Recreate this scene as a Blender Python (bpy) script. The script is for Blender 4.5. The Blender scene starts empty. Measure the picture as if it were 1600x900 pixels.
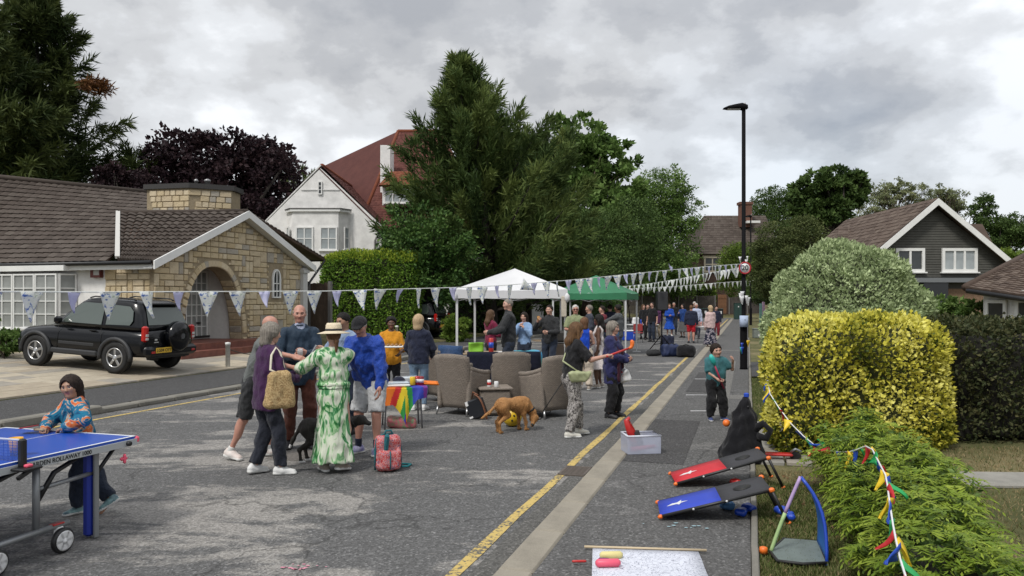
import bpy,math,random
import numpy as np
from mathutils import Vector,Matrix
R=math.radians
scene=bpy.context.scene
COL=scene.collection
rnd=random.Random(11)
nrg=np.random.default_rng(5)
# camera
cam_data=bpy.data.cameras.new('camera')
cam=bpy.data.objects.new('camera',cam_data)
COL.objects.link(cam)
CAM_H=1.9
cam.location=(0,0,CAM_H)
cam.rotation_euler=(R(90),0,0)
cam_data.sensor_width=36
cam_data.lens=27
cam_data.shift_y=20/1600
cam_data.clip_start=0.05
cam_data.clip_end=3000
scene.camera=cam
# world and sun
SUN_EL,SUN_AZ=R(52),R(215)
world=bpy.data.worlds.new('World')
scene.world=world
world.use_nodes=True
wt=world.node_tree
wt.nodes.clear()
def wn(t,**kw):
 n=wt.nodes.new(t)
 for k,v in kw.items():
  setattr(n,k,v)
 return n
w_out=wn('ShaderNodeOutputWorld')
w_mix=wn('ShaderNodeMixShader')
bg_sky=wn('ShaderNodeBackground')
bg_cloud=wn('ShaderNodeBackground')
sky=wn('ShaderNodeTexSky',sky_type='NISHITA',sun_disc=False,sun_elevation=SUN_EL,sun_rotation=SUN_AZ)
bg_sky.inputs['Strength'].default_value=0.085
wt.links.new(sky.outputs[0],bg_sky.inputs['Color'])
tc=wn('ShaderNodeTexCoord')
sep=wn('ShaderNodeSeparateXYZ')
wt.links.new(tc.outputs['Generated'],sep.inputs[0])
def wmath(op,a,b=None):
 n=wn('ShaderNodeMath',operation=op)
 for i,v in enumerate((a,b)):
  if v is None:
   continue
  if isinstance(v,(int,float)):
   n.inputs[i].default_value=v
  else:
   wt.links.new(v,n.inputs[i])
 return n.outputs[0]
zc=wmath('MAXIMUM',sep.outputs[2],0.0)
zd=wmath('ADD',zc,0.42)
cu=wmath('DIVIDE',sep.outputs[0],zd)
cv=wmath('DIVIDE',sep.outputs[1],zd)
comb=wn('ShaderNodeCombineXYZ')
wt.links.new(cu,comb.inputs[0]);wt.links.new(cv,comb.inputs[1])
comb.inputs[2].default_value=4.3
def wnoise(scale,detail,rough,dist=0.0):
 n=wn('ShaderNodeTexNoise')
 n.inputs['Scale'].default_value=scale
 n.inputs['Detail'].default_value=detail
 n.inputs['Roughness'].default_value=rough
 n.inputs['Distortion'].default_value=dist
 wt.links.new(comb.outputs[0],n.inputs['Vector'])
 return n.outputs['Fac']
big=wnoise(1.5,3,0.5)
fine=wnoise(3.6,9,0.56,0.05)
mixv=wmath('ADD',wmath('MULTIPLY',big,0.58),wmath('MULTIPLY',fine,0.56))
ramp=wn('ShaderNodeValToRGB')
wt.links.new(mixv,ramp.inputs[0])
cr=ramp.color_ramp
cr.interpolation='EASE'
cr.elements[0].position=0.46;cr.elements[0].color=(0.25,0.262,0.285,1)
cr.elements[1].position=0.685;cr.elements[1].color=(0.61,0.63,0.655,1)
for p,c in((0.525,(0.31,0.32,0.338,1)),(0.565,(0.385,0.395,0.41,1)),(0.61,(0.46,0.475,0.495,1))):
 e=cr.elements.new(p);e.color=c
wt.links.new(ramp.outputs[0],bg_cloud.inputs['Color'])
gain=wmath('ADD',wmath('MULTIPLY',zc,0.75),0.84)
wt.links.new(gain,bg_cloud.inputs['Strength'])
cover=wn('ShaderNodeMapRange')
wt.links.new(wnoise(0.6,4,0.5,0.3),cover.inputs['Value'])
cover.inputs['From Min'].default_value=0.30
cover.inputs['From Max'].default_value=0.46
cover.inputs['To Min'].default_value=0.80
cover.inputs['To Max'].default_value=1.0
wt.links.new(cover.outputs[0],w_mix.inputs[0])
wt.links.new(bg_sky.outputs[0],w_mix.inputs[1])
wt.links.new(bg_cloud.outputs[0],w_mix.inputs[2])
wt.links.new(w_mix.outputs[0],w_out.inputs[0])
sun_data=bpy.data.lights.new('sun','SUN')
sun_data.energy=1.5
sun_data.angle=R(10)
sun_data.color=(1.0,0.96,0.9)
sun=bpy.data.objects.new('sun',sun_data)
COL.objects.link(sun)
sd=Vector((math.sin(SUN_AZ)*math.cos(SUN_EL),math.cos(SUN_AZ)*math.cos(SUN_EL),math.sin(SUN_EL)))
sun.rotation_euler=(-sd).to_track_quat('-Z','Y').to_euler()
scene.view_settings.view_transform='Standard'
scene.view_settings.look='None'
scene.view_settings.exposure=0.70
scene.view_settings.gamma=1.0
scene.view_settings.use_curve_mapping=False
scene.render.engine='CYCLES'
scene.cycles.max_bounces=6
scene.cycles.transparent_max_bounces=12
scene.cycles.use_denoising=True
scene.cycles.caustics_reflective=False
scene.cycles.caustics_refractive=False
# coordinates
F,CX,HY=1200.0,800.0,470.0
def G(px,py,z=0.0):
 """point of a horizontal plane at height z seen at photo pixel"""
 Y=(CAM_H-z)*F/(py-HY)
 return np.array([(px-CX)/F*Y,Y,z])
def P(px,py,Y):
 return np.array([(px-CX)/F*Y,Y,CAM_H-(py-HY)/F*Y])
K0=np.array([-1.71,0.0]);SD=np.array([0.2935,0.956]);SN=np.array([0.956,-0.2935])
def S(u,v,z=0.0):
 """street coordinates: u along the right kerb, v to its right"""
 p=K0+SD*u+SN*v
 return np.array([p[0],p[1],z])
STREET=math.atan2(SD[1],SD[0])
def vof(p):
 return float(np.dot(np.array(p[:2])-K0,SN))
def uof(p):
 return float(np.dot(np.array(p[:2])-K0,SD))
GV=[-200,-60,-20.0,-11.35,-11.2,1.60,1.72,6,30,200]
GZ=[1.6,0.9,0.60,0.10,-0.05,-0.05,0.075,0.10,0.35,0.8]
def ground_z(v):
 return float(np.interp(v,GV,GZ))
def on_ground(x,y):
 return ground_z(vof((x,y)))
# materials
MATS={}
def mat(name,col,rough=0.7,metal=0.0,var=0.0,vscale=8.0,bump=0.0,bscale=60.0,spec=0.5,emit=0.0,alpha=1.0,trans=0.0,col2=None,coat=0.0,sheen=0.0,detail=4):
 if name in MATS:
  return MATS[name]
 m=bpy.data.materials.new(name)
 m.use_nodes=True
 nt=m.node_tree
 b=nt.nodes['Principled BSDF']
 b.inputs['Base Color'].default_value=(*col,1)
 b.inputs['Roughness'].default_value=rough
 b.inputs['Metallic'].default_value=metal
 b.inputs['Specular IOR Level'].default_value=spec
 b.inputs['Transmission Weight'].default_value=trans
 b.inputs['Alpha'].default_value=alpha
 b.inputs['Coat Weight'].default_value=coat
 b.inputs['Sheen Weight'].default_value=sheen
 if emit:
  b.inputs['Emission Color'].default_value=(*col,1)
  b.inputs['Emission Strength'].default_value=emit
 if var or bump or col2:
  t=nt.nodes.new('ShaderNodeTexCoord')
  if var or col2:
   n=nt.nodes.new('ShaderNodeTexNoise')
   n.inputs['Scale'].default_value=vscale
   n.inputs['Detail'].default_value=detail
   n.inputs['Roughness'].default_value=0.6
   nt.links.new(t.outputs['Object'],n.inputs['Vector'])
   r=nt.nodes.new('ShaderNodeValToRGB')
   r.color_ramp.elements[0].position=0.32
   r.color_ramp.elements[1].position=0.68
   c2=col2 or tuple(min(1,c*(1+var))for c in col)
   c1=col if col2 else tuple(c*(1-var)for c in col)
   r.color_ramp.elements[0].color=(*c1,1)
   r.color_ramp.elements[1].color=(*c2,1)
   nt.links.new(n.outputs['Fac'],r.inputs[0])
   nt.links.new(r.outputs[0],b.inputs['Base Color'])
  if bump:
   n2=nt.nodes.new('ShaderNodeTexNoise')
   n2.inputs['Scale'].default_value=bscale
   n2.inputs['Detail'].default_value=5
   nt.links.new(t.outputs['Object'],n2.inputs['Vector'])
   bp=nt.nodes.new('ShaderNodeBump')
   bp.inputs['Strength'].default_value=bump
   bp.inputs['Distance'].default_value=0.02
   nt.links.new(n2.outputs['Fac'],bp.inputs['Height'])
   nt.links.new(bp.outputs[0],b.inputs['Normal'])
 MATS[name]=m
 return m
class NT:
 """small helper to write node materials"""
 def __init__(self,name,rough=0.7,spec=0.5):
  self.m=bpy.data.materials.new(name);self.m.use_nodes=True
  MATS[name]=self.m
  self.nt=self.m.node_tree
  self.b=self.nt.nodes['Principled BSDF']
  self.b.inputs['Roughness'].default_value=rough
  self.b.inputs['Specular IOR Level'].default_value=spec
  self.tc=self.nt.nodes.new('ShaderNodeTexCoord')
 def link(self,a,b):self.nt.links.new(a,b)
 def n(self,t,**kw):
  x=self.nt.nodes.new(t)
  for k,v in kw.items():setattr(x,k,v)
  return x
 def vec(self,scale=(1,1,1),rot=(0,0,0),src='Object',loc=(0,0,0)):
  mp=self.n('ShaderNodeMapping')
  mp.inputs['Scale'].default_value=scale
  mp.inputs['Rotation'].default_value=rot
  mp.inputs['Location'].default_value=loc
  self.link(self.tc.outputs[src],mp.inputs[0])
  return mp.outputs[0]
 def noise(self,vec,scale,detail=4,rough=0.55,dist=0.0):
  n=self.n('ShaderNodeTexNoise')
  n.inputs['Scale'].default_value=scale;n.inputs['Detail'].default_value=detail
  n.inputs['Roughness'].default_value=rough;n.inputs['Distortion'].default_value=dist
  if vec is not None:self.link(vec,n.inputs['Vector'])
  return n.outputs['Fac']
 def ramp(self,v,stops,interp='LINEAR'):
  r=self.n('ShaderNodeValToRGB');cr=r.color_ramp;cr.interpolation=interp
  while len(cr.elements)<len(stops):cr.elements.new(0.5)
  for e,(p,c)in zip(cr.elements,stops):
   e.position=p;e.color=(*c,1)if len(c)==3 else c
  self.link(v,r.inputs[0]);return r.outputs[0]
 def mix(self,f,a,b,mode='MIX'):
  x=self.n('ShaderNodeMix',data_type='RGBA',blend_type=mode)
  for s,i in((f,0),(a,6),(b,7)):
   if isinstance(s,(int,float)):x.inputs[i].default_value=s
   elif isinstance(s,tuple):x.inputs[i].default_value=(*s,1)
   else:self.link(s,x.inputs[i])
  return x.outputs[2]
 def math(self,op,a,b=0.0):
  x=self.n('ShaderNodeMath',operation=op)
  for i,s in enumerate((a,b)):
   if isinstance(s,(int,float)):x.inputs[i].default_value=s
   else:self.link(s,x.inputs[i])
  return x.outputs[0]
 def color(self,c):self.link(c,self.b.inputs['Base Color'])
 def bump(self,h,strength=0.3,dist=0.02):
  x=self.n('ShaderNodeBump');x.inputs['Strength'].default_value=strength
  x.inputs['Distance'].default_value=dist
  self.link(h,x.inputs['Height']);self.link(x.outputs[0],self.b.inputs['Normal'])
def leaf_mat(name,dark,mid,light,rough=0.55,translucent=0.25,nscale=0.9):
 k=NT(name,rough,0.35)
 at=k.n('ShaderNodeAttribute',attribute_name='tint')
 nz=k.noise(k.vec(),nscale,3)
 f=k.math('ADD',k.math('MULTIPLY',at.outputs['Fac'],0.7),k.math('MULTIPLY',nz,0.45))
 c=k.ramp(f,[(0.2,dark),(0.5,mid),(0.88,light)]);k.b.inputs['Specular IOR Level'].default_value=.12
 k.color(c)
 tr=k.n('ShaderNodeBsdfTranslucent');k.link(c,tr.inputs[0])
 mx=k.n('ShaderNodeMixShader');mx.inputs[0].default_value=translucent
 out=k.nt.nodes['Material Output']
 k.link(k.b.outputs[0],mx.inputs[1]);k.link(tr.outputs[0],mx.inputs[2]);k.link(mx.outputs[0],out.inputs[0])
 return k.m
# objects
def tag(o,label=None,cat=None,group=None,kind=None):
 if label:o['label']=label
 if cat:o['category']=cat
 if group:o['group']=group
 if kind:o['kind']=kind
 return o
def thing(name,label,cat,loc=(0,0,0),rz=0.0,group=None):
 o=bpy.data.objects.new(name,None)
 o.empty_display_size=0.2
 COL.objects.link(o)
 o.location=loc;o.rotation_euler=(0,0,rz)
 return tag(o,label,cat,group)
def link(name,mesh,parent=None,loc=None,rot=None,scale=None):
 o=bpy.data.objects.new(name,mesh)
 COL.objects.link(o)
 if parent is not None:o.parent=parent
 if loc is not None:o.location=loc
 if rot is not None:o.rotation_euler=rot
 if scale is not None:o.scale=scale
 return o
def copy_tree(o,parent=None):
 c=o.copy();COL.objects.link(c)
 c.parent=parent
 for ch in list(o.children):
  copy_tree(ch,c)
 return c
def np_mesh(name,verts,faces,mats,fmat=None,smooth=True,tint=None):
 """verts (N,3), faces (M,k) array of one size"""
 me=bpy.data.meshes.new(name)
 verts=np.asarray(verts,np.float32);faces=np.asarray(faces,np.int32)
 M,k=faces.shape
 me.vertices.add(len(verts));me.vertices.foreach_set('co',verts.ravel())
 me.loops.add(M*k);me.loops.foreach_set('vertex_index',faces.ravel())
 me.polygons.add(M)
 me.polygons.foreach_set('loop_start',np.arange(0,M*k,k,dtype=np.int32))
 me.polygons.foreach_set('loop_total',np.full(M,k,np.int32))
 for m in(mats if isinstance(mats,(list,tuple))else[mats]):me.materials.append(m)
 if fmat is not None:me.polygons.foreach_set('material_index',np.asarray(fmat,np.int32))
 me.polygons.foreach_set('use_smooth',np.full(M,smooth,bool))
 me.update(calc_edges=True)
 if tint is not None:
  a=me.attributes.new('tint','FLOAT','POINT')
  a.data.foreach_set('value',np.asarray(tint,np.float32))
 return me
class MB:
 """collects shapes and links them as one mesh object"""
 def __init__(self):self.v=[];self.f=[];self.m=[];self.s=[]
 def add(self,vs,fs,mi=0,smooth=False):
  o=len(self.v)
  self.v+=[tuple(map(float,p))for p in vs]
  self.f+=[tuple(i+o for i in f)for f in fs]
  self.m+=[mi]*len(fs);self.s+=[smooth]*len(fs)
  return self
 def box(self,c,size,mi=0,rot=None,bevel=0.0,top=1.0):
  x,y,z=(s/2 for s in size)
  if bevel:
   bvl=min(bevel,x*.9,y*.9,z*.9)
   pts,fs=[],[]
   rings=[]
   for zz,ins in((-z,bvl),(-z+bvl,0),(z-bvl,0),(z,bvl)):
    xx,yy=x-ins,y-ins;q=bvl if not ins else bvl*.6
    t=top if zz>0 else 1
    ring=[(xx-q,-yy),(xx,-yy+q),(xx,yy-q),(xx-q,yy),(-xx+q,yy),(-xx,yy-q),(-xx,-yy+q),(-xx+q,-yy)]
    rings.append([(a*t,b*t,zz)for a,b in ring])
   for r in rings:pts+=r
   for k in range(3):
    for i in range(8):
     j=(i+1)%8
     fs.append((k*8+i,k*8+j,k*8+8+j,k*8+8+i))
   fs.append(tuple(range(7,-1,-1)));fs.append(tuple(range(24,32)))
  else:
   t=top
   pts=[(-x,-y,-z),(x,-y,-z),(x,y,-z),(-x,y,-z),(-x*t,-y*t,z),(x*t,-y*t,z),(x*t,y*t,z),(-x*t,y*t,z)]
   fs=[(3,2,1,0),(4,5,6,7),(0,1,5,4),(1,2,6,5),(2,3,7,6),(3,0,4,7)]
  M=Matrix.Translation(Vector([float(q)for q in c]))
  if rot is not None:
   M=M@(rot.to_4x4()if isinstance(rot,Matrix)else Matrix.Rotation(rot,4,'Z'))
  return self.add([M@Vector(p)for p in pts],fs,mi,False)
 def tube(self,path,r,mi=0,n=8,cap=True,flat=None):
  path=[np.array(p,float)for p in path]
  rs=r if isinstance(r,(list,tuple,np.ndarray))else[r]*len(path)
  vs,fs=[],[]
  prev=None
  for i,p in enumerate(path):
   a=path[max(0,i-1)];b=path[min(len(path)-1,i+1)]
   d=b-a;d/=(np.linalg.norm(d)+1e-9)
   if prev is None:
    h=np.array([0,0,1.0])if abs(d[2])<.9 else np.array([1.0,0,0])
    x=np.cross(d,h)
   else:
    x=prev-d*np.dot(prev,d)
   x/=(np.linalg.norm(x)+1e-9);y=np.cross(d,x);prev=x
   for k in range(n):
    t=2*math.pi*k/n
    vs.append(p+rs[i]*(x*math.cos(t)+y*math.sin(t)))
  for i in range(len(path)-1):
   for k in range(n):
    j=(k+1)%n
    fs.append((i*n+k,i*n+j,i*n+n+j,i*n+n+k))
  if cap:
   fs.append(tuple(range(n-1,-1,-1)));fs.append(tuple(range(len(vs)-n,len(vs))))
  return self.add(vs,fs,mi,True)
 def lathe(self,prof,c=(0,0,0),axis=(0,0,1),n=16,mi=0,smooth=True,cap=True):
  ax=Vector([float(q)for q in axis]).normalized();q=ax.to_track_quat('Z','Y').to_matrix()
  vs,fs=[],[]
  for(r,h)in prof:
   for k in range(n):
    t=2*math.pi*k/n
    vs.append(q@Vector((r*math.cos(t),r*math.sin(t),h))+Vector([float(w)for w in c]))
  m=len(prof)
  for i in range(m-1):
   for k in range(n):
    j=(k+1)%n
    fs.append((i*n+k,i*n+j,i*n+n+j,i*n+n+k))
  if cap:fs.append(tuple(range(n-1,-1,-1)));fs.append(tuple(range((m-1)*n,m*n)))
  return self.add(vs,fs,mi,smooth)
 def prism(self,poly,ext,mi=0):
  """poly: list of 3D points (planar), ext: extrusion vector"""
  n=len(poly);e=np.array(ext,float)
  a=[np.array(p,float)for p in poly]
  vs=a+[p+e for p in a]
  fs=[tuple(range(n-1,-1,-1)),tuple(range(n,2*n))]
  fs+=[(i,(i+1)%n,n+(i+1)%n,n+i)for i in range(n)]
  return self.add(vs,fs,mi)
 def grid(self,fn,nu,nv,mi=0,smooth=True):
  vs=[fn(i/nu,j/nv)for j in range(nv+1)for i in range(nu+1)]
  w=nu+1
  fs=[(j*w+i,j*w+i+1,(j+1)*w+i+1,(j+1)*w+i)for j in range(nv)for i in range(nu)]
  return self.add(vs,fs,mi,smooth)
 def slab(self,fn,nrm,th,nu,nv,mi=0):
  """thick curved sheet: fn(s,t)->point, thickness th along nrm"""
  e=np.array(nrm,float)*th;w=nu+1
  top=[np.array(fn(i/nu,j/nv),float)for j in range(nv+1)for i in range(nu+1)]
  N=len(top)
  vs=top+[p+e for p in top]
  fs=[]
  for j in range(nv):
   for i in range(nu):
    a=j*w+i
    fs.append((a,a+1,a+w+1,a+w));fs.append((N+a+w,N+a+w+1,N+a+1,N+a))
  for i in range(nu):
   fs.append((i+1,i,N+i,N+i+1));a=nv*w+i;fs.append((a,a+1,N+a+1,N+a))
  for j in range(nv):
   a=j*w;fs.append((a,a+w,N+a+w,N+a));a=j*w+nu;fs.append((a+w,a,N+a,N+a+w))
  return self.add(vs,fs,mi,True)
 def mesh(self,name,mats):
  me=bpy.data.meshes.new(name)
  me.from_pydata(self.v,[],self.f)
  for m in(mats if isinstance(mats,(list,tuple))else[mats]):me.materials.append(m)
  me.polygons.foreach_set('material_index',self.m)
  me.polygons.foreach_set('use_smooth',self.s)
  me.update()
  return me
 def build(self,name,mats,parent=None,loc=None,rot=None,auto=True):
  o=link(name,self.mesh(name,mats),parent,loc,rot)
  return o
def sharp(me,ang=40):
 try:me.set_sharp_from_angle(angle=R(ang))
 except Exception:pass
def text_mesh(txt,size,name,m,depth=0.002,bold=0.0,spacing=1.0):
 cu=bpy.data.curves.new(name,'FONT')
 cu.body=txt;cu.size=size;cu.extrude=depth;cu.align_x='CENTER';cu.align_y='CENTER';cu.offset=bold
 cu.space_character=spacing
 o=bpy.data.objects.new(name,cu);COL.objects.link(o)
 dg=bpy.context.evaluated_depsgraph_get()
 me=bpy.data.meshes.new_from_object(o.evaluated_get(dg))
 bpy.data.objects.remove(o);bpy.data.curves.remove(cu)
 me.materials.clear();me.materials.append(m)
 return me
def frame_rot(xa,ya):
 """rotation whose local X is xa and local Y close to ya"""
 x=Vector([float(q)for q in xa]).normalized();y=Vector([float(q)for q in ya]);z=x.cross(y).normalized();y=z.cross(x)
 return Matrix((x,y,z)).transposed()
# surface nets
def sdf_mesh(fn,lo,hi,h):
 lo=np.array(lo,float);hi=np.array(hi,float)
 n=np.maximum(np.ceil((hi-lo)/h).astype(int)+1,4)
 xs,ys,zs=(lo[i]+h*np.arange(n[i])for i in range(3))
 X,Y,Z=np.meshgrid(xs,ys,zs,indexing='ij')
 Pt=np.stack([X.ravel(),Y.ravel(),Z.ravel()],1).astype(np.float32)
 f=fn(Pt).reshape(n)
 f[0]=f[-1]=1;f[:,0]=f[:,-1]=1;f[:,:,0]=f[:,:,-1]=1
 s=f<0
 corners=[(i,j,k)for i in(0,1)for j in(0,1)for k in(0,1)]
 cnt=sum(s[i:n[0]-1+i,j:n[1]-1+j,k:n[2]-1+k].astype(np.int8)for i,j,k in corners)
 act=np.argwhere((cnt>0)&(cnt<8))
 idx=-np.ones(n-1,np.int64)
 idx[tuple(act.T)]=np.arange(len(act))
 acc=np.zeros((len(act),3));num=np.zeros(len(act))
 vals={c:f[act[:,0]+c[0],act[:,1]+c[1],act[:,2]+c[2]]for c in corners}
 for a in corners:
  for ax in range(3):
   if a[ax]:continue
   b=list(a);b[ax]=1;b=tuple(b)
   va,vb=vals[a],vals[b]
   m=(va<0)!=(vb<0)
   t=np.where(m,va/(va-vb+1e-12),0)
   p=np.array(a,float)[None]+t[:,None]*(np.array(b)-np.array(a))[None]
   acc+=np.where(m[:,None],p,0);num+=m
 verts=lo+h*(act+acc/np.maximum(num,1)[:,None])
 quads=[]
 for ax in range(3):
  o1,o2=[(1,2),(2,0),(0,1)][ax]
  sl=[slice(None)]*3
  a=[slice(1,n[q]-1)for q in range(3)];a[ax]=slice(0,n[ax]-1)
  b=list(a);b[ax]=slice(1,n[ax])
  sa,sb=s[tuple(a)],s[tuple(b)]
  e=np.argwhere(sa!=sb)
  if not len(e):continue
  flip=sa[tuple(e.T)]
  e=e+np.array([0 if q==ax else 1 for q in range(3)])
  d1=np.zeros(3,int);d1[o1]=1;d2=np.zeros(3,int);d2[o2]=1
  g=lambda q:idx[tuple(q.T)]
  q=np.stack([g(e-d1-d2),g(e-d2),g(e),g(e-d1)],1)
  q[~flip]=q[~flip][:,::-1]
  quads.append(q)
 return verts,np.concatenate(quads)if quads else np.zeros((0,4),int)
def smin(a,b,k):
 if k<=0:return np.minimum(a,b)
 h=np.maximum(k-np.abs(a-b),0)/k
 return np.minimum(a,b)-h*h*k*0.25
def seg(Pt,a,b,ra,rb,side=None,k=1.0):
 a=np.asarray(a,np.float32);b=np.asarray(b,np.float32)
 ab=b-a;L2=float(ab@ab)+1e-9
 d=Pt-a
 t=np.clip((d@ab)/L2,0,1)
 d=d-t[:,None]*ab
 if side is not None:
  sv=np.asarray(side,np.float32)
  c=d@sv
  d=d-(c*(1-1/k))[:,None]*sv
 return np.sqrt(np.einsum('ij,ij->i',d,d))-(ra+(rb-ra)*t)
def ell(Pt,c,r,rot=None):
 d=Pt-np.asarray(c,np.float32)
 if rot is not None:d=d@np.asarray(rot,np.float32)
 r=np.asarray(r,np.float32)
 q=d/r
 return(np.sqrt(np.einsum('ij,ij->i',q,q))-1)*float(r.min())
def rbox(Pt,c,half,rot=None,r=0.0):
 d=Pt-np.asarray(c,np.float32)
 if rot is not None:d=d@np.asarray(rot,np.float32)
 q=np.abs(d)-(np.asarray(half,np.float32)-r)
 return np.linalg.norm(np.maximum(q,0),axis=1)+np.minimum(q.max(1),0)-r
def wrinkle(Pt,seed,amp,wl=0.12):
 g=np.random.default_rng(seed)
 o=np.zeros(len(Pt),np.float32)
 for i in range(5):
  k=g.normal(size=3);k/=np.linalg.norm(k);k*=2*math.pi/(wl*g.uniform(.6,1.7))
  k[2]*=.7
  o+=np.sin(Pt@k.astype(np.float32)+g.uniform(0,6.3)+1.3*np.sin(Pt@(k[[1,2,0]]*.5).astype(np.float32)))
 return o*amp/2.5
def sdf_obj(name,fn,lo,hi,h,m,parent=None,loc=None,rot=None,fmat=None):
 v,q=sdf_mesh(fn,lo,hi,h)
 fm=fmat(v[q].mean(1))if fmat else None
 return link(name,np_mesh(name,v,q,m,fm),parent,loc,rot)
# people
def skin(name,c):
 k=NT(name,0.5,0.4)
 f=k.noise(k.vec(),14,4)
 k.color(k.mix(f,tuple(x*.88 for x in c),tuple(min(1,x*1.1)for x in c)))
 k.b.inputs['Subsurface Weight'].default_value=0.08
 k.b.inputs['Subsurface Radius'].default_value=(0.02,0.008,0.004)
 return k.m
SKIN_PALE=skin('skin_pale',(0.50,0.29,0.22))
SKIN_PINK=skin('skin_pink',(0.46,0.235,0.175))
SKIN_TAN=skin('skin_tan',(0.36,0.20,0.13))
SKIN_BROWN=skin('skin_brown',(0.115,0.058,0.036))
LIPS=mat('lips',(0.33,0.135,0.11),0.45)
EYEW=mat('eye_white',(0.36,0.32,0.29),0.4)
DARKF=mat('eye_dark',(0.022,0.016,0.012),0.4)
def hair_mat(name,c,c2):
 k=NT(name,0.6,0.2)
 f=k.noise(k.vec((60,60,5)),1.0,5,.65)
 f2=k.noise(k.vec(),9,2)
 k.color(k.ramp(k.math('ADD',k.math('MULTIPLY',f,.75),k.math('MULTIPLY',f2,.3)),[(.32,c),(.72,c2)]))
 k.bump(f,.8,.012)
 return k.m
H_DARK=hair_mat('hair_dark_brown',(0.010,0.007,0.006),(0.035,0.022,0.016))
H_BLACK=hair_mat('hair_black',(0.005,0.005,0.005),(0.02,0.017,0.015))
H_GREY=hair_mat('hair_grey',(0.10,0.085,0.07),(0.32,0.29,0.25))
H_WHITE=hair_mat('hair_white',(0.34,0.32,0.30),(0.62,0.60,0.57))
H_BLOND=hair_mat('hair_blond',(0.26,0.17,0.09),(0.58,0.44,0.28))
H_BROWN=hair_mat('hair_brown',(0.045,0.025,0.014),(0.13,0.075,0.042))
H_OMBRE=hair_mat('hair_ombre',(0.035,0.018,0.010),(0.19,0.105,0.05))
H_RUST=hair_mat('hair_auburn',(0.07,0.035,0.018),(0.19,0.10,0.055))
CLOTHK={}
def cloth(name,c,var=.12,bump=.7,rough=.88,weave=260):
 if name in CLOTHK:return CLOTHK[name]
 k=NT(name,rough,0.25)
 f=k.noise(k.vec(),7,5,.6);g=k.noise(k.vec(),weave,2)
 lo=tuple(x*(1-var)for x in c);hi=tuple(min(1,x*(1+var))for x in c)
 k.color(k.mix(f,lo,hi))
 k.bump(k.math('ADD',k.math('MULTIPLY',k.noise(k.vec((1,1,.6)),16,3),1.0),k.math('MULTIPLY',g,.15)),bump,.05)
 k.b.inputs['Sheen Weight'].default_value=.1
 CLOTHK[name]=k.m
 return k.m
def nrmv(v):
 v=np.asarray(v,float);return v/(np.linalg.norm(v)+1e-9)
def rodr(v,ax,a):
 ax=nrmv(ax);v=np.asarray(v,float)
 return v*math.cos(a)+np.cross(ax,v)*math.sin(a)+ax*np.dot(ax,v)*(1-math.cos(a))
def ik(a,tgt,l1,l2,hint):
 d=np.asarray(tgt,float)-a;D=np.linalg.norm(d);dn=d/(D+1e-9)
 D=min(max(D,abs(l1-l2)+.02),.995*(l1+l2))
 pr=(l1*l1-l2*l2+D*D)/(2*D);h=math.sqrt(max(l1*l1-pr*pr,0))
 hn=np.asarray(hint,float);hn=nrmv(hn-dn*np.dot(hn,dn))
 return a+dn*pr+hn*h,a+dn*D
class Body:pass
LOD=[dict(body=.017,cloth=.0145,head=.0062,hand=.0042,hair=.0085,shoe=.009),dict(body=.022,cloth=.019,head=.009,hand=.006,hair=.012,shoe=.013),dict(body=.034,cloth=.028,head=.015,hand=.010,hair=.019,shoe=.021)]
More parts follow.
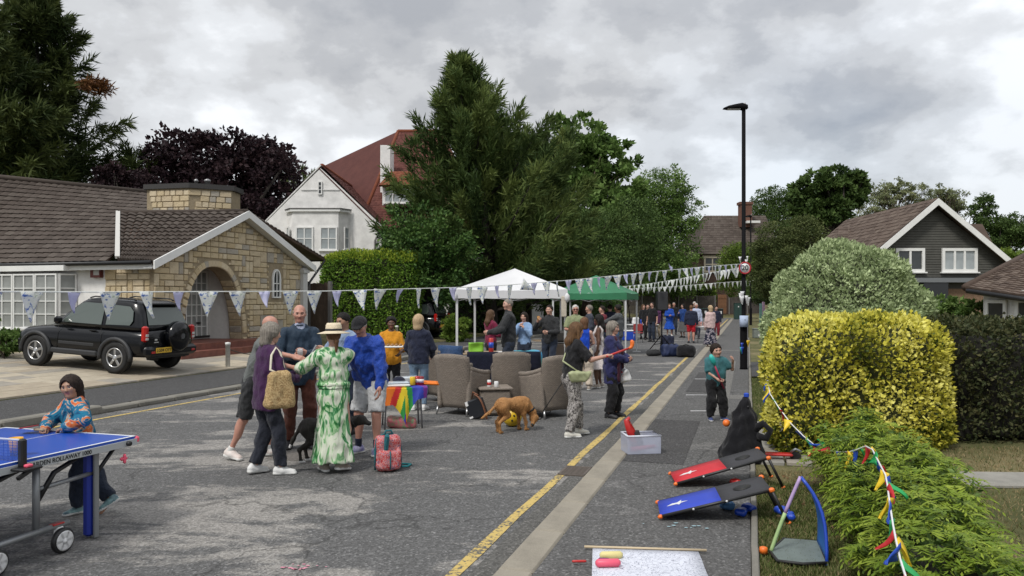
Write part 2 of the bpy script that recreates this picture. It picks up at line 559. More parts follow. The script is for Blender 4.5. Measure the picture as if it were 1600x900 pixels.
def make_body(pos,yaw,H,fem,lean,side,twist,drop,hip,feet,lh,rh,head,build,headk,eh,belly,hang,legk):
 b=Body();s=H/1.75;b.s=s;b.fem=fem;b.k=s*build*.925;b.belly=belly
 cy,sy=math.cos(yaw),math.sin(yaw)
 def loc(p):
  p=np.asarray(p,float)-np.asarray(pos,float)
  return np.array([cy*p[0]+sy*p[1],-sy*p[0]+cy*p[1],p[2]])
 b.loc=loc
 if feet is None:feet=[(.03,.105,9,0),(-.03,-.105,-9,0)]
 b.hip=np.array([hip[0],hip[1],.905*s-drop])
 t=np.array([0,0,1.0]);t=rodr(t,(0,1,0),R(lean));t=rodr(t,(1,0,0),R(-side))
 f=rodr(np.array([1.0,0,0]),(0,1,0),R(lean));f=nrmv(f-t*np.dot(f,t));b.f0=f
 f=rodr(f,t,R(twist));l=np.cross(t,f)
 b.t,b.f,b.l=t,f,l
 b.l0=np.array([0,1.0,0]);b.fp=np.array([1.0,0,0])
 b.neck=b.hip+t*.565*s
 sw=(.155 if fem else.180)*s*(1+(build-1)*.6)
 b.sh=[b.hip+t*.487*s+l*sw,b.hip+t*.487*s-l*sw]
 b.hj,b.kn,b.an,b.ft=[],[],[],[]
 for i,sg in((0,1),(1,-1)):
  fx,fy,fyaw,lift=feet[i]
  hj=b.hip+b.l0*sg*.088*s-np.array([0,0,.02*s])
  fd=np.array([math.cos(R(fyaw)),math.sin(R(fyaw)),0])
  an=np.array([fx,fy,(.085+lift)*s])
  kn,an2=ik(hj,an,.409*s,.403*s,fd*.9+np.array([.25,0,0]))
  b.hj.append(hj);b.kn.append(kn);b.an.append(an2);b.ft.append((fd,lift))
 b.el,b.wr,b.hd=[],[],[]
 for i,sg,tg in((0,1,lh),(1,-1,rh)):
  sh=b.sh[i]
  if tg is None:
   tg=sh+np.array([hang[i]*s,sg*.07*s,-.53*s]);palm=-sg*l*.9+f*.2
   hint=-f*.9+l*sg*.5
  else:
   tgp=tg.get('p');tg_w=loc(tgp)if 'p' in tg else np.asarray(tg['l'],float)*s
   palm=tg.get('palm');palm=(loc(np.asarray(palm)+np.asarray(pos))if palm is not None else(-sg*l*.8+t*.3))
   hint=tg.get('hint');hint=(-t*.8+l*sg*.55-f*.2)if hint is None else np.asarray(hint,float)
   tg=tg_w
  el,wr=ik(sh,tg,.285*s,.255*s,hint)
  b.el.append(el);b.wr.append(wr)
  d=nrmv(wr-el)
  if isinstance(eh[i],(tuple,list))and len(eh[i])==4:d=nrmv(d+np.array(eh[i][1:])*1.0)
  pn=nrmv(palm-d*np.dot(palm,d));th=np.cross(pn,d)*sg
  cur=eh[i][0]if isinstance(eh[i],(tuple,list))else eh[i]
  b.hd.append((wr,d,pn,th,cur))
 hy,hp,hr=head
 n=nrmv(t*.75+np.array([0,0,.55])+b.f*.12*(1+max(hp,0)/40))
 hf=rodr(nrmv(np.array([b.f[0],b.f[1],0])),(0,0,1),R(hy));hu=np.array([0,0,1.0]);hl=np.cross(hu,hf)
 hf=rodr(hf,hl,R(hp));hu=np.cross(hf,hl)
 hl=rodr(hl,hf,R(hr));hu=np.cross(hf,hl)
 b.hm=np.stack([hf,hl,hu],1)
 b.hs=s**.45*headk*(.93 if fem else.965)
 b.hc=b.neck+n*.125*s+hu*.035*b.hs
 return b
def sd_torso(Pt,b,o=0.0,k=.06):
 s,w,hip,t,l,f=b.s,b.k,b.hip,b.t,b.l,b.f
 fem=b.fem
 lm=nrmv(b.l0+l)
 d=seg(Pt,hip-t*.02*s,hip+t*.09*s,(.104 if fem else.100)*w+o,(.098 if fem else.1)*w+o,lm,1.5 if fem else 1.4)
 d=smin(d,seg(Pt,hip+t*.12*s,hip+t*.24*s,(.088 if fem else.102)*w+o,(.086 if fem else.104)*w+o,lm,1.36 if fem else 1.36),k)
 d=smin(d,seg(Pt,hip+t*.27*s,hip+t*.44*s,(.094 if fem else.106)*w+o,(.092 if fem else.108)*w+o,l,1.36),k)
 d=smin(d,seg(Pt,b.sh[0]*.93+b.sh[1]*.07,b.sh[1]*.93+b.sh[0]*.07,.046*w+o,.046*w+o),k)
 d=smin(d,seg(Pt,hip+t*.46*s-f*.01,b.neck-t*.01,.078*w+o,.056*w+o,l,1.35),k)
 if fem:
  for sg in(1,-1):
   d=smin(d,ell(Pt,hip+t*.365*s+f*.078*w+l*sg*.065*s,[(.062*w+o)]*3),k*.8)
 if b.belly:
  d=smin(d,ell(Pt,hip+t*.16*s+f*(.03+b.belly)*s,[.12*w+o,.14*w+o,.15*w+o]),k)
 return d
def sd_arm(Pt,b,i,o=0.0,upto=1.0,oc=None,fat=1.0):
 """upto: 1 = whole arm, 0.5 = to the elbow"""
 w=b.k;sh,el,wr=b.sh[i],b.el[i],b.wr[i]
 oc=o if oc is None else oc
 if upto<=.5:
  q=sh+(el-sh)*(upto*2)
  d=seg(Pt,sh,el,.050*w*fat+o,.044*w*fat+oc)
  n=nrmv(el-sh)
  return np.maximum(d,(Pt-q.astype(np.float32))@n.astype(np.float32))
 d=smin(seg(Pt,sh,el,.049*w*fat+o,.040*w*fat+o),seg(Pt,el,wr,.041*w*fat+o,.028*w*fat+oc),.02)
 if upto<1:
  q=el+(wr-el)*((upto-.5)*2);n=nrmv(wr-el)
  g=(Pt-q.astype(np.float32))@n.astype(np.float32)
  near=seg(Pt,el,wr,.1,.1)
  d=np.where(near<0,np.maximum(d,g),d)
 return d
def sd_leg(Pt,b,i,o=0.0,oa=None,upto=1.0,fat=1.0):
 w=b.k;hj,kn,an=b.hj[i],b.kn[i],b.an[i]
 oa=o if oa is None else oa
 d=seg(Pt,hj,kn,.084*w*fat+o,.054*w+o+(oa-o)*.5,b.l0,1.08)
 if upto<=.5:
  q=hj+(kn-hj)*(upto*2);n=nrmv(kn-hj)
  return np.maximum(d,(Pt-q.astype(np.float32))@n.astype(np.float32))
 lo=an+(kn-an)*.0
 d=smin(d,seg(Pt,kn,lo,.052*w+o+(oa-o)*.5,.035*w+oa),.04)
 cal=kn+(an-kn)*.3-b.ft[i][0]*.018*b.s
 d=smin(d,ell(Pt,cal,[.05*w+o,.05*w+o,.11*w+o]),.05)
 if upto<1:
  q=kn+(an-kn)*((upto-.5)*2);n=nrmv(an-kn)
  d=np.maximum(d,(Pt-q.astype(np.float32))@n.astype(np.float32))
 return d
def sd_hand(b,i,shrink=1.0):
 wr,d,pn,th,cur=b.hd[i]
 M=np.stack([d,th,pn],1).astype(np.float32);sc=b.s**.8*(.92 if b.fem else 1.0)*shrink
 def fn(Pt):
  q=((Pt-wr.astype(np.float32))@M)/sc
  D=rbox(q,(.045,0,.002),(.048,.039,.0145),r=.0135)
  D=smin(D,seg(q,(-.04,0,0),(.015,0,0),.027,.027),.03)
  for j,(y,L,r)in enumerate(((.0295,.072,.0088),(.0098,.081,.009),(-.0098,.075,.0088),(-.0285,.058,.0078))):
   p=np.array([.088-abs(j-1)*.004,y,.002]);a=0;fl=(.45,.32,.23)
   for m in range(3):
    a+=cur*R((58,68,45)[m])*(1+.06*(j-1))
    q2=p+L*fl[m]*np.array([math.cos(a),y*.6*(1-cur),math.sin(a)])
    D=smin(D,seg(q,p,q2,r*(1-.08*m),r*(.93-.08*m)),.004)
    p=q2
  ta=.5+cur*.5
  p0=np.array([.012,.026,.006]);p1=p0+np.array([.034,.026-.012*cur,.012+.016*cur])
  p2=p1+np.array([.03,.008-.016*cur,.012+.012*cur]);p3=p2+np.array([.024,-.002-.014*cur,.008+.006*cur])
  D=smin(D,seg(q,p0,p1,.0145,.0115),.012)
  D=smin(D,seg(q,p1,p2,.0112,.010),.003);D=smin(D,seg(q,p2,p3,.0098,.0082),.003)
  return D*sc
 c=wr+d*.075*sc+pn*.015*sc
 e=.125*sc
 return fn,c-e,c+e
def sd_head(b):
 M=b.hm.astype(np.float32);sc=b.hs;hc=b.hc.astype(np.float32);fem=b.fem
 nk=(b.neck-b.t*.03*b.s).astype(np.float32)
 nb=((nk-hc)@M)/sc
 def fn(Pt):
  q=((Pt-hc)@M)/sc
  D=ell(q,(-.008,0,.028),(.098,.077,.092))
  D=smin(D,ell(q,(.022,0,-.045),(.066,.056,.074)),.05)
  D=smin(D,ell(q,(.062,0,-.090),(.022,.024,.018)),.03)
  D=smin(D,seg(q,(.055,.036,-.012),(.055,-.036,-.012),.034,.034),.03)
  D=smin(D,seg(q,(.080,.030,.026),(.080,-.030,.026),.0135,.0135),.02)
  for sg in(1,-1):
   e=ell(q,(.098,.031*sg,.006),(.017,.017,.011))
   D=-smin(-D,e,.010)
   D=smin(D,ell(q,(.079,.031*sg,.006),(.0125,.0135,.0085)),.002)
   D=smin(D,ell(q,(-.008,.079*sg,-.002),(.017,.009,.030)),.006)
  D=smin(D,seg(q,(.086,0,.012),(.106,0,-.024),.0085,.0125),.012)
  D=smin(D,seg(q,(.094,.010,-.028),(.094,-.010,-.028),.0085,.0085),.008)
  lipz=-.056
  D=smin(D,seg(q,(.082,.018,lipz+.006),(.082,-.018,lipz+.006),.0085,.0085),.008)
  D=smin(D,seg(q,(.080,.014,lipz-.009),(.080,-.014,lipz-.009),.009,.009),.008)
  D=-smin(-D,seg(q,(.0925,.02,lipz-.0015),(.0925,-.02,lipz-.0015),.002,.002),.004)
  D=smin(D,seg(q,(-.022,0,-.05),nb,.052 if not fem else.045,(.058 if not fem else.05)),.035)
  return D*sc
 def fm(ct):
  q=((ct.astype(np.float32)-hc)@M)/sc
  r=np.zeros(len(q),int)
  ay=np.abs(q[:,1])
  lip=(q[:,0]>.078)&(ay<.023)&(q[:,2]<-.043)&(q[:,2]>-.069);r[lip]=1
  ey=(np.sqrt(((ay-.031)/.0155)**2+((q[:,2]-.006)/.0075)**2)<1)&(q[:,0]>.05);r[ey]=2
  pu=(np.hypot(ay-.0305,q[:,2]-.006)<.0082)&(q[:,0]>.05);r[pu]=3
  br=(ay>.014)&(ay<.049)&(np.abs(q[:,2]-.0295+(ay-.03)**2*5)<.0045)&(q[:,0]>.05);r[br]=3
  return r
 e=.17*sc
 return fn,b.hc-e,b.hc+e,fm
def sd_hair(b,kind,seed):
 M=b.hm.astype(np.float32);sc=b.hs;hc=b.hc.astype(np.float32)
 def toq(p):return((np.asarray(p,np.float32)-hc)@M)/sc
 bk=toq(b.neck-b.f*.10*b.s-b.t*.02*b.s)
 def fn(Pt):
  q=((Pt-hc)@M)/sc
  x,y,z=q[:,0],q[:,1],q[:,2]
  th={'short':.011,'crop':.005,'fringe':.008,'bob':.024,'long':.021,'pony':.010,'curly':.034,'thick':.022,'boy':.018}[kind]
  D=ell(q,(-.012,0,.026),(.099+th,.079+th,.094+th))
  hl={'curly':.026,'thick':.012,'boy':.010,'bob':.030,'long':.030,'crop':.03}.get(kind,.022)
  face=(.80*(x-.046)-.60*(z-hl))
  if kind in('bob','long'):
   D=smin(D,seg(q,(-.045,0,.0),(-.05,0,-.115),.078,.074,(0,1,0),1.22),.03)
   face=np.minimum(x-.012,.075*(1-np.sqrt(((y+.008)/.062)**2+((z+.034)/.112)**2)))
  if kind in('boy','short','thick','pony','fringe'):face=face-.007*np.sin(y*130+seed)-.005*np.sin(y*61+z*50)
  if kind in('short','crop','boy','pony','fringe','curly','thick'):
   low=-.045 if kind!='thick' else-.09
   side_cut=np.where(x>-.02,.004-z-.15*(x+.02)*0,low-z)
   if kind in('boy','thick','short'):side_cut=np.where(x>.012,-.012-z,low-z)
   D=np.maximum(D,side_cut)
  if kind=='fringe':
   D=np.maximum(D,z-.035-.25*np.maximum(0,-x))
  st=np.arctan2(y,x+.01)*26+z*9*np.sin(np.arctan2(y,x)*3+seed)
  amp={'curly':.010,'bob':.0038,'long':.0036,'thick':.005,'short':.0042,'boy':.0055}.get(kind,.002)
  if kind=='curly':
   D=D+amp*np.sin(q[:,0]*190+seed)*np.sin(q[:,1]*200)*np.sin(q[:,2]*180)
  else:
   D=D+amp*np.sin(st)+.5*amp*np.sin(st*2.7+seed)
  D=np.maximum(D,face)
  if kind=='pony':
   D=smin(D,seg(q,(-.11,0,.03),(-.135,0,-.06),.024,.028),.02)
   D=smin(D,seg(q,(-.135,0,-.06),(-.12,.0,-.20),.03,.014),.02)
  if kind=='long':
   e1=bk+np.array([-.01,0,-.10],np.float32)
   hg=seg(q,(-.07,0,-.04),bk,.062,.06,(0,1,0),1.5)
   hg=smin(hg,seg(q,bk,e1,.052,.03,(0,1,0),1.7),.04)
   for sg in(1,-1):
    hg=smin(hg,seg(q,(-.01,.085*sg,-.03),(.005,.105*sg,-.20),.03,.022),.03)
   hg=hg+.004*np.sin(y*260+2*np.sin(z*30+seed))+.003*np.sin(y*95+seed)
   D=smin(D,hg,.02)
  return D*sc
 lo=np.full(3,-.2);hi=np.full(3,.2)
 if kind=='long':lo=lo-.22;hi=hi+.04
 return fn,b.hc+lo*sc,b.hc+hi*sc
def sd_shoe(b,i,hgt=.0,wide=1.0):
 fd,lift=b.ft[i];s=b.s*.98;an=b.an[i]
 a=min(lift/.17,1.0)*R(52)
 fx=np.array([fd[0]*math.cos(a),fd[1]*math.cos(a),-math.sin(a)])
 ly=np.cross([0,0,1.0],fd);uz=np.cross(fx,ly)
 org=an-uz*.085*s
 M=np.stack([fx,ly,uz],1).astype(np.float32);o32=org.astype(np.float32)
 w=wide
 def fn(Pt):
  q=((Pt-o32)@M)/s
  D=seg(q,(-.045,0,.046),(.03,0,.050),.041,.042,(0,1,0),.92*w)
  D=smin(D,seg(q,(.03,0,.044),(.150,0,.030),.044,.030,(0,1,0),1.12*w),.04)
  D=smin(D,seg(q,(-.03,0,.06),(-.02,0,.105+hgt),.037,.034),.03)
  sole=seg(q,(-.05,0,.018),(.155,0,.018),.038,.036,(0,1,0),1.14*w)
  sole=np.maximum(sole,q[:,2]-.03)
  D=np.minimum(D,sole)
  D=np.maximum(D,-q[:,2]+.002)
  D=np.maximum(D,q[:,2]-.112-hgt)
  return D*s
 def fm(ct):
  q=((ct.astype(np.float32)-o32)@M)/s
  return(q[:,2]<.030).astype(int)
 c=org+fx*.05*s+uz*.06*s
 return fn,c-.19*s,c+.19*s,fm
SOLE_W=mat('shoe_sole_white',(0.7,0.7,0.68),0.7)
SOLE_D=mat('shoe_sole_dark',(0.02,0.02,0.02),0.8)
def person(label,pos,yaw,H=1.72,fem=False,sk=SKIN_PALE,lean=0,side=0,twist=0,drop=0,hip=(0,0),feet=None,lh=None,rh=None,head=(0,0,0),clothes=(),hair=None,shoes=None,lod=0,group=None,build=1.0,headk=1.0,curl=(.35,.35),belly=0.0,hang=(.03,.03),hidden_legs=False,loc_extra=None,cat='person',bare=True):
 pos=np.array([pos[0],pos[1],pos[2]if len(pos)>2 else 0.0]);yaw=R(yaw)
 b=make_body(pos,yaw,H,fem,lean,side,twist,drop,hip,feet,lh,rh,head,build,headk,curl,belly,hang,1)
 q=LOD[lod];root=thing('person',label,cat,tuple(pos),yaw,group);seed=int(abs(pos[0]*97+pos[1]*31))+len(label)
 pts=np.array(b.sh+b.el+b.wr+b.hj+b.kn+b.an+[b.hip,b.neck,b.hc])
 lo,hi=pts.min(0)-.2,pts.max(0)+.15
 def fb(Pt):
  d=sd_torso(Pt,b)
  for i in(0,1):
   d=smin(d,sd_arm(Pt,b,i),.03);d=smin(d,sd_leg(Pt,b,i),.03)
   fd=b.ft[i][0]
   d=smin(d,seg(Pt,b.an[i]-np.array([0,0,.03]),b.an[i]+fd*.11*b.s-np.array([0,0,.05+b.ft[i][1]*.8]),.032*b.s,.026*b.s),.03)
  d=smin(d,seg(Pt,b.neck-b.t*.04,b.hc-b.hm[:,2]*.05,.056*b.s,.05*b.s),.03)
  return d
 V,Q,Fm=[],[],[];off=0
 def put(v,f,fm=None):
  nonlocal off
  V.append(v);Q.append(f+off);Fm.append(np.zeros(len(f),int)if fm is None else fm);off+=len(v)
 put(*sdf_mesh(fb,lo,hi,q['body']))
 fn,l_,h_,fm=sd_head(b);v,f=sdf_mesh(fn,l_,h_,q['head']*b.hs);put(v,f,fm(v[f].mean(1)))
 for i in(0,1):
  fn,l_,h_=sd_hand(b,i);put(*sdf_mesh(fn,l_,h_,q['hand']))
 link('body',np_mesh('person_body',np.concatenate(V),np.concatenate(Q),[sk,LIPS,EYEW,DARKF],np.concatenate(Fm)),root)
 if hair:
  fn,l_,h_=sd_hair(b,hair[0],seed%7);sdf_obj('hair',fn,l_,h_,q['hair']*(1.25 if hair[0]=='long' else 1),hair[1],root)
 for c in clothes:
  k=c['k'];m=c['m'];o=c.get('o',.014);wr=c.get('wr',.006)*1.3
  if k=='top':
   hem=c.get('hem',-.02);sl=c.get('sleeve',1.0);fat=c.get('fat',1.0)
   def ft(Pt,c=c,o=o):
    d=sd_torso(Pt,b,o)
    if c.get('straight'):
     d=smin(d,seg(Pt,b.hip+b.t*(hem+.02)*b.s,b.hip+b.t*.3*b.s,.112*b.k+o,.115*b.k+o,nrmv(b.l0+b.l),1.42),.05)
    for i in(0,1):
     if sl>0:d=smin(d,sd_arm(Pt,b,i,o+.004,sl if not isinstance(sl,tuple)else sl[i],c.get('oc',o),c.get('armfat',1.0)),.035)
    d=d+wrinkle(Pt,seed,wr,c.get('wl',.13))+wrinkle(Pt,seed+1,wr*.5,.06)
    d=np.maximum(d,hem*b.s-(Pt-b.hip.astype(np.float32))@b.t.astype(np.float32))
    if sl>0 or True:
     d=np.maximum(d,(Pt-b.neck.astype(np.float32))@nrmv(b.t+b.f*c.get('vee',.15)).astype(np.float32)-c.get('neckup',.026))
    if sl==0:
     for i,sg in((0,1),(1,-1)):
      d=np.maximum(d,(Pt-(b.sh[i]-b.l*sg*c.get('strap',.045)).astype(np.float32))@(b.l*sg).astype(np.float32))
    if c.get('collar'):
     cr=c['collar']
     r=seg(Pt,b.neck-b.t*.03*b.s,b.neck+b.t*cr*b.s+b.f*.01,.070*b.s,.064*b.s)
     r=np.maximum(r,(Pt-(b.neck+b.t*cr*b.s).astype(np.float32))@nrmv(b.t-b.f*.35).astype(np.float32))
     r=np.maximum(r,.25*((Pt-(b.neck+b.f*.05).astype(np.float32))@b.f.astype(np.float32))+r*.75)if False else r
     d=smin(d,r,.012)
    return d
   p2=np.array(b.sh+([]if sl==0 else b.el+(b.wr if(sl if not isinstance(sl,tuple)else max(sl))>.5 else[]))+[b.hip+b.t*hem*b.s,b.neck])
   sdf_obj(c.get('n','shirt'),ft,p2.min(0)-.2,p2.max(0)+.17,q['cloth'],m,root,fmat=c.get('fm')and(lambda ct,c=c:c['fm'](ct,b)))
  elif k=='legs':
   up=c.get('upto',.97)
   def fl(Pt,c=c,o=o):
    d=sd_leg(Pt,b,0,o,c.get('oa',o),up,c.get('fat',1.0));d=np.minimum(d,sd_leg(Pt,b,1,o,c.get('oa',o),up,c.get('fat',1.0)))
    pv=seg(Pt,b.hip-b.t*.03*b.s,b.hip+b.t*.06*b.s,.104*b.k+o,.10*b.k+o,b.l0,1.48 if fem else 1.4)
    d=smin(d,pv,.05)
    d=np.maximum(d,(Pt-(b.hip+b.t*c.get('waist',.10)*b.s).astype(np.float32))@b.t.astype(np.float32))
    return d+wrinkle(Pt,seed+3,wr,c.get('wl',.12))+wrinkle(Pt,seed+4,wr*.5,.055)
   p2=np.array(b.hj+b.kn+(b.an if up>.5 else[])+[b.hip+b.t*.12*b.s])
   sdf_obj(c.get('n','trousers'),fl,p2.min(0)-.18,p2.max(0)+.16,q['cloth'],m,root)
  elif k=='skirt':
   z0=c['z'];r0=c.get('r',.24);wz=c.get('waist',.14)
   mid=(b.an[0]+b.an[1])/2;bot=np.array([mid[0]*.6+b.hip[0]*.4,mid[1]*.6+b.hip[1]*.4,z0*b.s]);top=b.hip+b.t*wz*b.s
   def fs(Pt,c=c,o=o):
    d=seg(Pt,b.hip-b.t*.02*b.s,top,.110*b.k+o,.09*b.k+o,b.l0,1.45)
    fl=seg(Pt,b.hip-b.t*.03*b.s,bot,.112*b.k+o,r0*b.s,b.l0,c.get('kx',1.25))
    an=np.arctan2(Pt[:,1]-b.hip[1],Pt[:,0]-b.hip[0]);tt=np.clip((b.hip[2]-Pt[:,2])/(b.hip[2]-bot[2]),0,1)
    fl=fl+(np.sin(an*7+seed)+.6*np.sin(an*11+2))*.011*tt
    d=smin(d,fl,.06)
    d=np.maximum(d,bot[2]-Pt[:,2]);d=np.maximum(d,(Pt-top.astype(np.float32))@b.t.astype(np.float32))
    return d+wrinkle(Pt,seed+5,wr)
   p2=np.array([b.hip,bot,top])
   sdf_obj(c.get('n','skirt'),fs,p2.min(0)-np.array([.42,.42,.06]),p2.max(0)+np.array([.42,.42,.06]),q['cloth'],m,root)
  elif k=='belt':
   o2=c.get('o',.03);wz=c.get('waist',.13)
   def fbelt(Pt,o2=o2,wz=wz):
    d=sd_torso(Pt,b,o2);a=(Pt-b.hip.astype(np.float32))@b.t.astype(np.float32)
    return np.maximum(d,np.abs(a-wz*b.s)-.02)
   p2=np.array([b.hip,b.hip+b.t*.2])
   sdf_obj(c.get('n','belt'),fbelt,p2.min(0)-.24,p2.max(0)+.24,q['cloth']*.9,m,root)
  elif k=='scarf':
   def fsc(Pt):
    d=seg(Pt,b.neck-b.l*.075-b.t*.02,b.neck+b.l*.075-b.t*.02,.05,.05,b.f,1.5)
    for sg in(1,-1):
     p0=b.neck+b.l*.08*sg+b.f*.07-b.t*.03;p1=b.hip+b.t*.3*b.s+b.l*.09*sg+b.f*.13;p2_=b.hip+b.l*.10*sg+b.f*.14-b.t*c.get('down',.15)*b.s
     d=smin(d,seg(Pt,p0,p1,.03,.03,b.l,1.6),.03);d=smin(d,seg(Pt,p1,p2_,.03,.026,b.l,1.9),.02)
    return d+wrinkle(Pt,seed+9,.004,.07)
   p2=np.array([b.neck,b.hip])
   sdf_obj('scarf',fsc,p2.min(0)-np.array([.3,.3,.3]),p2.max(0)+.25,q['cloth']*.9,m,root)
  elif k=='band':
   pass
  elif k=='hat':
   Mh=Matrix([list(r)for r in b.hm]);hb=MB();sc=b.hs
   if c['style']=='straw':
    hb.lathe([(.085,.0),(.19,-.028),(.196,-.026),(.196,-.022),(.10,.006),(.098,.03),(.094,.075),(.078,.104),(.03,.100),(.0,.094)],n=28)
    o1=hb.build('straw_hat',m,root,tuple(b.hc+b.hm[:,2]*.058*sc-b.hm[:,0]*.015),Mh.to_euler())
    o1.scale=(sc*1.02,)*3
    bd=MB().lathe([(.1015,.004),(.1005,.032),(.0985,.032),(.0985,.004)],n=28)
    bd.build('hat_band',mat('hat_band_black',(.012,.012,.014),.7),o1)
   elif c['style']in('flat','cap'):
    def fh(Pt):
     qq=((Pt-b.hc.astype(np.float32))@b.hm.astype(np.float32))/sc
     d=ell(qq,(-.008,0,.04),(.118,.096,.083));d=np.maximum(d,.028-qq[:,2]+.12*qq[:,0])
     d=smin(d,np.maximum(ell(qq,(.085,0,.044),(.075,.075,.02)),.07-qq[:,0]*1.0),.012)
     return d*sc
    sdf_obj('cap',fh,b.hc-.22*sc,b.hc+.22*sc,q['hair'],m,root)
  elif k=='glasses':
   g=MB();Mh=Matrix([list(r)for r in b.hm])
   for sg in(1,-1):
    g.box((.103,.032*sg,.004),(.006,.05,.036),0,bevel=.002)
    g.tube([(.102,.058*sg,.01),(.05,.079*sg,.012),(-.01,.085*sg,.006)],.003,0,5)
   g.tube([(.106,.008,.01),(.106,-.008,.01)],.003,0,5)
   o1=g.build('sunglasses',m,root,tuple(b.hc),Mh.to_euler());o1.scale=(b.hs,)*3
  elif k=='socks':
   for i in(0,1):
    u=nrmv(b.kn[i]-b.an[i])
    def fk(Pt):return np.maximum(seg(Pt,b.kn[i],b.an[i],.048*b.s,.041*b.s),(Pt-(b.an[i]+u*c.get('h',.13)*b.s).astype(np.float32))@u.astype(np.float32))
    sdf_obj('sock',fk,b.an[i]-.1,b.an[i]+.25,q['shoe'],m,root)
 if shoes is not None:
  for i in(0,1):
   fn,l_,h_,fm=sd_shoe(b,i,shoes.get('h',0),shoes.get('w',1.0));sdf_obj(shoes.get('n','shoe'),fn,l_,h_,q['shoe'],[shoes['m'],shoes.get('sole',SOLE_W)],root,fmat=fm)
 root['_b']=0;del root['_b']
 b.root=root;b.pos=pos;b.yaw=yaw
 b.w=lambda p:np.array([math.cos(yaw)*p[0]-math.sin(yaw)*p[1],math.sin(yaw)*p[0]+math.cos(yaw)*p[1],p[2]])+pos
 b.wv=lambda p:np.array([math.cos(yaw)*p[0]-math.sin(yaw)*p[1],math.sin(yaw)*p[0]+math.cos(yaw)*p[1],p[2]])
 return b
# ground, road, pavements
def ground_material():
 k=NT('garden_ground',0.95,0.2)
 v=k.vec()
 a=k.noise(v,0.55,5,.6);b_=k.noise(v,7,6,.7);c=k.noise(v,60,3)
 f=k.math('ADD',k.math('MULTIPLY',a,.55),k.math('ADD',k.math('MULTIPLY',b_,.3),k.math('MULTIPLY',c,.18)))
 k.color(k.ramp(f,[(.36,(.055,.062,.022)),(.48,(.10,.10,.042)),(.56,(.17,.15,.075)),(.66,(.26,.20,.12))]))
 k.bump(k.math('ADD',b_,c),.6,.03)
 return k.m
def asphalt(name,base,patch,amount,seed,fine=1.0,cracks=True):
 k=NT(name,0.9,0.25)
 v=k.vec(loc=(seed,seed*.7,0))
 vr=k.vec(rot=(0,0,-STREET),scale=(.55,1.5,1),loc=(seed,0,0))
 big=k.noise(vr,.55,7,.68,.7)
 mid=k.noise(v,3.5,6,.65)
 ag=k.n('ShaderNodeTexVoronoi');ag.inputs['Scale'].default_value=60;k.link(v,ag.inputs['Vector'])
 ag2=k.noise(v,140,3,.7)
 sp=k.ramp(ag.outputs['Color'],[(.05,tuple(x*.5 for x in base)),(.45,tuple(x*.85 for x in base)),(.78,tuple(x*1.3 for x in base)),(.95,tuple(x*2.4 for x in base))])
 col=k.mix(k.ramp(mid,[(.3,(0,0,0)),(.7,(1,1,1))]),k.mix(.5,sp,tuple(x*.82 for x in base)),sp)
 pf=k.ramp(k.math('ADD',k.math('ADD',k.math('MULTIPLY',big,.8),k.math('MULTIPLY',mid,.22)),k.math('MULTIPLY',k.noise(v,55,3,.7),.13)),[(amount+.045,(0,0,0)),(amount+.10,(1,1,1))])
 col=k.mix(k.math('MULTIPLY',pf,.85),col,k.mix(ag.outputs['Color'],tuple(x*.55 for x in patch),tuple(x*1.4 for x in patch)))
 if cracks:
  cv=k.n('ShaderNodeTexVoronoi',feature='DISTANCE_TO_EDGE');cv.inputs['Scale'].default_value=.42
  wv=k.n('ShaderNodeVectorMath',operation='ADD');k.link(v,wv.inputs[0])
  nz=k.n('ShaderNodeTexNoise');nz.inputs['Scale'].default_value=1.3;nz.inputs['Detail'].default_value=5;k.link(v,nz.inputs['Vector']);k.link(nz.outputs['Color'],wv.inputs[1])
  k.link(wv.outputs[0],cv.inputs['Vector'])
  cf=k.ramp(cv.outputs['Distance'],[(.0,(1,1,1)),(.008,(0,0,0))])
  col=k.mix(k.math('MULTIPLY',cf,.55),col,(.02,.02,.02))
 k.color(col)
 k.bump(k.math('ADD',ag2,k.math('MULTIPLY',ag.outputs['Distance'],1.5)),.55,.006)
 return k.m
M_GROUND=ground_material()
M_ROAD=asphalt('road_asphalt',(.120,.119,.118),(.29,.275,.255),.555,3.0)
M_PAVE=asphalt('pavement_asphalt',(.112,.11,.108),(.17,.165,.16),.63,9.0)
M_PAVE2=asphalt('pavement_dark_asphalt',(.070,.069,.069),(.12,.12,.115),.68,17.0,cracks=False)
def conc(name,c,var=.22,sc=3.0):
 k=NT(name,.92,.25)
 a=k.noise(k.vec(),sc,6,.65);b_=k.noise(k.vec(),90,3,.7)
 f=k.math('ADD',k.math('MULTIPLY',a,.7),k.math('MULTIPLY',b_,.4))
 k.color(k.ramp(f,[(.35,tuple(x*(1-var*1.3)for x in c)),(.55,c),(.75,tuple(min(1,x*(1+var))for x in c))]))
 k.bump(b_,.4,.006)
 return k.m
M_KERB=conc('kerb_concrete',(.27,.245,.20))
M_KERB2=conc('old_kerb_concrete',(.20,.19,.165))
M_SLAB=[conc('paving_slab_%s'%n,c,.18)for n,c in(('buff',(.34,.29,.22)),('grey',(.29,.265,.225)),('cream',(.40,.35,.27)))]
M_PALESLAB=conc('pale_slab',(.27,.26,.235))
M_YELLOW=None
def road_paint(name,c,wear):
 k=NT(name,.8,.3)
 n=k.noise(k.vec(),26,6,.75);n2=k.noise(k.vec(),3.0,3)
 f=k.math('ADD',k.math('MULTIPLY',n,.8),k.math('MULTIPLY',n2,.3))
 k.color(k.ramp(f,[(wear,(.10,.098,.09)),(wear+.06,c)]))
 return k.m
M_YELLOW=road_paint('yellow_road_paint',(.52,.385,.13),.475)
M_WHITELINE=road_paint('white_road_paint',(.48,.47,.45),.5)
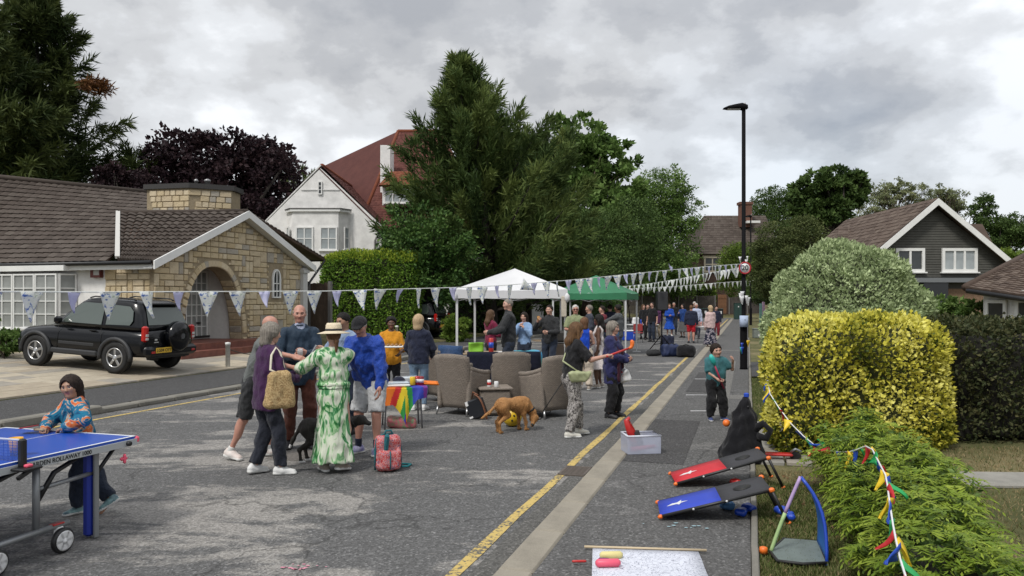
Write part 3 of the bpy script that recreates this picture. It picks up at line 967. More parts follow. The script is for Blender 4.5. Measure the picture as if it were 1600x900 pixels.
def strip(name,us,vs_fn,z,m,kind='structure',parent=None,zf=None):
 """ribbon in street coordinates; vs_fn(u) -> list of v"""
 V,Fc=[],[]
 for u in us:
  row=vs_fn(u)
  for v in row:V.append(S(u,v,zf(u,v)if zf else z))
 w=len(row)
 for i in range(len(us)-1):
  for j in range(w-1):Fc.append((i*w+j,(i+1)*w+j,(i+1)*w+j+1,i*w+j+1)[::-1])
 mb=MB();mb.add(V,Fc,0,False)
 o=mb.build(name,m,parent)
 if parent is None:tag(o,kind=kind)
 return o
us=[-12,0,5,10,15,20,26,33,40,55,80,96,130,220,500,1200]
def gz(u,v):
 far=max(0,u-88)*.012 if abs(v)<60 else 0
 return ground_z(v)+min(far,.5)
strip('ground',us,lambda u:[-1200]+GV+[1200],0,M_GROUND,zf=lambda u,v:gz(u,v))
strip('road',[-12,20,45,84],lambda u:[-8.75,-4,0],0.0,M_ROAD)
strip('side_road',[84.0,90.5],lambda u:[-90,-8.75,0,60],0.002,M_ROAD)
strip('pavement',[-12,20,45,83.9],lambda u:[.268,1.655],0.082,M_PAVE)
kerb=strip('kerb',[-12,20,45,83.9],lambda u:[-.004,.262],0.03,M_KERB2)
KST=MB().box((0,0,0),(.905,.258,.16),0,bevel=.018).mesh('kerb_stone',M_KERB)
def kerb_stones(v,u0,u1,me,parent,ztop,w=.915):
 u=u0
 while u<u1:
  p=S(u,v,ztop-.08+rnd.uniform(-.004,.004))
  link('kerb_stone',me,parent,tuple(p),(0,rnd.uniform(-.004,.004),STREET+rnd.uniform(-.006,.006)))
  u+=w
kerb_stones(.132,-2.3,42,KST,kerb,.084)
far_kerb=strip('kerb',[42.2,83.9],lambda u:[0.0,.262],0.083,M_KERB)
strip('gutter_channel',[-12,20,45,83.9],lambda u:[-.215,-.012],0.004,asphalt('gutter_setts',(.115,.112,.105),(.2,.19,.17),.60,27.0,cracks=False))
strip('yellow_line',list(np.arange(-6,24,1.0))+[24,27.4],lambda u:[-.362+.012*math.sin(u*1.7),-.272+.010*math.sin(u*2.3+1)],0.005,M_YELLOW)
strip('yellow_line',[55,70,83],lambda u:[-.375,-.268],0.005,M_YELLOW)
strip('pavement',[-12,8.2,12,13.4,17,40,83.9],lambda u:[-11.30,-8.99],0.09,M_PAVE2)
kerb_l=strip('kerb',[-12,20,45,83.9],lambda u:[-8.99,-8.75],0.02,M_KERB2)
KSL=MB().box((0,0,0),(.905,.232,.2),0,bevel=.022).mesh('kerb_stone',M_KERB2)
kerb_stones(-8.875,4,11.2,KSL,kerb_l,.115)
kerb_stones(-8.875,11.2,17.6,KSL,kerb_l,.065)
kerb_stones(-8.875,17.6,46,KSL,kerb_l,.105)
strip('yellow_line',list(np.arange(4,26,2.0)),lambda u:[-8.36+.01*math.sin(u),-8.275],0.005,M_YELLOW)
strip('pavement_joint',[19.0,19.09],lambda u:[-8.2,-.4],0.006,M_WHITELINE)
M_PATCH=asphalt('patched_asphalt',(.17,.165,.155),(.2,.19,.18),.7,41.0,cracks=False)
M_PATCHD=asphalt('dark_patch_asphalt',(.072,.07,.07),(.1,.1,.1),.7,47.0,cracks=False)
for(u0,u1,v0,v1,m,dz)in((13.1,24.5,1.02,1.30,M_PATCH,.086),(15.3,15.9,1.302,1.64,M_PATCH,.086),(22.0,22.5,.28,1.018,M_PATCH,.086),(16.2,20.5,.45,.95,M_PATCHD,.088),(29.5,30.0,.28,1.64,M_PATCH,.086),(9.2,12.4,.275,.95,M_PATCHD,.086),(-2,3.4,.28,1.62,M_PATCHD,.085)):
 strip('pavement_patch',[u0,(u0+u1)/2,u1],lambda u:[v0,v1],dz,m)
M_CHALK=road_paint('white_chalk',(.62,.62,.62),.42)
for(px,py,w)in((1085,592,.55),(1071,617,.42),(1078,642,.36)):
 p=G(px,py,.09)
 mb=MB();mb.add([(0,-.035,0),(w,-.02,0),(w*.98,.03,0),(.02,.04,0)],[(0,1,2,3)])
 tag(mb.build('chalk_mark',M_CHALK,None,tuple(p),(0,0,R(-3+px%5))),kind='structure')
edging=tag(link('edging',MB().box((0,0,0),(.1,.04,.05),0).mesh('edging',M_KERB2),None,tuple(S(3.6,1.685,.06)),(0,0,STREET)),kind='structure')
ES=MB().box((0,0,0),(.89,.05,.12),0,bevel=.008).mesh('edging_stone',M_KERB2)
for i in range(40):
 u=4.1+i*.9
 o=link('edging_stone',ES,edging)
 o.location=(u-3.6,0,rnd.uniform(-.012,.0));o.rotation_euler=(0,0,rnd.uniform(-.01,.01))
path=thing('garden_path',None,None,tuple(S(9.7,1.75,.095)),STREET);tag(path,kind='structure')
PS=[MB().box((0,0,0),(.40,.27,.05),0,bevel=.01).mesh('paving_slab',M_PALESLAB),MB().box((0,0,0),(.40,.27,.05),0,bevel=.01).mesh('paving_slab',M_SLAB[1])]
for i in range(7):
 for j in range(2):
  link('paving_slab',PS[(i+j)%2],path,(i*.42,-.14-j*.29+.0,rnd.uniform(-.006,.006)),(0,0,rnd.uniform(-.02,.02)))
drive_r=strip('side_driveway',[19.5,24.0],lambda u:[1.72,9],0.115,M_PAVE2)
def zL(v):return ground_z(v)
drive=strip('driveway',[4,12,23.5],lambda u:[-11.34,-14,-17.6],0,M_KERB2,zf=lambda u,v:zL(v)+.012)
SLM={}
def slab_mesh(L,W,m):
 key=(L,W,m.name)
 if key not in SLM:SLM[key]=MB().box((0,0,0),(L-.018,W-.018,.05),0,bevel=.008).mesh('paving_slab',m)
 return SLM[key]
tilt=math.atan2(GZ[2]-GZ[3],8.65)
v=-11.36;n_slab=0
while v>-17.4:
 W_=rnd.choice((.3,.45,.6));u=4+rnd.random()*.5
 vm=v-W_/2
 while u<(21.2 if v>-13.8 else 23.4):
  L_=rnd.choice((.45,.6,.6,.9))*1.35
  p=S(u+L_/2,vm,zL(vm)+.005)
  if 9.5<u<30:
   Mx=Matrix.Rotation(STREET,4,'Z')@Matrix.Rotation(tilt,4,'X')
   link('paving_slab',slab_mesh(round(L_,3),W_,rnd.choice(M_SLAB)),drive,tuple(p),Mx.to_euler());n_slab+=1
  u+=L_
 v-=W_
M_GRASS=leaf_mat('grass_blades',(.035,.055,.012),(.085,.12,.03),(.19,.20,.085),.7,.25,2.5)
M_DRYGRASS=leaf_mat('dry_grass_blades',(.09,.085,.035),(.21,.175,.085),(.38,.29,.165),.8,.2,1.2)
def grass(name,n,region,zf,m,h=(.02,.06),keep=None):
 pts=[]
 while len(pts)<n:
  q=region(nrg.random((n,2)))
  if keep is not None:q=q[keep(q)]
  pts+=list(q)
 q=np.array(pts[:n]);z=np.array([zf(a[0],a[1])for a in q])
 ang=nrg.random(n)*6.283;hh=nrg.uniform(h[0],h[1],n);ln=nrg.normal(0,.5,(n,2))*hh[:,None]
 w=.0035+nrg.random(n)*.004
 b0=np.stack([q[:,0]-np.cos(ang)*w,q[:,1]-np.sin(ang)*w,z-.006],1)
 b1=np.stack([q[:,0]+np.cos(ang)*w,q[:,1]+np.sin(ang)*w,z-.006],1)
 tp=np.stack([q[:,0]+ln[:,0],q[:,1]+ln[:,1],z+hh],1)
 V=np.stack([b0,b1,tp],1).reshape(-1,3)
 t=np.repeat(nrg.random(n),3)
 return tag(link(name,np_mesh(name,V,np.arange(3*n).reshape(-1,3),m,tint=t)),kind='stuff')
def uv_region(u0,u1,v0,v1):
 return lambda r:np.array([S(u0+a*(u1-u0),v0+b_*(v1-v0))[:2]for a,b_ in r])
grass('verge_grass',26000,uv_region(3.6,8.6,1.70,2.5),lambda x,y:on_ground(x,y),M_GRASS,(.015,.05))
grass('verge_grass',12000,uv_region(3.6,9.2,1.70,3.0),lambda x,y:on_ground(x,y),M_DRYGRASS,(.012,.04))
grass('verge_grass',12000,uv_region(11.2,19.4,1.70,2.6),lambda x,y:on_ground(x,y),M_GRASS,(.02,.06))
grass('lawn_grass',22000,lambda r:np.stack([2.6+r[:,0]*5.5,3.2+r[:,1]*6.3],1),lambda x,y:on_ground(x,y),M_DRYGRASS,(.015,.04),keep=lambda q:np.array([vof(a)>2.9 for a in q]))
grass('lawn_grass',4000,lambda r:np.stack([2.6+r[:,0]*5.5,3.2+r[:,1]*6.3],1),lambda x,y:on_ground(x,y),M_GRASS,(.02,.05),keep=lambda q:np.array([vof(a)>2.9 for a in q]))
grass('front_lawn_grass',16000,uv_region(21.4,25.0,-11.5,-13.6),lambda x,y:on_ground(x,y),M_GRASS,(.03,.07))
strip('front_lawn',[21.3,25.2],lambda u:[-11.38,-13.8],0,mat('lawn_soil',(.05,.075,.02),.95,var=.4),zf=lambda u,v:zL(v)+.05)
tag(link('stepping_stone',MB().box((0,0,0),(1.5,.55,.06),0,bevel=.02).mesh('stepping_stone',M_PALESLAB),None,tuple(G(1575,752,.1)+np.array([.25,0,.005])),(0,0,R(-3))),kind='structure')
# foliage
def rand_unit(n):
 v=nrg.normal(size=(n,3));return v/np.linalg.norm(v,axis=1)[:,None]
def leaves_mesh(name,pts,dirs,length,width,m,tint=None,up=None):
 """one folded diamond per leaf"""
 n=len(pts);dirs=dirs/(np.linalg.norm(dirs,axis=1)[:,None]+1e-9)
 L=np.broadcast_to(np.asarray(length,float),(n,))[:,None];Wd=np.broadcast_to(np.asarray(width,float),(n,))[:,None]
 r=rand_unit(n)if up is None else up
 b_=np.cross(dirs,r);b_/=(np.linalg.norm(b_,axis=1)[:,None]+1e-9)
 nn=np.cross(dirs,b_)
 v0=pts;v2=pts+dirs*L
 v1=pts+dirs*L*.45+b_*Wd*.5+nn*Wd*.12;v3=pts+dirs*L*.45-b_*Wd*.5+nn*Wd*.12
 V=np.stack([v0,v1,v2,v3],1).reshape(-1,3)
 t=nrg.random(n)if tint is None else tint
 return np_mesh(name,V,np.arange(4*n).reshape(-1,4),m,tint=np.repeat(t,4),smooth=False)
BARK=mat('bark',(.075,.058,.042),.95,var=.35,vscale=5,bump=.8,bscale=18)
BARK_D=mat('dark_bark',(.032,.026,.021),.95,var=.35,vscale=5,bump=.8,bscale=18)
def limbs(mb,base,top,r,targets,nl,seed=0):
 """trunk and limbs towards some of the clump centres"""
 base=np.array(base,float);top=np.array(top,float)
 g=random.Random(seed)
 mid=[base+(top-base)*q+np.array([g.uniform(-1,1),g.uniform(-1,1),0])*r*.7*(q>0)*(q<1)for q in(0,.3,.6,.85,1)]
 mb.tube(mid,[r*1.25,r,r*.8,r*.55,r*.3],0,8)
 for t in targets[:nl]:
  q=g.uniform(.25,.85);a=base+(top-base)*q;t=np.array(t,float)
  m_=(a+t)/2+np.array([g.uniform(-1,1),g.uniform(-1,1),g.uniform(0,1.5)])*.12*np.linalg.norm(t-a)
  rr=r*(.55-.35*q)
  mb.tube([a,m_,t],[rr,rr*.6,rr*.25],0,5)
def broadleaf(label,base,blobs,n,leaf,m,trunk_r=.25,bark=BARK,clump=.55,fill=.45,group=None,name='tree',cat='tree',nl=26,seed=1,droop=0.0,trunk_top=None,trunk=True):
 """blobs: list of (centre, radii); crown of leaf clumps spread through them"""
 g=np.random.default_rng(seed);base=np.array(base,float)
 root=thing(name,label,cat,tuple(base),0,group)
 vol=np.array([np.prod(r)**(2/3)for _,r in blobs]);cnt=(vol/vol.sum()*n).astype(int)
 Pp,D,T,cl=[],[],[],[]
 for(c,r),k in zip(blobs,cnt):
  c=np.array(c,float);r=np.array(r,float)
  nc=max(5,int(k/55))
  u=g.normal(size=(nc,3));u/=np.linalg.norm(u,axis=1)[:,None]
  rad=g.random(nc)**fill
  cc=c+u*r*rad[:,None]
  cl+=[tuple(x)for x in cc[rad>.55]]
  cr=clump*(.6+g.random(nc)*.9)*float(np.mean(r))*.42
  lum=g.normal(0,.16,nc)
  kk=max(1,k//nc)
  idx=np.repeat(np.arange(nc),kk)
  off=g.normal(size=(len(idx),3));off/=np.linalg.norm(off,axis=1)[:,None];off*=(g.random(len(idx))**.5)[:,None]
  off[:,2]*=.62
  p=cc[idx]+off*cr[idx][:,None]
  Pp.append(p)
  d=off*.8+u[idx]*.5+g.normal(size=off.shape)*.6;d[:,2]-=droop
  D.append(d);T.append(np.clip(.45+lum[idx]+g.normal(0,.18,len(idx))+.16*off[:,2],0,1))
 Pp=np.concatenate(Pp)-base;D=np.concatenate(D);T=np.concatenate(T)
 sz=leaf*g.uniform(.65,1.35,len(Pp))
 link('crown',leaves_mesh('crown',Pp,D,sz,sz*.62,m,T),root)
 if trunk:
  mb=MB();random.Random(seed).shuffle(cl)
  top=np.array(trunk_top,float)if trunk_top is not None else np.mean([c for c,_ in blobs],0)
  limbs(mb,(0,0,0),top-base,trunk_r,[np.array(x)-base for x in cl],nl,seed)
  mb.build('trunk',bark,root)
 return root
def conifer(label,base,H,Rm,n_br,m,sprays=26,seed=1,up=.35,z0=.03,tip=.4,wid=.06,shape=1.0,name='conifer_tree',trunk_r=.3,group=None,lean=0.0,dens=1.0,droopy=0.0,leafl=1.0,extra=None):
 """upswept feathery evergreen: branches carry narrow sprays"""
 g=np.random.default_rng(seed);base=np.array(base,float)
 root=thing(name,label,'tree',tuple(base),0,group)
 P_,D_,T_,L_=[],[],[],[]
 mb=MB();mb.tube([(0,0,0),(lean*.3,0,H*.5),(lean,0,H*.96)],[trunk_r,trunk_r*.6,.03],0,8)
 for i in range(n_br):
  q=z0+(1-z0)*(i+g.random())/n_br
  prof=(1-q)**(.75*shape)*(1-math.exp(-(q+.10)*9))+.035
  Lb=Rm*prof*g.uniform(.55,1.32)
  az=g.random()*6.283;el=up*g.uniform(.4,1.5)+q*.75
  d=np.array([math.cos(az)*math.cos(el),math.sin(az)*math.cos(el),math.sin(el)])
  a=np.array([lean*q,0,H*q*.93])
  tipp=a+d*Lb+np.array([0,0,.10*Lb])
  if i%3==0:mb.tube([a,a+d*Lb*.5-np.array([0,0,.05*Lb]),tipp],[.02+.014*Lb,.02+.006*Lb,.006],0,4)
  ns=int(sprays*(.35+Lb/Rm)*dens)
  s=g.random(ns)**.62
  s=.12+.88*s
  sag=-.05*Lb*np.sin(s*3.14)
  c=a+d*Lb*s[:,None]+np.array([0,0,1.0])*(sag+.10*Lb*s*s)[:,None]+g.normal(0,1,(ns,3))*(.07*Lb*(1.16-s)+.03)[:,None]*np.array([1,1,.7])
  nl=7
  idx=np.repeat(np.arange(ns),nl)
  dd=d+g.normal(0,.42,(ns,3))+np.array([0,0,.28-droopy]);dd/=np.linalg.norm(dd,axis=1)[:,None]
  along=np.tile(np.linspace(-.15,1.0,nl),ns)[:,None]*.42*tip*1.4
  P_.append(c[idx]+dd[idx]*along+g.normal(0,.03,(len(idx),3)))
  D_.append(dd[idx]+g.normal(0,.42,(len(idx),3)))
  lum=g.normal(.44,.20)+.16*(s-.5)  # random branch tone, its light end painted in as highlights; tips lighter
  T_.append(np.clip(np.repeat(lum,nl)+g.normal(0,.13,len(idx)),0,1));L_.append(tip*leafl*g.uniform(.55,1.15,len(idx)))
 P_=np.concatenate(P_);D_=np.concatenate(D_);T_=np.concatenate(T_);L_=np.concatenate(L_)
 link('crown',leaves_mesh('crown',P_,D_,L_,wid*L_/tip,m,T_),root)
 mb.build('trunk',BARK_D,root)
 return root
def hedge_sdf_points(fn,lo,hi,h,n,jitter=.05,inset=(-.06,.04)):
 """random points near the surface of an sdf with outward normals"""
 v,q=sdf_mesh(fn,lo,hi,h)
 a,b_,c,d=(v[q[:,i]]for i in range(4))
 nr=np.cross(c-a,d-b_);ar=np.linalg.norm(nr,axis=1);nr/=(ar[:,None]+1e-9)
 k=nrg.choice(len(q),n,p=ar/ar.sum());r=nrg.random((n,2))
 p=a[k]*((1-r[:,:1])*(1-r[:,1:]))+b_[k]*(r[:,:1]*(1-r[:,1:]))+c[k]*(r[:,:1]*r[:,1:])+d[k]*((1-r[:,:1])*r[:,1:])
 nn=nr[k]
 return(v,q),p+nn*nrg.uniform(inset[0],inset[1],n)[:,None],nn
def hedge(label,name,fn,lo,hi,n,leaf,wid,m,core,h=.09,inset=(-.10,.05),spread=.8,up=.3,tint=None,cat='hedge',core_in=.15,group=None,extra=None):
 (v,q),p,nn=hedge_sdf_points(fn,lo,hi,h,n,inset=inset)
 base=np.array([(lo[0]+hi[0])/2,(lo[1]+hi[1])/2,lo[2]])
 root=thing(name,label,cat,tuple(base),0,group)
 d=nn*.55+nrg.normal(size=nn.shape)*spread*.6+np.array([0,0,up])
 t=np.clip(nrg.normal(.5,.2,n)+(tint(p,nn)if tint else 0),0,1)
 L_=leaf*nrg.uniform(.6,1.35,n)
 link('foliage',leaves_mesh('foliage',p-base,d,L_,wid*L_/leaf,m,t),root)
 v2,q2=sdf_mesh(lambda P_:fn(P_)+core_in,lo,hi,h*1.2)
 link('branches',np_mesh('branches',v2-base,q2,core),root)
 return root
# buildings
V3=lambda*a:np.array(a,float)
def glass(name,c,rough=.08):
 return mat(name,c,rough,spec=.6,var=.25,vscale=1.3)
GL_DARK=glass('window_glass_dark',(.035,.04,.042))
GL_NET=glass('window_glass_net_curtain',(.25,.26,.25),.2)
GL_GREY=glass('window_glass_pale_blind',(.30,.33,.34),.2)
WHITE=mat('white_paint',(.74,.74,.72),.5,var=.05,vscale=3)
WHITE_R=mat('white_render',(.74,.73,.71),.9,var=.12,vscale=2.2,bump=.5,bscale=45)
BLACKP=mat('black_plastic',(.012,.012,.013),.45)
BROWN_W=mat('brown_wood',(.055,.03,.018),.6,var=.3,vscale=6)
def tile_mat(name,cs):
 k=NT(name,.85,.25)
 n=k.noise(k.vec(),1.3,5,.65);n2=k.noise(k.vec(),9,4,.6)
 at=k.n('ShaderNodeAttribute',attribute_name='tint')
 f=k.math('ADD',k.math('MULTIPLY',at.outputs['Fac'],.34),k.math('ADD',k.math('MULTIPLY',n,.42),k.math('MULTIPLY',n2,.25)))
 k.color(k.ramp(f,[(.25,cs[0]),(.5,cs[1]),(.72,cs[2]),(.86,cs[3])]))
 k.bump(n2,.3,.01)
 return k.m
T_BROWN=tile_mat('brown_concrete_tile',((.050,.039,.032),(.078,.062,.052),(.10,.083,.07),(.18,.16,.13)))
T_RED=tile_mat('red_clay_tile',((.075,.026,.022),(.115,.042,.034),(.15,.058,.047),(.19,.10,.078)))
T_OLD=tile_mat('old_brown_tile',((.060,.042,.033),(.105,.076,.06),(.145,.112,.09),(.23,.20,.15)))
T_ORANGE=tile_mat('orange_hung_tile',((.15,.045,.024),(.20,.066,.035),(.25,.09,.048),(.28,.12,.07)))
def tile_roof(name,BL,BR,TR,TL,tw,th,m,parent,wave=.03,lift=.03,clip=None,jit=.01):
 """interlocking tiles laid on the four sided patch, joined into one part"""
 BL,BR,TR,TL=(np.array(p,float)for p in(BL,BR,TR,TL))
 wb=np.linalg.norm(BR-BL);hh=(np.linalg.norm(TL-BL)+np.linalg.norm(TR-BR))/2
 nx=max(1,int(round(max(wb,np.linalg.norm(TR-TL))/tw)));ny=max(1,int(round(hh/th)))
 nrm=np.cross(BR-BL,TL-BL);nrm/=np.linalg.norm(nrm)
 if nrm[2]<0:nrm=-nrm
 def pt(s,t):return(BL*(1-s)+BR*s)*(1-t)+(TL*(1-s)+TR*s)*t
 pu=[(0,.0),(.25,.8),(.5,1),(.75,.55),(1,0.0)]
 V,Fc,T=[],[],[]
 for j in range(ny):
  for i in range(nx):
   s0,s1=i/nx,(i+1)/nx;t0,t1=j/ny,min(1.0,(j+1.06)/ny)
   if clip is not None and not clip(pt((s0+s1)/2,(t0+t1)/2)):continue
   o=len(V);tv=rnd.random();dz=rnd.uniform(-jit,jit)
   low,top,lip=[],[],[]
   for a,w in pu:
    s=s0+(s1-s0)*a
    low.append(pt(s,t0)+nrm*(lift+w*wave+dz));top.append(pt(s,t1)+nrm*(w*wave+.002));lip.append(pt(s,t0)+nrm*(w*wave*.8-.012))
   V+=low+top+lip
   for q in range(4):
    Fc.append((o+q,o+q+1,o+5+q+1,o+5+q));Fc.append((o+10+q,o+10+q+1,o+q+1,o+q))
   T+=[tv]*15
 me=np_mesh(name,V,Fc,m,tint=T,smooth=False)
 o=link(name,me,parent);o['kind']='stuff'
 return o
def inv_loc(o,root_loc):o.location=tuple(np.array(o.location)-np.array(root_loc));return o
def slab_part(name,poly,th,m,parent):
 poly=[np.array(p,float)for p in poly]
 n=np.cross(poly[1]-poly[0],poly[2]-poly[0]);n/=np.linalg.norm(n)
 if n[2]>0:n=-n
 mb=MB();mb.prism(poly,n*th)
 return mb.build(name,m,parent)
def window(parent,org,xd,w,h,nx,ny,out,fm=None,gm=None,bar=.05,depth=.06,sill=True,bars=None,name='window',glaze=.018):
 """frame with nx*ny panes; org = lower left corner, xd along, out = outward normal"""
 fm=fm or WHITE;gm=gm or GL_NET
 xd=nrmv(xd);out=nrmv(out);up=V3(0,0,1)
 org=np.array(org,float)
 M=Matrix(((xd[0],-out[0],0),(xd[1],-out[1],0),(0,0,1)))
 mb=MB();eb=bar*1.4
 def bx(x0,x1,z0,z1,d):mb.box(((x0+x1)/2,-d/2,(z0+z1)/2),(x1-x0,d,z1-z0),0)
 bx(0,w,0,eb,depth);bx(0,w,h-eb,h,depth);bx(0,eb,eb,h-eb,depth);bx(w-eb,w,eb,h-eb,depth)
 gw,gh=(w-2*eb),(h-2*eb)
 for i in range(1,nx):bx(eb+gw*i/nx-bar/2,eb+gw*i/nx+bar/2,eb,h-eb,depth*.9)
 for j in range(1,ny):bx(eb,w-eb,eb+gh*j/ny-bar*.4,eb+gh*j/ny+bar*.4,depth*.8)
 if sill:mb.box((w/2,-depth*.9,-.03),(w+.14,depth*1.8,.06),0)
 o=mb.build(name,fm,parent,tuple(org),M.to_euler())
 pm=MB().box((0,0,0),(gw/nx*.98,.012,gh/ny*.98),0).mesh('pane',gm)
 for i in range(nx):
  for j in range(ny):
   link('pane',pm,o,(eb+gw*(i+.5)/nx,-glaze,eb+gh*(j+.5)/ny),(rnd.uniform(-.006,.006),0,rnd.uniform(-.01,.01)))
 return o
# stone fronted bungalow
def stone_mat(name,c):
 k=NT(name,.93,.2);n=k.noise(k.vec(),5,6,.7);n2=k.noise(k.vec(),30,4,.6)
 f=k.math('ADD',k.math('MULTIPLY',n,.6),k.math('MULTIPLY',n2,.4))
 k.color(k.ramp(f,[(.3,tuple(x*.66 for x in c)),(.5,c),(.75,tuple(x*1.25 for x in c))]))
 k.bump(k.math('ADD',n,n2),.8,.02);return k.m
STONES=[stone_mat('buff_stone',(0.506,0.418,0.286)),stone_mat('gold_stone',(0.517,0.424,0.275)),stone_mat('grey_stone',(0.374,0.341,0.286)),stone_mat('pale_stone',(0.572,0.484,0.341)),stone_mat('ochre_stone',(0.462,0.369,0.231))]
MORTAR=stone_mat('stone_mortar',(.30,.245,.165))
A0=V3(-10.27,22.0,0);dS=V3(SD[0],SD[1],0);nS=V3(SN[0],SN[1],0)
GA=lambda t,z,o=0.0:A0+dS*t+nS*o+V3(0,0,z)
FA=lambda s,z,o=0.0:A0-nS*s-dS*o+V3(0,0,z)
GT0,GTP,GT1=0.0,3.94,7.8
EZ0,PZ,EZ1=2.98,4.70,3.30
bung=thing('bungalow','stone fronted bungalow with brown tiled roof and wide arched porch behind the black car','house')
def rake(t):return(EZ0+(PZ-EZ0)*t/GTP)if t<GTP else(PZ+(EZ1-PZ)*(t-GTP)/(GT1-GTP))
AC,AHW,AZB,AH=2.62,1.42,.62,2.36
def arch_z(t):
 x=abs(t-AC)/AHW
 return AZB+AH*max(0,1-x**2.5)**(1/1.9)if x<1 else-9
WB=.1
mb=MB();ts=sorted(set(list(np.linspace(0,GT1,40))+[AC+AHW*q for q in np.linspace(-1,1,33)]+[GTP]))
for a,b_ in zip(ts[:-1],ts[1:]):
 za,zb=max(arch_z(a+1e-6),WB),max(arch_z(b_-1e-6),WB)
 mb.add([GA(a,za),GA(b_,zb),GA(b_,rake(b_)),GA(a,rake(a))],[(0,1,2,3)])
 mb.add([GA(a,za,-.5),GA(b_,zb,-.5),GA(b_,rake(b_),-.5),GA(a,rake(a),-.5)],[(3,2,1,0)])
 if za>WB+.01 or zb>WB+.01:mb.add([GA(a,za),GA(b_,zb),GA(b_,zb,-.5),GA(a,za,-.5)],[(0,3,2,1)])
for t in(AC-AHW,AC+AHW):mb.add([GA(t,WB),GA(t,AZB+.02),GA(t,AZB+.02,-.5),GA(t,WB,-.5)],[(0,1,2,3)])
mb.add([FA(0,WB),FA(1.71,WB),FA(1.71,EZ0),FA(0,EZ0)],[(0,1,2,3)])
mb.add([GA(GT1,WB),GA(GT1,WB,-4),GA(GT1,EZ1,-4),GA(GT1,EZ1)],[(0,1,2,3)])
wall=mb.build('stone_wall',MORTAR,bung)
def stone_field(W_,Hh,cell,ok,place,depth=.05):
 nx,ny=int(W_/cell[0]),int(Hh/cell[1]);occ=np.zeros((nx,ny),bool)
 for j in range(ny):
  for i in range(nx):
   if occ[i,j]:continue
   w,h=rnd.choice(((1,1),(2,1),(2,1),(1,2),(2,2),(3,1),(2,1)))
   w=min(w,nx-i);h=min(h,ny-j)
   while w>1 and(occ[i:i+w,j:j+h].any()):w-=1
   if occ[i:i+w,j:j+h].any():h=1
   occ[i:i+w,j:j+h]=True
   x0,z0,x1,z1=i*cell[0],j*cell[1],(i+w)*cell[0],(j+h)*cell[1]
   if ok(x0,z0,x1,z1):place((x0+x1)/2,(z0+z1)/2,x1-x0,z1-z0,depth)
   else:
    for a in range(w):
     for c in range(h):
      q=(x0+a*cell[0],z0+c*cell[1],x0+(a+1)*cell[0],z0+(c+1)*cell[1])
      if ok(*q):place((q[0]+q[2])/2,(q[1]+q[3])/2,cell[0],cell[1],depth)
      else:
       for e in(0,.5):
        p=(q[0]+e*cell[0],q[1],q[0]+(e+.5)*cell[0],q[1]+cell[1]*.55)
        if ok(*p):place((p[0]+p[2])/2,(p[1]+p[3])/2,p[2]-p[0],p[3]-p[1],depth)
SMESH={}
def stone_mesh(w,h,d):
 m=rnd.choice((0,0,1,1,3,4,2,0,1,3));key=(round(w,2),round(h,2),m)
 if key not in SMESH:SMESH[key]=MB().box((0,0,0),(w-.022,d,h-.02),0,bevel=.016).mesh('stone',STONES[m])
 return SMESH[key]
RG=frame_rot(dS,-nS)
def RM(xd,yd):
 return Matrix(((xd[0],yd[0],0),(xd[1],yd[1],0),(0,0,1))).to_euler()
nst=[0]
def put_g(x,z,w,h,d):
 link('stone',stone_mesh(w,h,.1),wall,tuple(GA(x,z+WB,rnd.uniform(-.022,.004))),RM(dS,-nS));nst[0]+=1
def ok_g(x0,z0,x1,z1):
 for x in(x0,x1):
  if z1+WB>rake(x)-.06:return False
 for x in np.linspace(x0,x1,5):
  for z in(z0+WB,z1+WB):
   xx=(x-AC)/(AHW+.24);
   if abs(xx)<1 and z<AZB+(AH+.22)*max(0,1-abs(xx)**2.5)**(1/1.9):return False
   if abs(x-5.94)<.36 and 1.9<z<3.12:return False
 return z1+WB>.45
stone_field(GT1,4.7,(.20,.185),ok_g,put_g)
def put_f(x,z,w,h,d):
 link('stone',stone_mesh(w,h,.1),wall,tuple(FA(1.71-x,z+WB,rnd.uniform(-.022,.004))),RM(nS,dS));nst[0]+=1
stone_field(1.70,2.85,(.20,.185),lambda x0,z0,x1,z1:z1+WB<EZ0-.02,put_f)
for i in range(30):
 th=math.pi*(i+.5)/30
 x=AC-math.cos(th)*(AHW+.10)
 xx=min(.999,abs(x-AC)/(AHW+.11));z=AZB+(AH+.10)*(1-xx**2.5)**(1/1.9)
 x2=AC-math.cos(th+.05)*(AHW+.10);xx2=min(.999,abs(x2-AC)/(AHW+.11));z2=AZB+(AH+.10)*(1-xx2**2.5)**(1/1.9)
 ang=math.atan2(z2-z,x2-x)
 o=link('stone',stone_mesh(.21 if.2<th<2.9 else.26,.22,.1),wall,tuple(GA(x,z,-.004)))
 o.rotation_euler=(Matrix(((dS[0],-nS[0],0),(dS[1],-nS[1],0),(0,0,1))).to_4x4()@Matrix.Rotation(-ang,4,'Y')).to_euler()
for sg in(-1,1):
 for k in range(3):link('stone',stone_mesh(.2,.22,.1),wall,tuple(GA(AC+sg*(AHW+.11),AZB-.1-k*.23+.05,-.004)),RM(dS,-nS))
for k in range(9):
 z=AZB+.1+k*.22
 x=AHW*(1-((z-AZB)/AH)**1.9)**(1/2.5)
 o=link('stone',MB().box((0,0,0),(.03,.44,.2),0,bevel=.01).mesh('stone',STONES[(k*2)%5]),wall,tuple(GA(AC+x-.005,z,-.25)))
 o.rotation_euler=(Matrix(((dS[0],-nS[0],0),(dS[1],-nS[1],0),(0,0,1))).to_4x4()@Matrix.Rotation(-.12-k*.06,4,'Y')).to_euler()
pz0=AZB
ptrim=mat('porch_white_render',(.66,.65,.62),.8,var=.05)
mb=MB()
mb.add([GA(.6,pz0,-1.25),GA(4.5,pz0,-1.25),GA(4.5,3.3,-1.25),GA(.6,3.3,-1.25)],[(0,1,2,3)])
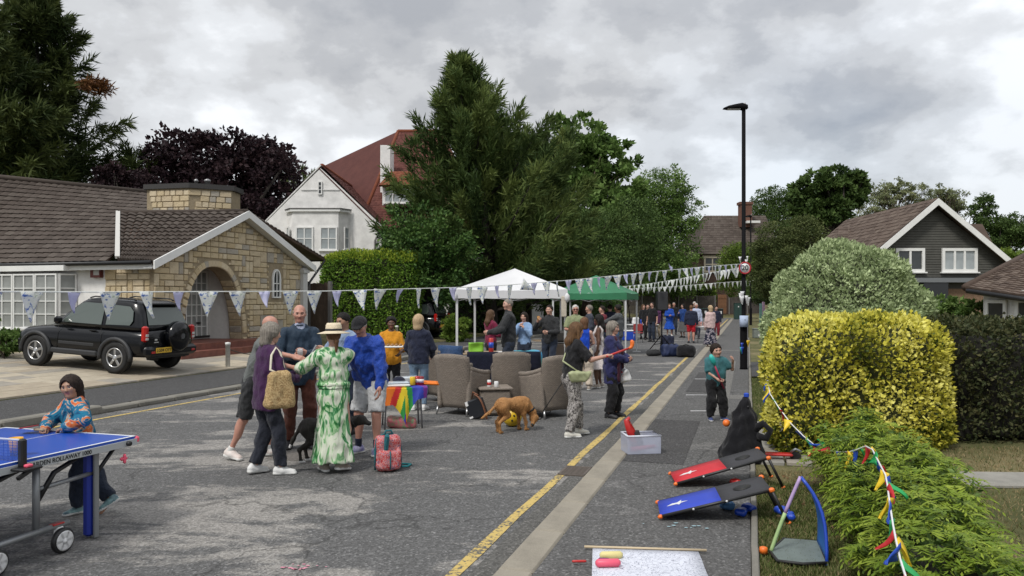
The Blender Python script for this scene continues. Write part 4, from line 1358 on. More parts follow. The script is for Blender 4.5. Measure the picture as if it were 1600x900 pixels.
mb.add([GA(4.12,pz0,-.5),GA(3.92,pz0,-1.24),GA(3.92,3.3,-1.24),GA(4.12,3.3,-.5)],[(0,1,2,3)])
mb.add([GA(.9,pz0,-.5),GA(.9,pz0,-1.24),GA(.9,3.3,-1.24),GA(.9,3.3,-.5)],[(3,2,1,0)])
mb.add([GA(.6,3.3,-.5),GA(4.5,3.3,-.5),GA(4.5,3.3,-1.25),GA(.6,3.3,-1.25)],[(0,1,2,3)])
mb.build('porch',ptrim,bung)
REDT=mat('red_quarry_tile',(.17,.060,.042),.6,var=.25,vscale=5)
mb=MB()
for(x0,x1,o0,o1,z0,z1)in((.2,5.4,-1.4,.75,.1,pz0),(-.2,5.8,.752,1.15,.1,.44)):
 c=GA((x0+x1)/2,(z0+z1)/2,(o0+o1)/2);mb.box(c,(x1-x0,o1-o0,z1-z0),0,rot=Matrix(((dS[0],-nS[0],0),(dS[1],-nS[1],0),(0,0,1))))
mb.build('porch_step',REDT,bung)
dw=window(bung,GA(2.72,pz0+.02,-1.23),dS,1.05,2.25,4,6,nS,gm=GL_NET,bar=.03,sill=False,name='front_door')
MB().box((.58,-.075,.52),(.2,.02,.07),0).build('letter_box',BLACKP,dw)
MB().box((.58,-.07,.06),(1.1,.03,.08),0).build('door_bar',BLACKP,dw)
window(bung,GA(1.95,pz0+.02,-1.22),dS,.75,2.25,2,5,nS,fm=BROWN_W,gm=GL_DARK,bar=.05,sill=False,name='side_door')
mb=MB();W2=.24
ow=bpy.data.objects.new('arched_window',None)
pts_o=[(-W2,0),(W2,0),(W2,.68)]+[(W2*math.cos(q),.68+.36*math.sin(q))for q in np.linspace(.2,math.pi-.2,9)]+[(-W2,.68)]
pts_i=[(x*.78,.05+z*.90)for x,z in pts_o]
n_=len(pts_o);ring=[V3(x,0,z)for x,z in pts_o]+[V3(x,0,z)for x,z in pts_i]
ring=ring+[p+V3(0,-.07,0)for p in ring]
fs=[]
for i in range(n_):
 j=(i+1)%n_
 fs+=[(2*n_+i,2*n_+j,3*n_+j,3*n_+i),(i,j,2*n_+j,2*n_+i),(n_+j,n_+i,3*n_+i,3*n_+j)]
mb.add(ring,fs);mb.box((0,-.05,.52),(.4,.04,.035));mb.box((0,-.05,.5),(.03,.03,.95));mb.box((0,-.05,.25),(.4,.03,.025))
ow2=mb.build('window',WHITE,bung,tuple(GA(5.94,2.0,.01)),RM(dS,-nS))
MB().prism([V3(x,-.015,z)for x,z in pts_i],V3(0,.008,0)).build('pane',GL_DARK,ow2)
mb=MB();mb.add([FA(1.712,WB,-.01),FA(12,WB,-.01),FA(12,EZ0,-.01),FA(1.712,EZ0,-.01)],[(0,1,2,3)])
mb.build('front_wall',WHITE_R,bung)
mb=MB();mb.box(FA(5.45,2.86,.22),(5.4,.55,.16),0,rot=Matrix(((nS[0],dS[0],0),(nS[1],dS[1],0),(0,0,1))));mb.build('bay_roof',WHITE,bung)
mb=MB();mb.box(FA(5.5,.62,.2),(5.05,.42,.9),0,rot=Matrix(((nS[0],dS[0],0),(nS[1],dS[1],0),(0,0,1))));mb.build('bay_wall',WHITE_R,bung)
window(bung,FA(3.02,1.08,.42),nS*.22+dS*.42,.47,1.62,1,4,nS*.88-dS*.46,gm=GL_NET,bar=.032)
for i in range(6):window(bung,FA(3.86+.84*i,1.08,.42),nS,.82,1.62,2,4,-dS,gm=GL_NET,bar=.032)
mb=MB();mb.box(FA(1.98,2.72,.06),(.36,.12,.28),0,rot=Matrix(((nS[0],dS[0],0),(nS[1],dS[1],0),(0,0,1))));al=mb.build('alarm_box',mat('alarm_red',(.13,.03,.025),.5),bung)
MB().box(FA(1.93,2.73,.125),(.2,.012,.16),0,rot=Matrix(((nS[0],dS[0],0),(nS[1],dS[1],0),(0,0,1)))).build('alarm_panel',mat('alarm_panel_grey',(.42,.42,.40),.4),al)
OV=.30
e_l=P(184,407,21.95);e_r=GA(-OV,EZ0+.0,OV*.9);pk=GA(GTP,PZ+.16,OV);rl=P(185,334,25.2)
tile_roof('roof_tiles',e_l,e_r,pk,rl,.30,.335,T_BROWN,bung,wave=.06,lift=.055)
slab_part('roof_deck',[e_l,e_r,pk,rl],.08,BROWN_W,bung)
mBL=FA(12.5,EZ0+.06,OV+.02);mBR=FA(1.36,EZ0+.06,OV+.02);mTR=P(270,305,30.3);mTL=P(-150,263,25.4)
tile_roof('roof_tiles',mBL,mBR,mTR,mTL,.30,.335,T_BROWN,bung,wave=.06,lift=.055)
slab_part('roof_deck',[mBL,mBR,mTR],.06,BROWN_W,bung);slab_part('roof_deck',[mBL,mTR,mTL],.06,BROWN_W,bung)
b2=P(507,404,31.4);b3=b2-nS*6+dS*.2;rb=rl+V3(.4,0,0)
tile_roof('roof_tiles',b2,b3,rb,pk,.30,.335,T_BROWN,bung,wave=.06,lift=.055)
slab_part('roof_deck',[b2,b3,rb,pk],.08,BROWN_W,bung)
mb=MB();mb.tube([pk+V3(0,0,.03),rl+V3(0,0,.03)],.085,0,8);mb.tube([mTR+V3(0,0,.02),mTL+V3(0,0,.02)],.1,0,8);mb.build('ridge_tiles',T_BROWN,bung)
mb=MB()
for a,b_ in((GA(-OV-.05,EZ0-.19,OV+.01),GA(GTP,PZ-.03,OV+.01)),(GA(GTP,PZ-.03,OV+.01),GA(GT1+.3,EZ1-.30,OV+.01))):
 mb.prism([a,b_,b_+V3(0,0,.24),a+V3(0,0,.24)],nS*.05)
mb.build('bargeboard',WHITE,bung)
mb=MB()
for a,b_ in((GA(-OV-.05,EZ0-.16,OV-.03),GA(GTP,PZ,OV-.03)),(GA(GTP,PZ,OV-.03),GA(GT1+.3,EZ1-.27,OV-.03))):mb.prism([a,b_,b_+V3(0,0,.03),a+V3(0,0,.03)],-nS*.30)
mb.build('soffit',WHITE,bung)
mb=MB();mb.box(FA(6.0,EZ0-.10,OV-.02),(12.4,.04,.17),0,rot=Matrix(((nS[0],dS[0],0),(nS[1],dS[1],0),(0,0,1))));mb.build('fascia',WHITE,bung)
mb=MB();mb.tube([FA(12.2,EZ0-.0,OV+.09),FA(-.25,EZ0-.0,OV+.09)],.06,0,8);mb.tube([b2+V3(0,0,-.06),b3+V3(0,0,-.06)],.06,0,8);mb.tube([b2+V3(0,0,-.1),GA(GT1+.1,EZ1-.9,.02)],.045,0,8)
mb.tube([GA(GT1+.1,EZ1-.9,.02),GA(GT1+.1,.4,.02)],.045,0,8);mb.build('gutter',BLACKP,bung)
mb=MB();mb.prism([e_l+V3(-.07,0,.05),e_l+V3(.07,0,.05),rl+V3(.07,0,.02),rl+V3(-.07,0,.02)],V3(0,-.03,.08));mb.build('flashing',mat('pale_flashing',(.5,.49,.46),.6),bung)
mb=MB();mb.box(GA(GT1-.16,1.6,.06),(.3,.22,3.1),0,rot=Matrix(((dS[0],-nS[0],0),(dS[1],-nS[1],0),(0,0,1))));mb.box(GA(GT1-.16,3.02,.08),(.38,.3,.12),0,rot=Matrix(((dS[0],-nS[0],0),(dS[1],-nS[1],0),(0,0,1))));mb.build('pilaster',mat('grey_white_paint',(.5,.5,.49),.6),bung)
ch_c=P(298,330,27.0);zt=1.9+172/1200*27;zb=4.3
fp=[(-1.5,.6),(-1.42,-.25),(.22,-.62),(1.42,.05),(1.42,.9),(-.5,1.3)]
mb=MB();mb.prism([V3(ch_c[0]+x,ch_c[1]+y,zb)for x,y in fp],V3(0,0,zt-zb));chim=mb.build('chimney',MORTAR,bung)
for a,b_ in((1,2),(2,3)):
 pa,pb=V3(ch_c[0]+fp[a][0],ch_c[1]+fp[a][1],0),V3(ch_c[0]+fp[b_][0],ch_c[1]+fp[b_][1],0)
 L_=np.linalg.norm(pb-pa);xd=(pb-pa)/L_;nn=V3(xd[1],-xd[0],0)
 for r in range(7):
  x=rnd.uniform(-.15,0)
  while x<L_-.1:
   w=rnd.choice((.22,.3,.42));w=min(w,L_-x)
   if w>.12 and x>-.05:
    c=pa+xd*(x+w/2)+nn*.01+V3(0,0,zt-.15-r*.2)
    link('stone',stone_mesh(round(w,2),.2,.06),chim,tuple(c),RM(xd,-nn))
   x+=w
mb=MB();fp2=[(x*1.07,y*1.12-.03)for x,y in fp];mb.prism([V3(ch_c[0]+x,ch_c[1]+y,zt+.002)for x,y in fp2],V3(0,0,.17));mb.build('chimney_cap',mat('dark_lead_cap',(.035,.033,.032),.7),bung)
mb=MB()
for(x,y,h,r)in((.15,.1,.16,.06),(.55,.1,.16,.09)):
 mb.lathe([(r,0),(r,h),(r*1.25,h),(r*1.25,h+.06),(r*.3,h+.1)],ch_c*V3(1,1,0)+V3(x,y,zt+.17),n=12)
mb.build('flue',mat('galvanised_flue',(.3,.3,.3),.4,.6),bung)
# white gabled house
wh=thing('house','white rendered house with red tiled roof and two storey bay under its pointed gable','house')
Yg=44.0
gx=lambda px,Y=Yg:(px-CX)/F*Y
pkx,pkz=gx(501),P(0,256,Yg)[2]
gl,gr,gez=gx(418),gx(596),P(0,352,Yg)[2]
mb=MB();mb.prism([V3(gl-.3,Yg,.3),V3(gr,Yg,.3),V3(gr,Yg,gez),V3(pkx,Yg,pkz-.25),V3(gl-.3,Yg,gez)],V3(0,11,0));mb.build('wall',WHITE_R,wh)
rs=1.0
rr=V3(gr+.25,Yg-.03,gez-.2);rp=V3(pkx,Yg-.03,pkz-.05)
tile_roof('roof_tiles',rr,rr+V3(.4,12,.0),rp+V3(.0,12,0),rp,.22,.17,T_RED,wh,wave=.008,lift=.016)
slab_part('roof_deck',[p-V3(.1,0,.16)for p in(rr,rr+V3(.4,12,0),rp+V3(0,12,0),rp)],.06,T_RED,wh)
ll=V3(gl-.6,Yg-.03,gez-.2);slab_part('roof_deck',[ll,ll+V3(0,12,0),rp+V3(0,12,0),rp],.06,WHITE_R,wh)
Ym=51.0
m1,m2,m3,m4=P(560,356,47.5),P(770,356,47.5),P(690,205,53.5),P(622,205,53.5)
mX=P(566,250,52.0)
tile_roof('roof_tiles',m1,m2,m3,m4,.22,.17,T_RED,wh,wave=.008,lift=.016)
slab_part('roof_deck',[m1,m2,m3,m4],.15,T_RED,wh)
mb=MB();mb.prism([V3(m1[0]+.2,48.2,.3),V3(m2[0],48.2,.3),V3(m2[0],48.2,m1[2]-.05),V3(m1[0]+.2,48.2,m1[2]-.05)],V3(0,9,0));mb.build('wall',WHITE_R,wh)
slab_part('roof_deck',[m1,m4,P(500,262,58)],.1,T_RED,wh)
mb=MB();mb.tube([m4,m1],.12,0,6);mb.tube([m4,m3],.13,0,6);mb.tube([rp+V3(0,.3,0),rp+V3(0,11.5,0)],.13,0,6);mb.build('ridge_tiles',T_ORANGE,wh)
cc=P(601,280,48.6);mb=MB();mb.box((cc[0],49.6,cc[2]+.7),(.62,1.6,3.0));mb.build('chimney',WHITE_R,wh)
dm0=P(597,319,47.6);dm1=P(652,288,47.6)
mb=MB();mb.box(((dm0[0]+dm1[0])/2,48.9,(dm0[2]+dm1[2])/2),(dm1[0]-dm0[0],2.4,dm1[2]-dm0[2]+.1));dmr=mb.build('dormer',WHITE,wh)
window(wh,(dm0[0]+.12,47.68,dm0[2]+.08),(1,0,0),dm1[0]-dm0[0]-.2,dm1[2]-dm0[2]-.15,4,2,(0,-1,0),gm=GL_GREY,bar=.06)
dr=[P(592,289,47.3),P(657,289,47.3),P(640,268,48.8),P(610,268,48.8)]
tile_roof('dormer_roof',*dr,.22,.17,T_ORANGE,wh,wave=.008,lift=.016)
slab_part('roof_deck',dr,.12,T_ORANGE,wh)
bz1=P(0,333,Yg)[2];bx0,bx1=gx(449),gx(547)
bay=[V3(bx0,Yg,0),V3(bx0+.5,Yg-.75,0),V3(bx1-.5,Yg-.75,0),V3(bx1,Yg,0)]
mb=MB();mb.prism([p+V3(0,0,.3)for p in bay],V3(0,0,bz1-.3));mb.build('bay',WHITE_R,wh)
mb=MB();mb.prism([V3(p[0]*1.0+(-.1 if i<2 else.1),p[1]-.1,bz1+.002)for i,p in enumerate(bay)],V3(0,0,.14));mb.build('bay_roof',WHITE,wh)
mb=MB();mb.prism([V3(p[0]*1.0+(-.13 if i<2 else.13),p[1]-.13,bz1+.145)for i,p in enumerate(bay)],V3(0,0,.05));mb.build('bay_flashing',mat('dark_lead',(.09,.085,.085),.7),wh)
for(px,w)in((462,1.0),(500,.98)):
 p=P(px,391,Yg-.75);window(wh,(p[0],Yg-.76,p[2]),(1,0,0),w,1.32,2,2,(0,-1,0),gm=GL_GREY,bar=.06)
for(px,dirn)in((452,(.55,-.83,0)),(541,(.55,.83,0))):
 p=P(px,384,Yg-.3);window(wh,(p[0]-.08,Yg-.42 if px<500 else Yg-.55,p[2]-.2),dirn,.4,1.25,1,2,(-.83,-.55,0)if px<500 else(.83,-.55,0),gm=GL_GREY,bar=.05)
p=P(497,304,Yg);window(wh,(p[0],Yg-.03,p[2]),(1,0,0),.25,.75,1,3,(0,-1,0),gm=GL_DARK,bar=.04,sill=False)
mb=MB();mb.tube([V3(gr-.1,Yg-.12,gez-.3),V3(gr-.35,Yg-.12,gez-.9),V3(gr-.35,Yg-.12,.5)],.06,0,6);mb.tube([V3(gr+.3,Yg+1.5,gez-.3),V3(gr+.1,Yg+1.5,.5)],.06,0,6);mb.build('drainpipe',mat('grey_drainpipe',(.18,.17,.17),.5),wh)
mb=MB();mb.box((pkx,Yg-.02,P(0,297,Yg)[2]),(2.2,.04,.05));mb.build('string_course',mat('grey_white_paint',(.5,.5,.49),.6),wh)
w2=thing('house','plain white house wall showing above the white gazebo below the trees','house')
c=P(806,440,50)
mb=MB();mb.box((c[0]-1.2,53,2.4),(6.0,6,4.3));mb.build('wall',WHITE_R,w2)
rl2=[V3(c[0]-4.6,49.6,4.5),V3(c[0]+2.1,49.6,4.5),V3(c[0]+2.1,53,6.2),V3(c[0]-4.6,53,6.2)]
slab_part('roof',rl2,.15,T_OLD,w2)
mb=MB();mb.box((c[0]-1.2,49.66,4.38),(6.6,.12,.16));mb.build('fascia',WHITE,w2)
# dark boarded house on the right
CLAD=mat('dark_cladding',(.066,.065,.056),.75,var=.18,vscale=2.5,bump=.2,bscale=30)
rh_=thing('house','dark boarded gabled house with white bargeboards and two white windows','house')
Yr=35.0
rx=lambda px:(px-CX)/F*Yr
pz=P(0,316,Yr)[2];lx,rxx,px_=rx(1372),rx(1575),rx(1457)
lz,rz_=P(0,388,Yr)[2],P(0,414,Yr)[2]
mb=MB();mb.prism([V3(lx,Yr,.2),V3(rxx,Yr,.2),V3(rxx,Yr,rz_),V3(px_,Yr,pz-.15),V3(lx,Yr,lz)],V3(0,9,0));rwall=mb.build('wall',CLAD,rh_)
def rk(x):return lz+(pz-lz)*(x-lx)/(px_-lx)if x<px_ else pz+(rz_-pz)*(x-px_)/(rxx-px_)
zz=P(0,437,Yr)[2];bm=MB()
while zz<pz-.3:
 xs_=[x for x in np.linspace(lx,rxx,120)if rk(x)-.15>zz+.12]
 if len(xs_)>2:
  bm.box(((xs_[0]+xs_[-1])/2,Yr-.015,zz+.055),(xs_[-1]-xs_[0],.05,.105),0,rot=Matrix.Rotation(-.18,3,'X'))
 zz+=.115
bo=bm.build('cladding_boards',CLAD,rwall);bo['kind']='stuff'
mb=MB();mb.box(((lx+rxx)/2,Yr-.03,1.5),(rxx-lx,.1,1.9));mb.build('brick_wall',conc('brown_brick',(.20,.13,.085),.35,12),rh_)
mb=MB();mb.box(((lx+rxx)/2+.3,Yr-.2,P(0,438,Yr)[2]),(4.4,.5,.2));mb.build('porch_roof',mat('grey_flat_roof',(.16,.17,.18),.8),rh_)
for a,b_ in((1398,1443),(1470,1525)):
 p=P(a,425,Yr);w=rx(b_)-rx(a)
 window(rh_,(p[0],Yr-.05,p[2]),(1,0,0),w,1.08,3 if a>1450 else 2,1,(0,-1,0),gm=GL_GREY if a>1450 else GL_DARK,bar=.09,depth=.09)
mb=MB();p=P(1447,470,Yr-.4);mb.box((p[0]+.45,Yr-.25,2.15),(1.1,.3,1.5));mb.build('dark_porch',mat('dark_porch_glass',(.02,.022,.025),.2),rh_)
O=.45
A_,B_,C_=V3(lx-.3,Yr-O,lz-.12),V3(px_,Yr-O,pz+.14),V3(rxx+.35,Yr-O,rz_-.18)
tile_roof('roof_tiles',A_+V3(0,9.5,0),A_,B_,B_+V3(0,9.5,0),.3,.3,T_OLD,rh_,wave=.012,lift=.02)
slab_part('roof_deck',[A_+V3(0,9.5,0),A_,B_,B_+V3(0,9.5,0)],.12,T_OLD,rh_)
tile_roof('roof_tiles',C_,C_+V3(0,9.5,0),B_+V3(0,9.5,0),B_,.3,.3,T_OLD,rh_,wave=.012,lift=.02)
slab_part('roof_deck',[C_,C_+V3(0,9.5,0),B_+V3(0,9.5,0),B_],.12,T_OLD,rh_)
mb=MB()
for a,b_ in((A_,B_),(B_,C_)):mb.prism([a+V3(0,-.02,-.32),b_+V3(0,-.02,-.32),b_+V3(0,-.02,-.02),a+V3(0,-.02,-.02)],V3(0,-.05,0))
mb.build('bargeboard',WHITE,rh_)
lr=[P(1308,384,39),P(1420,384,39),P(1400,354,42),P(1310,354,42)]
tile_roof('roof_tiles',*lr,.3,.3,T_OLD,rh_,wave=.012,lift=.02);slab_part('roof_deck',lr,.12,T_OLD,rh_)
mb=MB();mb.box((lr[0][0]+1.8,41.0,2.4),(3.4,3.0,4.2));mb.build('side_wall',conc('brown_brick_2',(.19,.13,.09),.3,12),rh_)
lr2=[P(1500,396,43.5),P(1560,396,43.5),P(1535,350,45),P(1500,350,45)]
slab_part('roof_deck',lr2,.12,T_OLD,rh_)
# low tiled bungalow at the right edge
rb_=thing('bungalow','white walled bungalow with low brown hipped roof at the right edge','house')
Yb=22.0
e0=P(1508,449,Yb);e1=P(1760,485,18.0);h0=P(1632,384,25.5);h1=P(1790,384,24.0)
tile_roof('roof_tiles',e0,e1,h1,h0,.26,.24,T_OLD,rb_,wave=.015,lift=.03)
slab_part('roof_deck',[e0,e1,h1,h0],.12,BROWN_W,rb_)
e2=P(1512,452,32.0);slab_part('roof_deck',[e0,h0,e2],.1,T_OLD,rb_)
mb=MB();mb.tube([e0,h0],.11,0,7);mb.build('ridge_tiles',T_OLD,rb_)
mb=MB();mb.tube([e0+V3(0,-.1,-.1),e1+V3(0,-.1,-.1)],.075,0,7);mb.build('gutter',BLACKP,rb_)
xd=nrmv((e1-e0)*V3(1,1,0));nin=V3(-xd[1],xd[0],0)
w0=e0*V3(1,1,0)+xd*.25+nin*.4
mb=MB();mb.prism([w0+V3(0,0,.1),w0+xd*7+V3(0,0,.1),w0+xd*7+V3(0,0,e0[2]-.1),w0+V3(0,0,e0[2]-.1)],nin*4);mb.build('wall',WHITE_R,rb_)
window(rb_,w0+xd*1.0-nin*.03+V3(0,0,1.0),xd,1.0,.95,3,2,-nin,gm=GL_DARK,bar=.07)
window(rb_,w0+xd*.12-nin*.03+V3(0,0,.3),xd,.62,1.62,1,1,-nin,gm=GL_DARK,bar=.06,name='side_door',sill=False)
# far brick house with a broad hipped roof, end of the road
fh=thing('house','far dark brick house with brown roof and chimney at the end of the road','house')
Yf=84.0+14
f0,f1,f2,f3=P(1088,397,Yf),P(1222,397,Yf),P(1196,337,Yf+6),P(1100,337,Yf+6)
tile_roof('roof_tiles',f0,f1,f2,f3,.5,.5,T_BROWN,fh,wave=.02,lift=.03);slab_part('roof_deck',[f0,f1,f2,f3],.2,T_BROWN,fh)
slab_part('roof_deck',[f0,f3,f0+V3(-1,14,0)],.2,T_BROWN,fh)
mb=MB();mb.box(((f0[0]+f1[0])/2,Yf+5.5,f0[2]/2),(f1[0]-f0[0]-1.0,10,f0[2]));mb.build('wall',conc('dark_brick',(.10,.065,.05),.3,6),fh)
p=P(1101,425,Yf);window(fh,(p[0],Yf+.4,p[2]),(1,0,0),2.2,2.0,2,2,(0,-1,0),fm=mat('cream_frame',(.5,.44,.34),.7),gm=GL_DARK,bar=.15)
p=P(1101,403,Yf);mb=MB();mb.box((p[0]+1.1,Yf+.35,p[2]+.35),(2.6,.2,.7));mb.build('lintel',mat('cream_frame',(.5,.44,.34),.7),fh)
c=P(1164,340,Yf+4);mb=MB();mb.box((c[0],Yf+4,c[2]+.3),(1.5,1.2,3.2));mb.box((c[0],Yf+4,c[2]+1.85),(1.8,1.4,.35));mb.build('chimney',conc('chimney_brick',(.15,.075,.055),.3,8),fh)
c=P(1176,347,Yf+3);mb=MB();mb.box((c[0],Yf+3,c[2]),(1.7,1.0,.3));mb.build('skylight',WHITE,fh)
# fences
FENCE=mat('dark_fence_wood',(.055,.047,.042),.9,var=.35,vscale=1.5)
FENCE_B=mat('brown_gate_wood',(.16,.075,.035),.8,var=.3,vscale=2)
def fence(label,a,b_,h,z0,m,bw=.15,gap=.02,posts=2.2):
 a=np.array(a,float);b_=np.array(b_,float);L_=np.linalg.norm(b_-a);d=(b_-a)/L_
 root=thing('fence',label,'fence',tuple(a));n=int(L_/(bw+gap));mb=MB();rz=math.atan2(d[1],d[0])
 Mr=Matrix.Rotation(rz,3,'Z')
 for i in range(n):
  q=d*(i+.5)*(bw+gap);mb.box((q[0],q[1],z0+h/2+rnd.uniform(-.03,.03)),(bw,.03,h),0,rot=Mr)
 bo=mb.build('boards',m,root);bo['kind']='stuff'
 mb=MB()
 for zz in(.25,.8):q=d*L_/2;mb.box((q[0]-d[1]*.05,q[1]+d[0]*.05,z0+h*zz),(L_,.06,.09),0,rot=Mr)
 mb.build('rail',m,root)
 pm=MB().box((0,0,0),(.13,.13,h+.15)).mesh('post',mat('fence_post_grey',(.14,.135,.13),.9))
 for i in range(int(L_/posts)+1):q=d*i*posts;link('post',pm,root,(q[0]+d[1]*.09,q[1]-d[0]*.09,z0+h/2),(0,0,rz))
 return root
fz=ground_z(0)
a,b_=P(975,480,93),P(1118,480,93);c_,d_=P(1139,480,93),P(1235,480,93)
for q in(a,b_,c_,d_):q[2]=0
fence('dark wooden board fence left of the brown gate at the end of the road',a,b_,2.15,.35,FENCE)
fence('dark wooden board fence right of the brown gate at the end of the road',c_,d_,2.15,.35,FENCE)
gt=thing('gate','tall brown wooden gate in the far fence','gate',tuple(b_+V3(.3,0,.35)))
gw=(c_[0]-b_[0]-.6)/5
gm_=MB().box((gw*.48,0,1.15),(gw*.94,.05,2.3)).mesh('board',FENCE_B)
for i in range(5):link('board',gm_,gt,(i*gw,0,0))
MB().box((gw*2.5,-.05,1.9),(gw*5,.05,.14)).build('rail',FENCE_B,gt)
fence('short brown board fence beside the bungalow and the big clipped hedge',P(484,470,31)*V3(1,1,0),P(520,470,30.5)*V3(1,1,0),2.0,.6,mat('brown_fence_wood',(.10,.07,.05),.9,var=.3,vscale=2),.13,.015,1.1)
# trees, hedges and shrubs
LF_CON=leaf_mat('dark_conifer_leaf',(0.023,0.044,0.014),(0.066,0.105,0.030),(0.164,0.208,0.060),.6,.2,.5)
LF_CON2=leaf_mat('tall_conifer_leaf',(0.015,0.028,0.009),(0.040,0.058,0.018),(0.097,0.121,0.036),.6,.15,.35)
LF_PURP=leaf_mat('purple_beech_leaf',(0.011,0.007,0.009),(0.027,0.016,0.020),(0.060,0.036,0.039),.5,.12,.5)
LF_MID=leaf_mat('mid_green_leaf',(0.036,0.069,0.018),(0.101,0.174,0.042),(0.210,0.302,0.094),.55,.3,.3)
LF_DEEP=leaf_mat('deep_green_leaf',(0.022,0.044,0.013),(0.062,0.103,0.029),(0.123,0.189,0.056),.5,.25,.4)
LF_OLIVE=leaf_mat('olive_green_leaf',(.034,.050,.017),(.080,.104,.034),(.151,.176,.067),.55,.25,.3)
LF_PALE=leaf_mat('pale_willow_leaf',(0.083,0.099,0.050),(0.165,0.191,0.091),(0.280,0.297,0.158),.6,.25,.3)
LF_BRIGHT=leaf_mat('bright_green_leaf',(0.041,0.076,0.013),(0.103,0.166,0.026),(0.193,0.262,0.053),.5,.3,.6)
LF_IVY=leaf_mat('ivy_leaf',(0.018,0.046,0.013),(0.052,0.107,0.026),(0.115,0.193,0.051),.4,.15,.5)
LF_YEL=leaf_mat('golden_privet_leaf',(.13,.15,.020),(.60,.55,.070),(.82,.77,.22),.5,.25,1.1)
LF_YGRN=leaf_mat('green_privet_leaf',(.015,.035,.008),(.045,.075,.014),(.11,.15,.03),.45,.2,1.0)
LF_VAR=leaf_mat('variegated_grey_leaf',(0.142,0.191,0.091),(0.316,0.390,0.198),(0.566,0.654,0.367),.55,.2,.9)
LF_DHED=leaf_mat('dark_hedge_leaf',(.020,.028,.013),(.046,.058,.024),(.115,.11,.05),.5,.15,1.0)
LF_LAU=leaf_mat('fresh_shoot_leaf',(0.051,0.092,0.011),(0.144,0.223,0.024),(0.338,0.415,0.056),.4,.3,1.4)
LF_PRIV=leaf_mat('clipped_hedge_leaf',(0.040,0.094,0.018),(0.112,0.213,0.032),(0.265,0.405,0.062),.5,.2,.7)
LF_RUSTY=leaf_mat('browned_conifer_leaf',(.06,.025,.010),(.13,.055,.02),(.19,.09,.035),.6,.15,.8)
CORE=mat('inner_twigs',(.016,.016,.009),.95,var=.4,vscale=6)
CORE_P=mat('inner_purple_twigs',(.010,.006,.006),.95)
def bl(px,py,Y,rx,rz,ry=None):
 """blob whose centre projects to a pixel; radii in photo pixels"""
 k=Y/F
 return(P(px,py,Y),(rx*k,(ry if ry is not None else rx)*k,rz*k))
conifer('very tall dark drooping conifer at the left edge behind the bungalow',(gx(58,46),46,.5),20.6,6.0,190,LF_CON2,60,3,.18,tip=.60,wid=.085,shape=.8,trunk_r=.4,droopy=.62,leafl=1.1)
conifer('tall conifer beside the taller one at the left edge behind the bungalow',(gx(-40,42),42,.5),17.5,6.4,140,LF_CON2,60,4,.2,tip=.60,wid=.085,shape=.7,trunk_r=.4,droopy=.62,leafl=1.1)
broadleaf('small browned branch clump on the tall conifer',P(140,300,44)*V3(1,1,0)+V3(0,0,.5),[bl(152,134,44,24,14)],1609,0.211,LF_RUSTY,.08,BARK_D,clump=.7,name='conifer_tree',nl=6,seed=4,trunk_top=P(150,140,44))if False else None
conifer('smaller dark conifer with flat branches between the tall conifer and purple beech',(gx(212,47),47,.5),10.8,3.8,50,LF_CON2,40,6,.12,tip=.55,wid=.085,shape=.55,droopy=.2)
broadleaf('dark purple copper beech behind the stone chimney',(gx(350,48),48,.5),[bl(300,255,48,62,52),bl(350,270,48,70,62),bl(400,262,49,58,52),bl(430,300,48,46,62),bl(270,290,48,55,60),bl(345,330,48,95,60)],26000,.30,LF_PURP,.45,BARK_D,clump=.62,fill=.34,seed=8)
broadleaf('dark purple shrubby tree low beside the left conifers',(gx(195,43),43,.5),[bl(190,285,43,40,28),bl(225,300,43,30,25)],9660,0.174,LF_PURP,.15,BARK_D,clump=.6,fill=.4,seed=9)
conifer('distant grey green cedar behind the white house',(gx(474,66),66,.5),12.9,3.6,34,LF_OLIVE,24,12,.06,tip=.6,wid=.12,shape=.5)
conifer('big feathery evergreen with upswept branches in front of the white house',(gx(770,41),41,.4),15.1,6.9,230,LF_CON,60,15,.34,z0=.05,tip=.52,wid=.075,shape=1.22,trunk_r=.32,lean=-1.75,dens=1.15)
conifer('lower feathery evergreen growing right of the big central evergreen',(gx(826,44),44,.4),10.4,5.2,130,LF_CON,52,17,.34,z0=.05,tip=.5,wid=.075,shape=.5,trunk_r=.2)
broadleaf('ivy covered dark green tree mass below the dormer window',(gx(662,36),36,.5),[bl(655,375,36,58,62),bl(690,400,36,50,72),bl(630,390,36,34,48),bl(665,440,36,62,50)],15000,.17,LF_IVY,.18,BARK_D,clump=.6,fill=.25,seed=21)
broadleaf('tall airy green tree behind the feathery evergreens',(gx(905,68),68,.4),[bl(905,215,68,52,40),bl(945,245,68,48,45),bl(890,270,68,60,55),bl(960,300,67,55,60),bl(915,350,66,80,75),bl(985,350,67,42,60)],15000,.50,LF_MID,.35,BARK,clump=.55,fill=.5,seed=23)
broadleaf('deep green tree mass over the green gazebo',(gx(910,58),58,.3),[bl(870,365,58,55,60),bl(930,385,58,70,62),bl(985,375,60,55,66),bl(905,420,56,90,40)],58650,0.169,LF_DEEP,.3,BARK,clump=.6,fill=.35,seed=25)
broadleaf('rounded olive green tree left of the far brick house',(gx(1040,92),92,.4),[bl(1035,300,92,40,44),bl(1060,325,92,36,50),bl(1020,345,92,45,60),bl(1050,380,92,44,50),bl(1015,400,90,40,40),bl(1045,430,91,60,34)],41398,0.259,LF_MID,.35,BARK,clump=.55,fill=.45,seed=27)
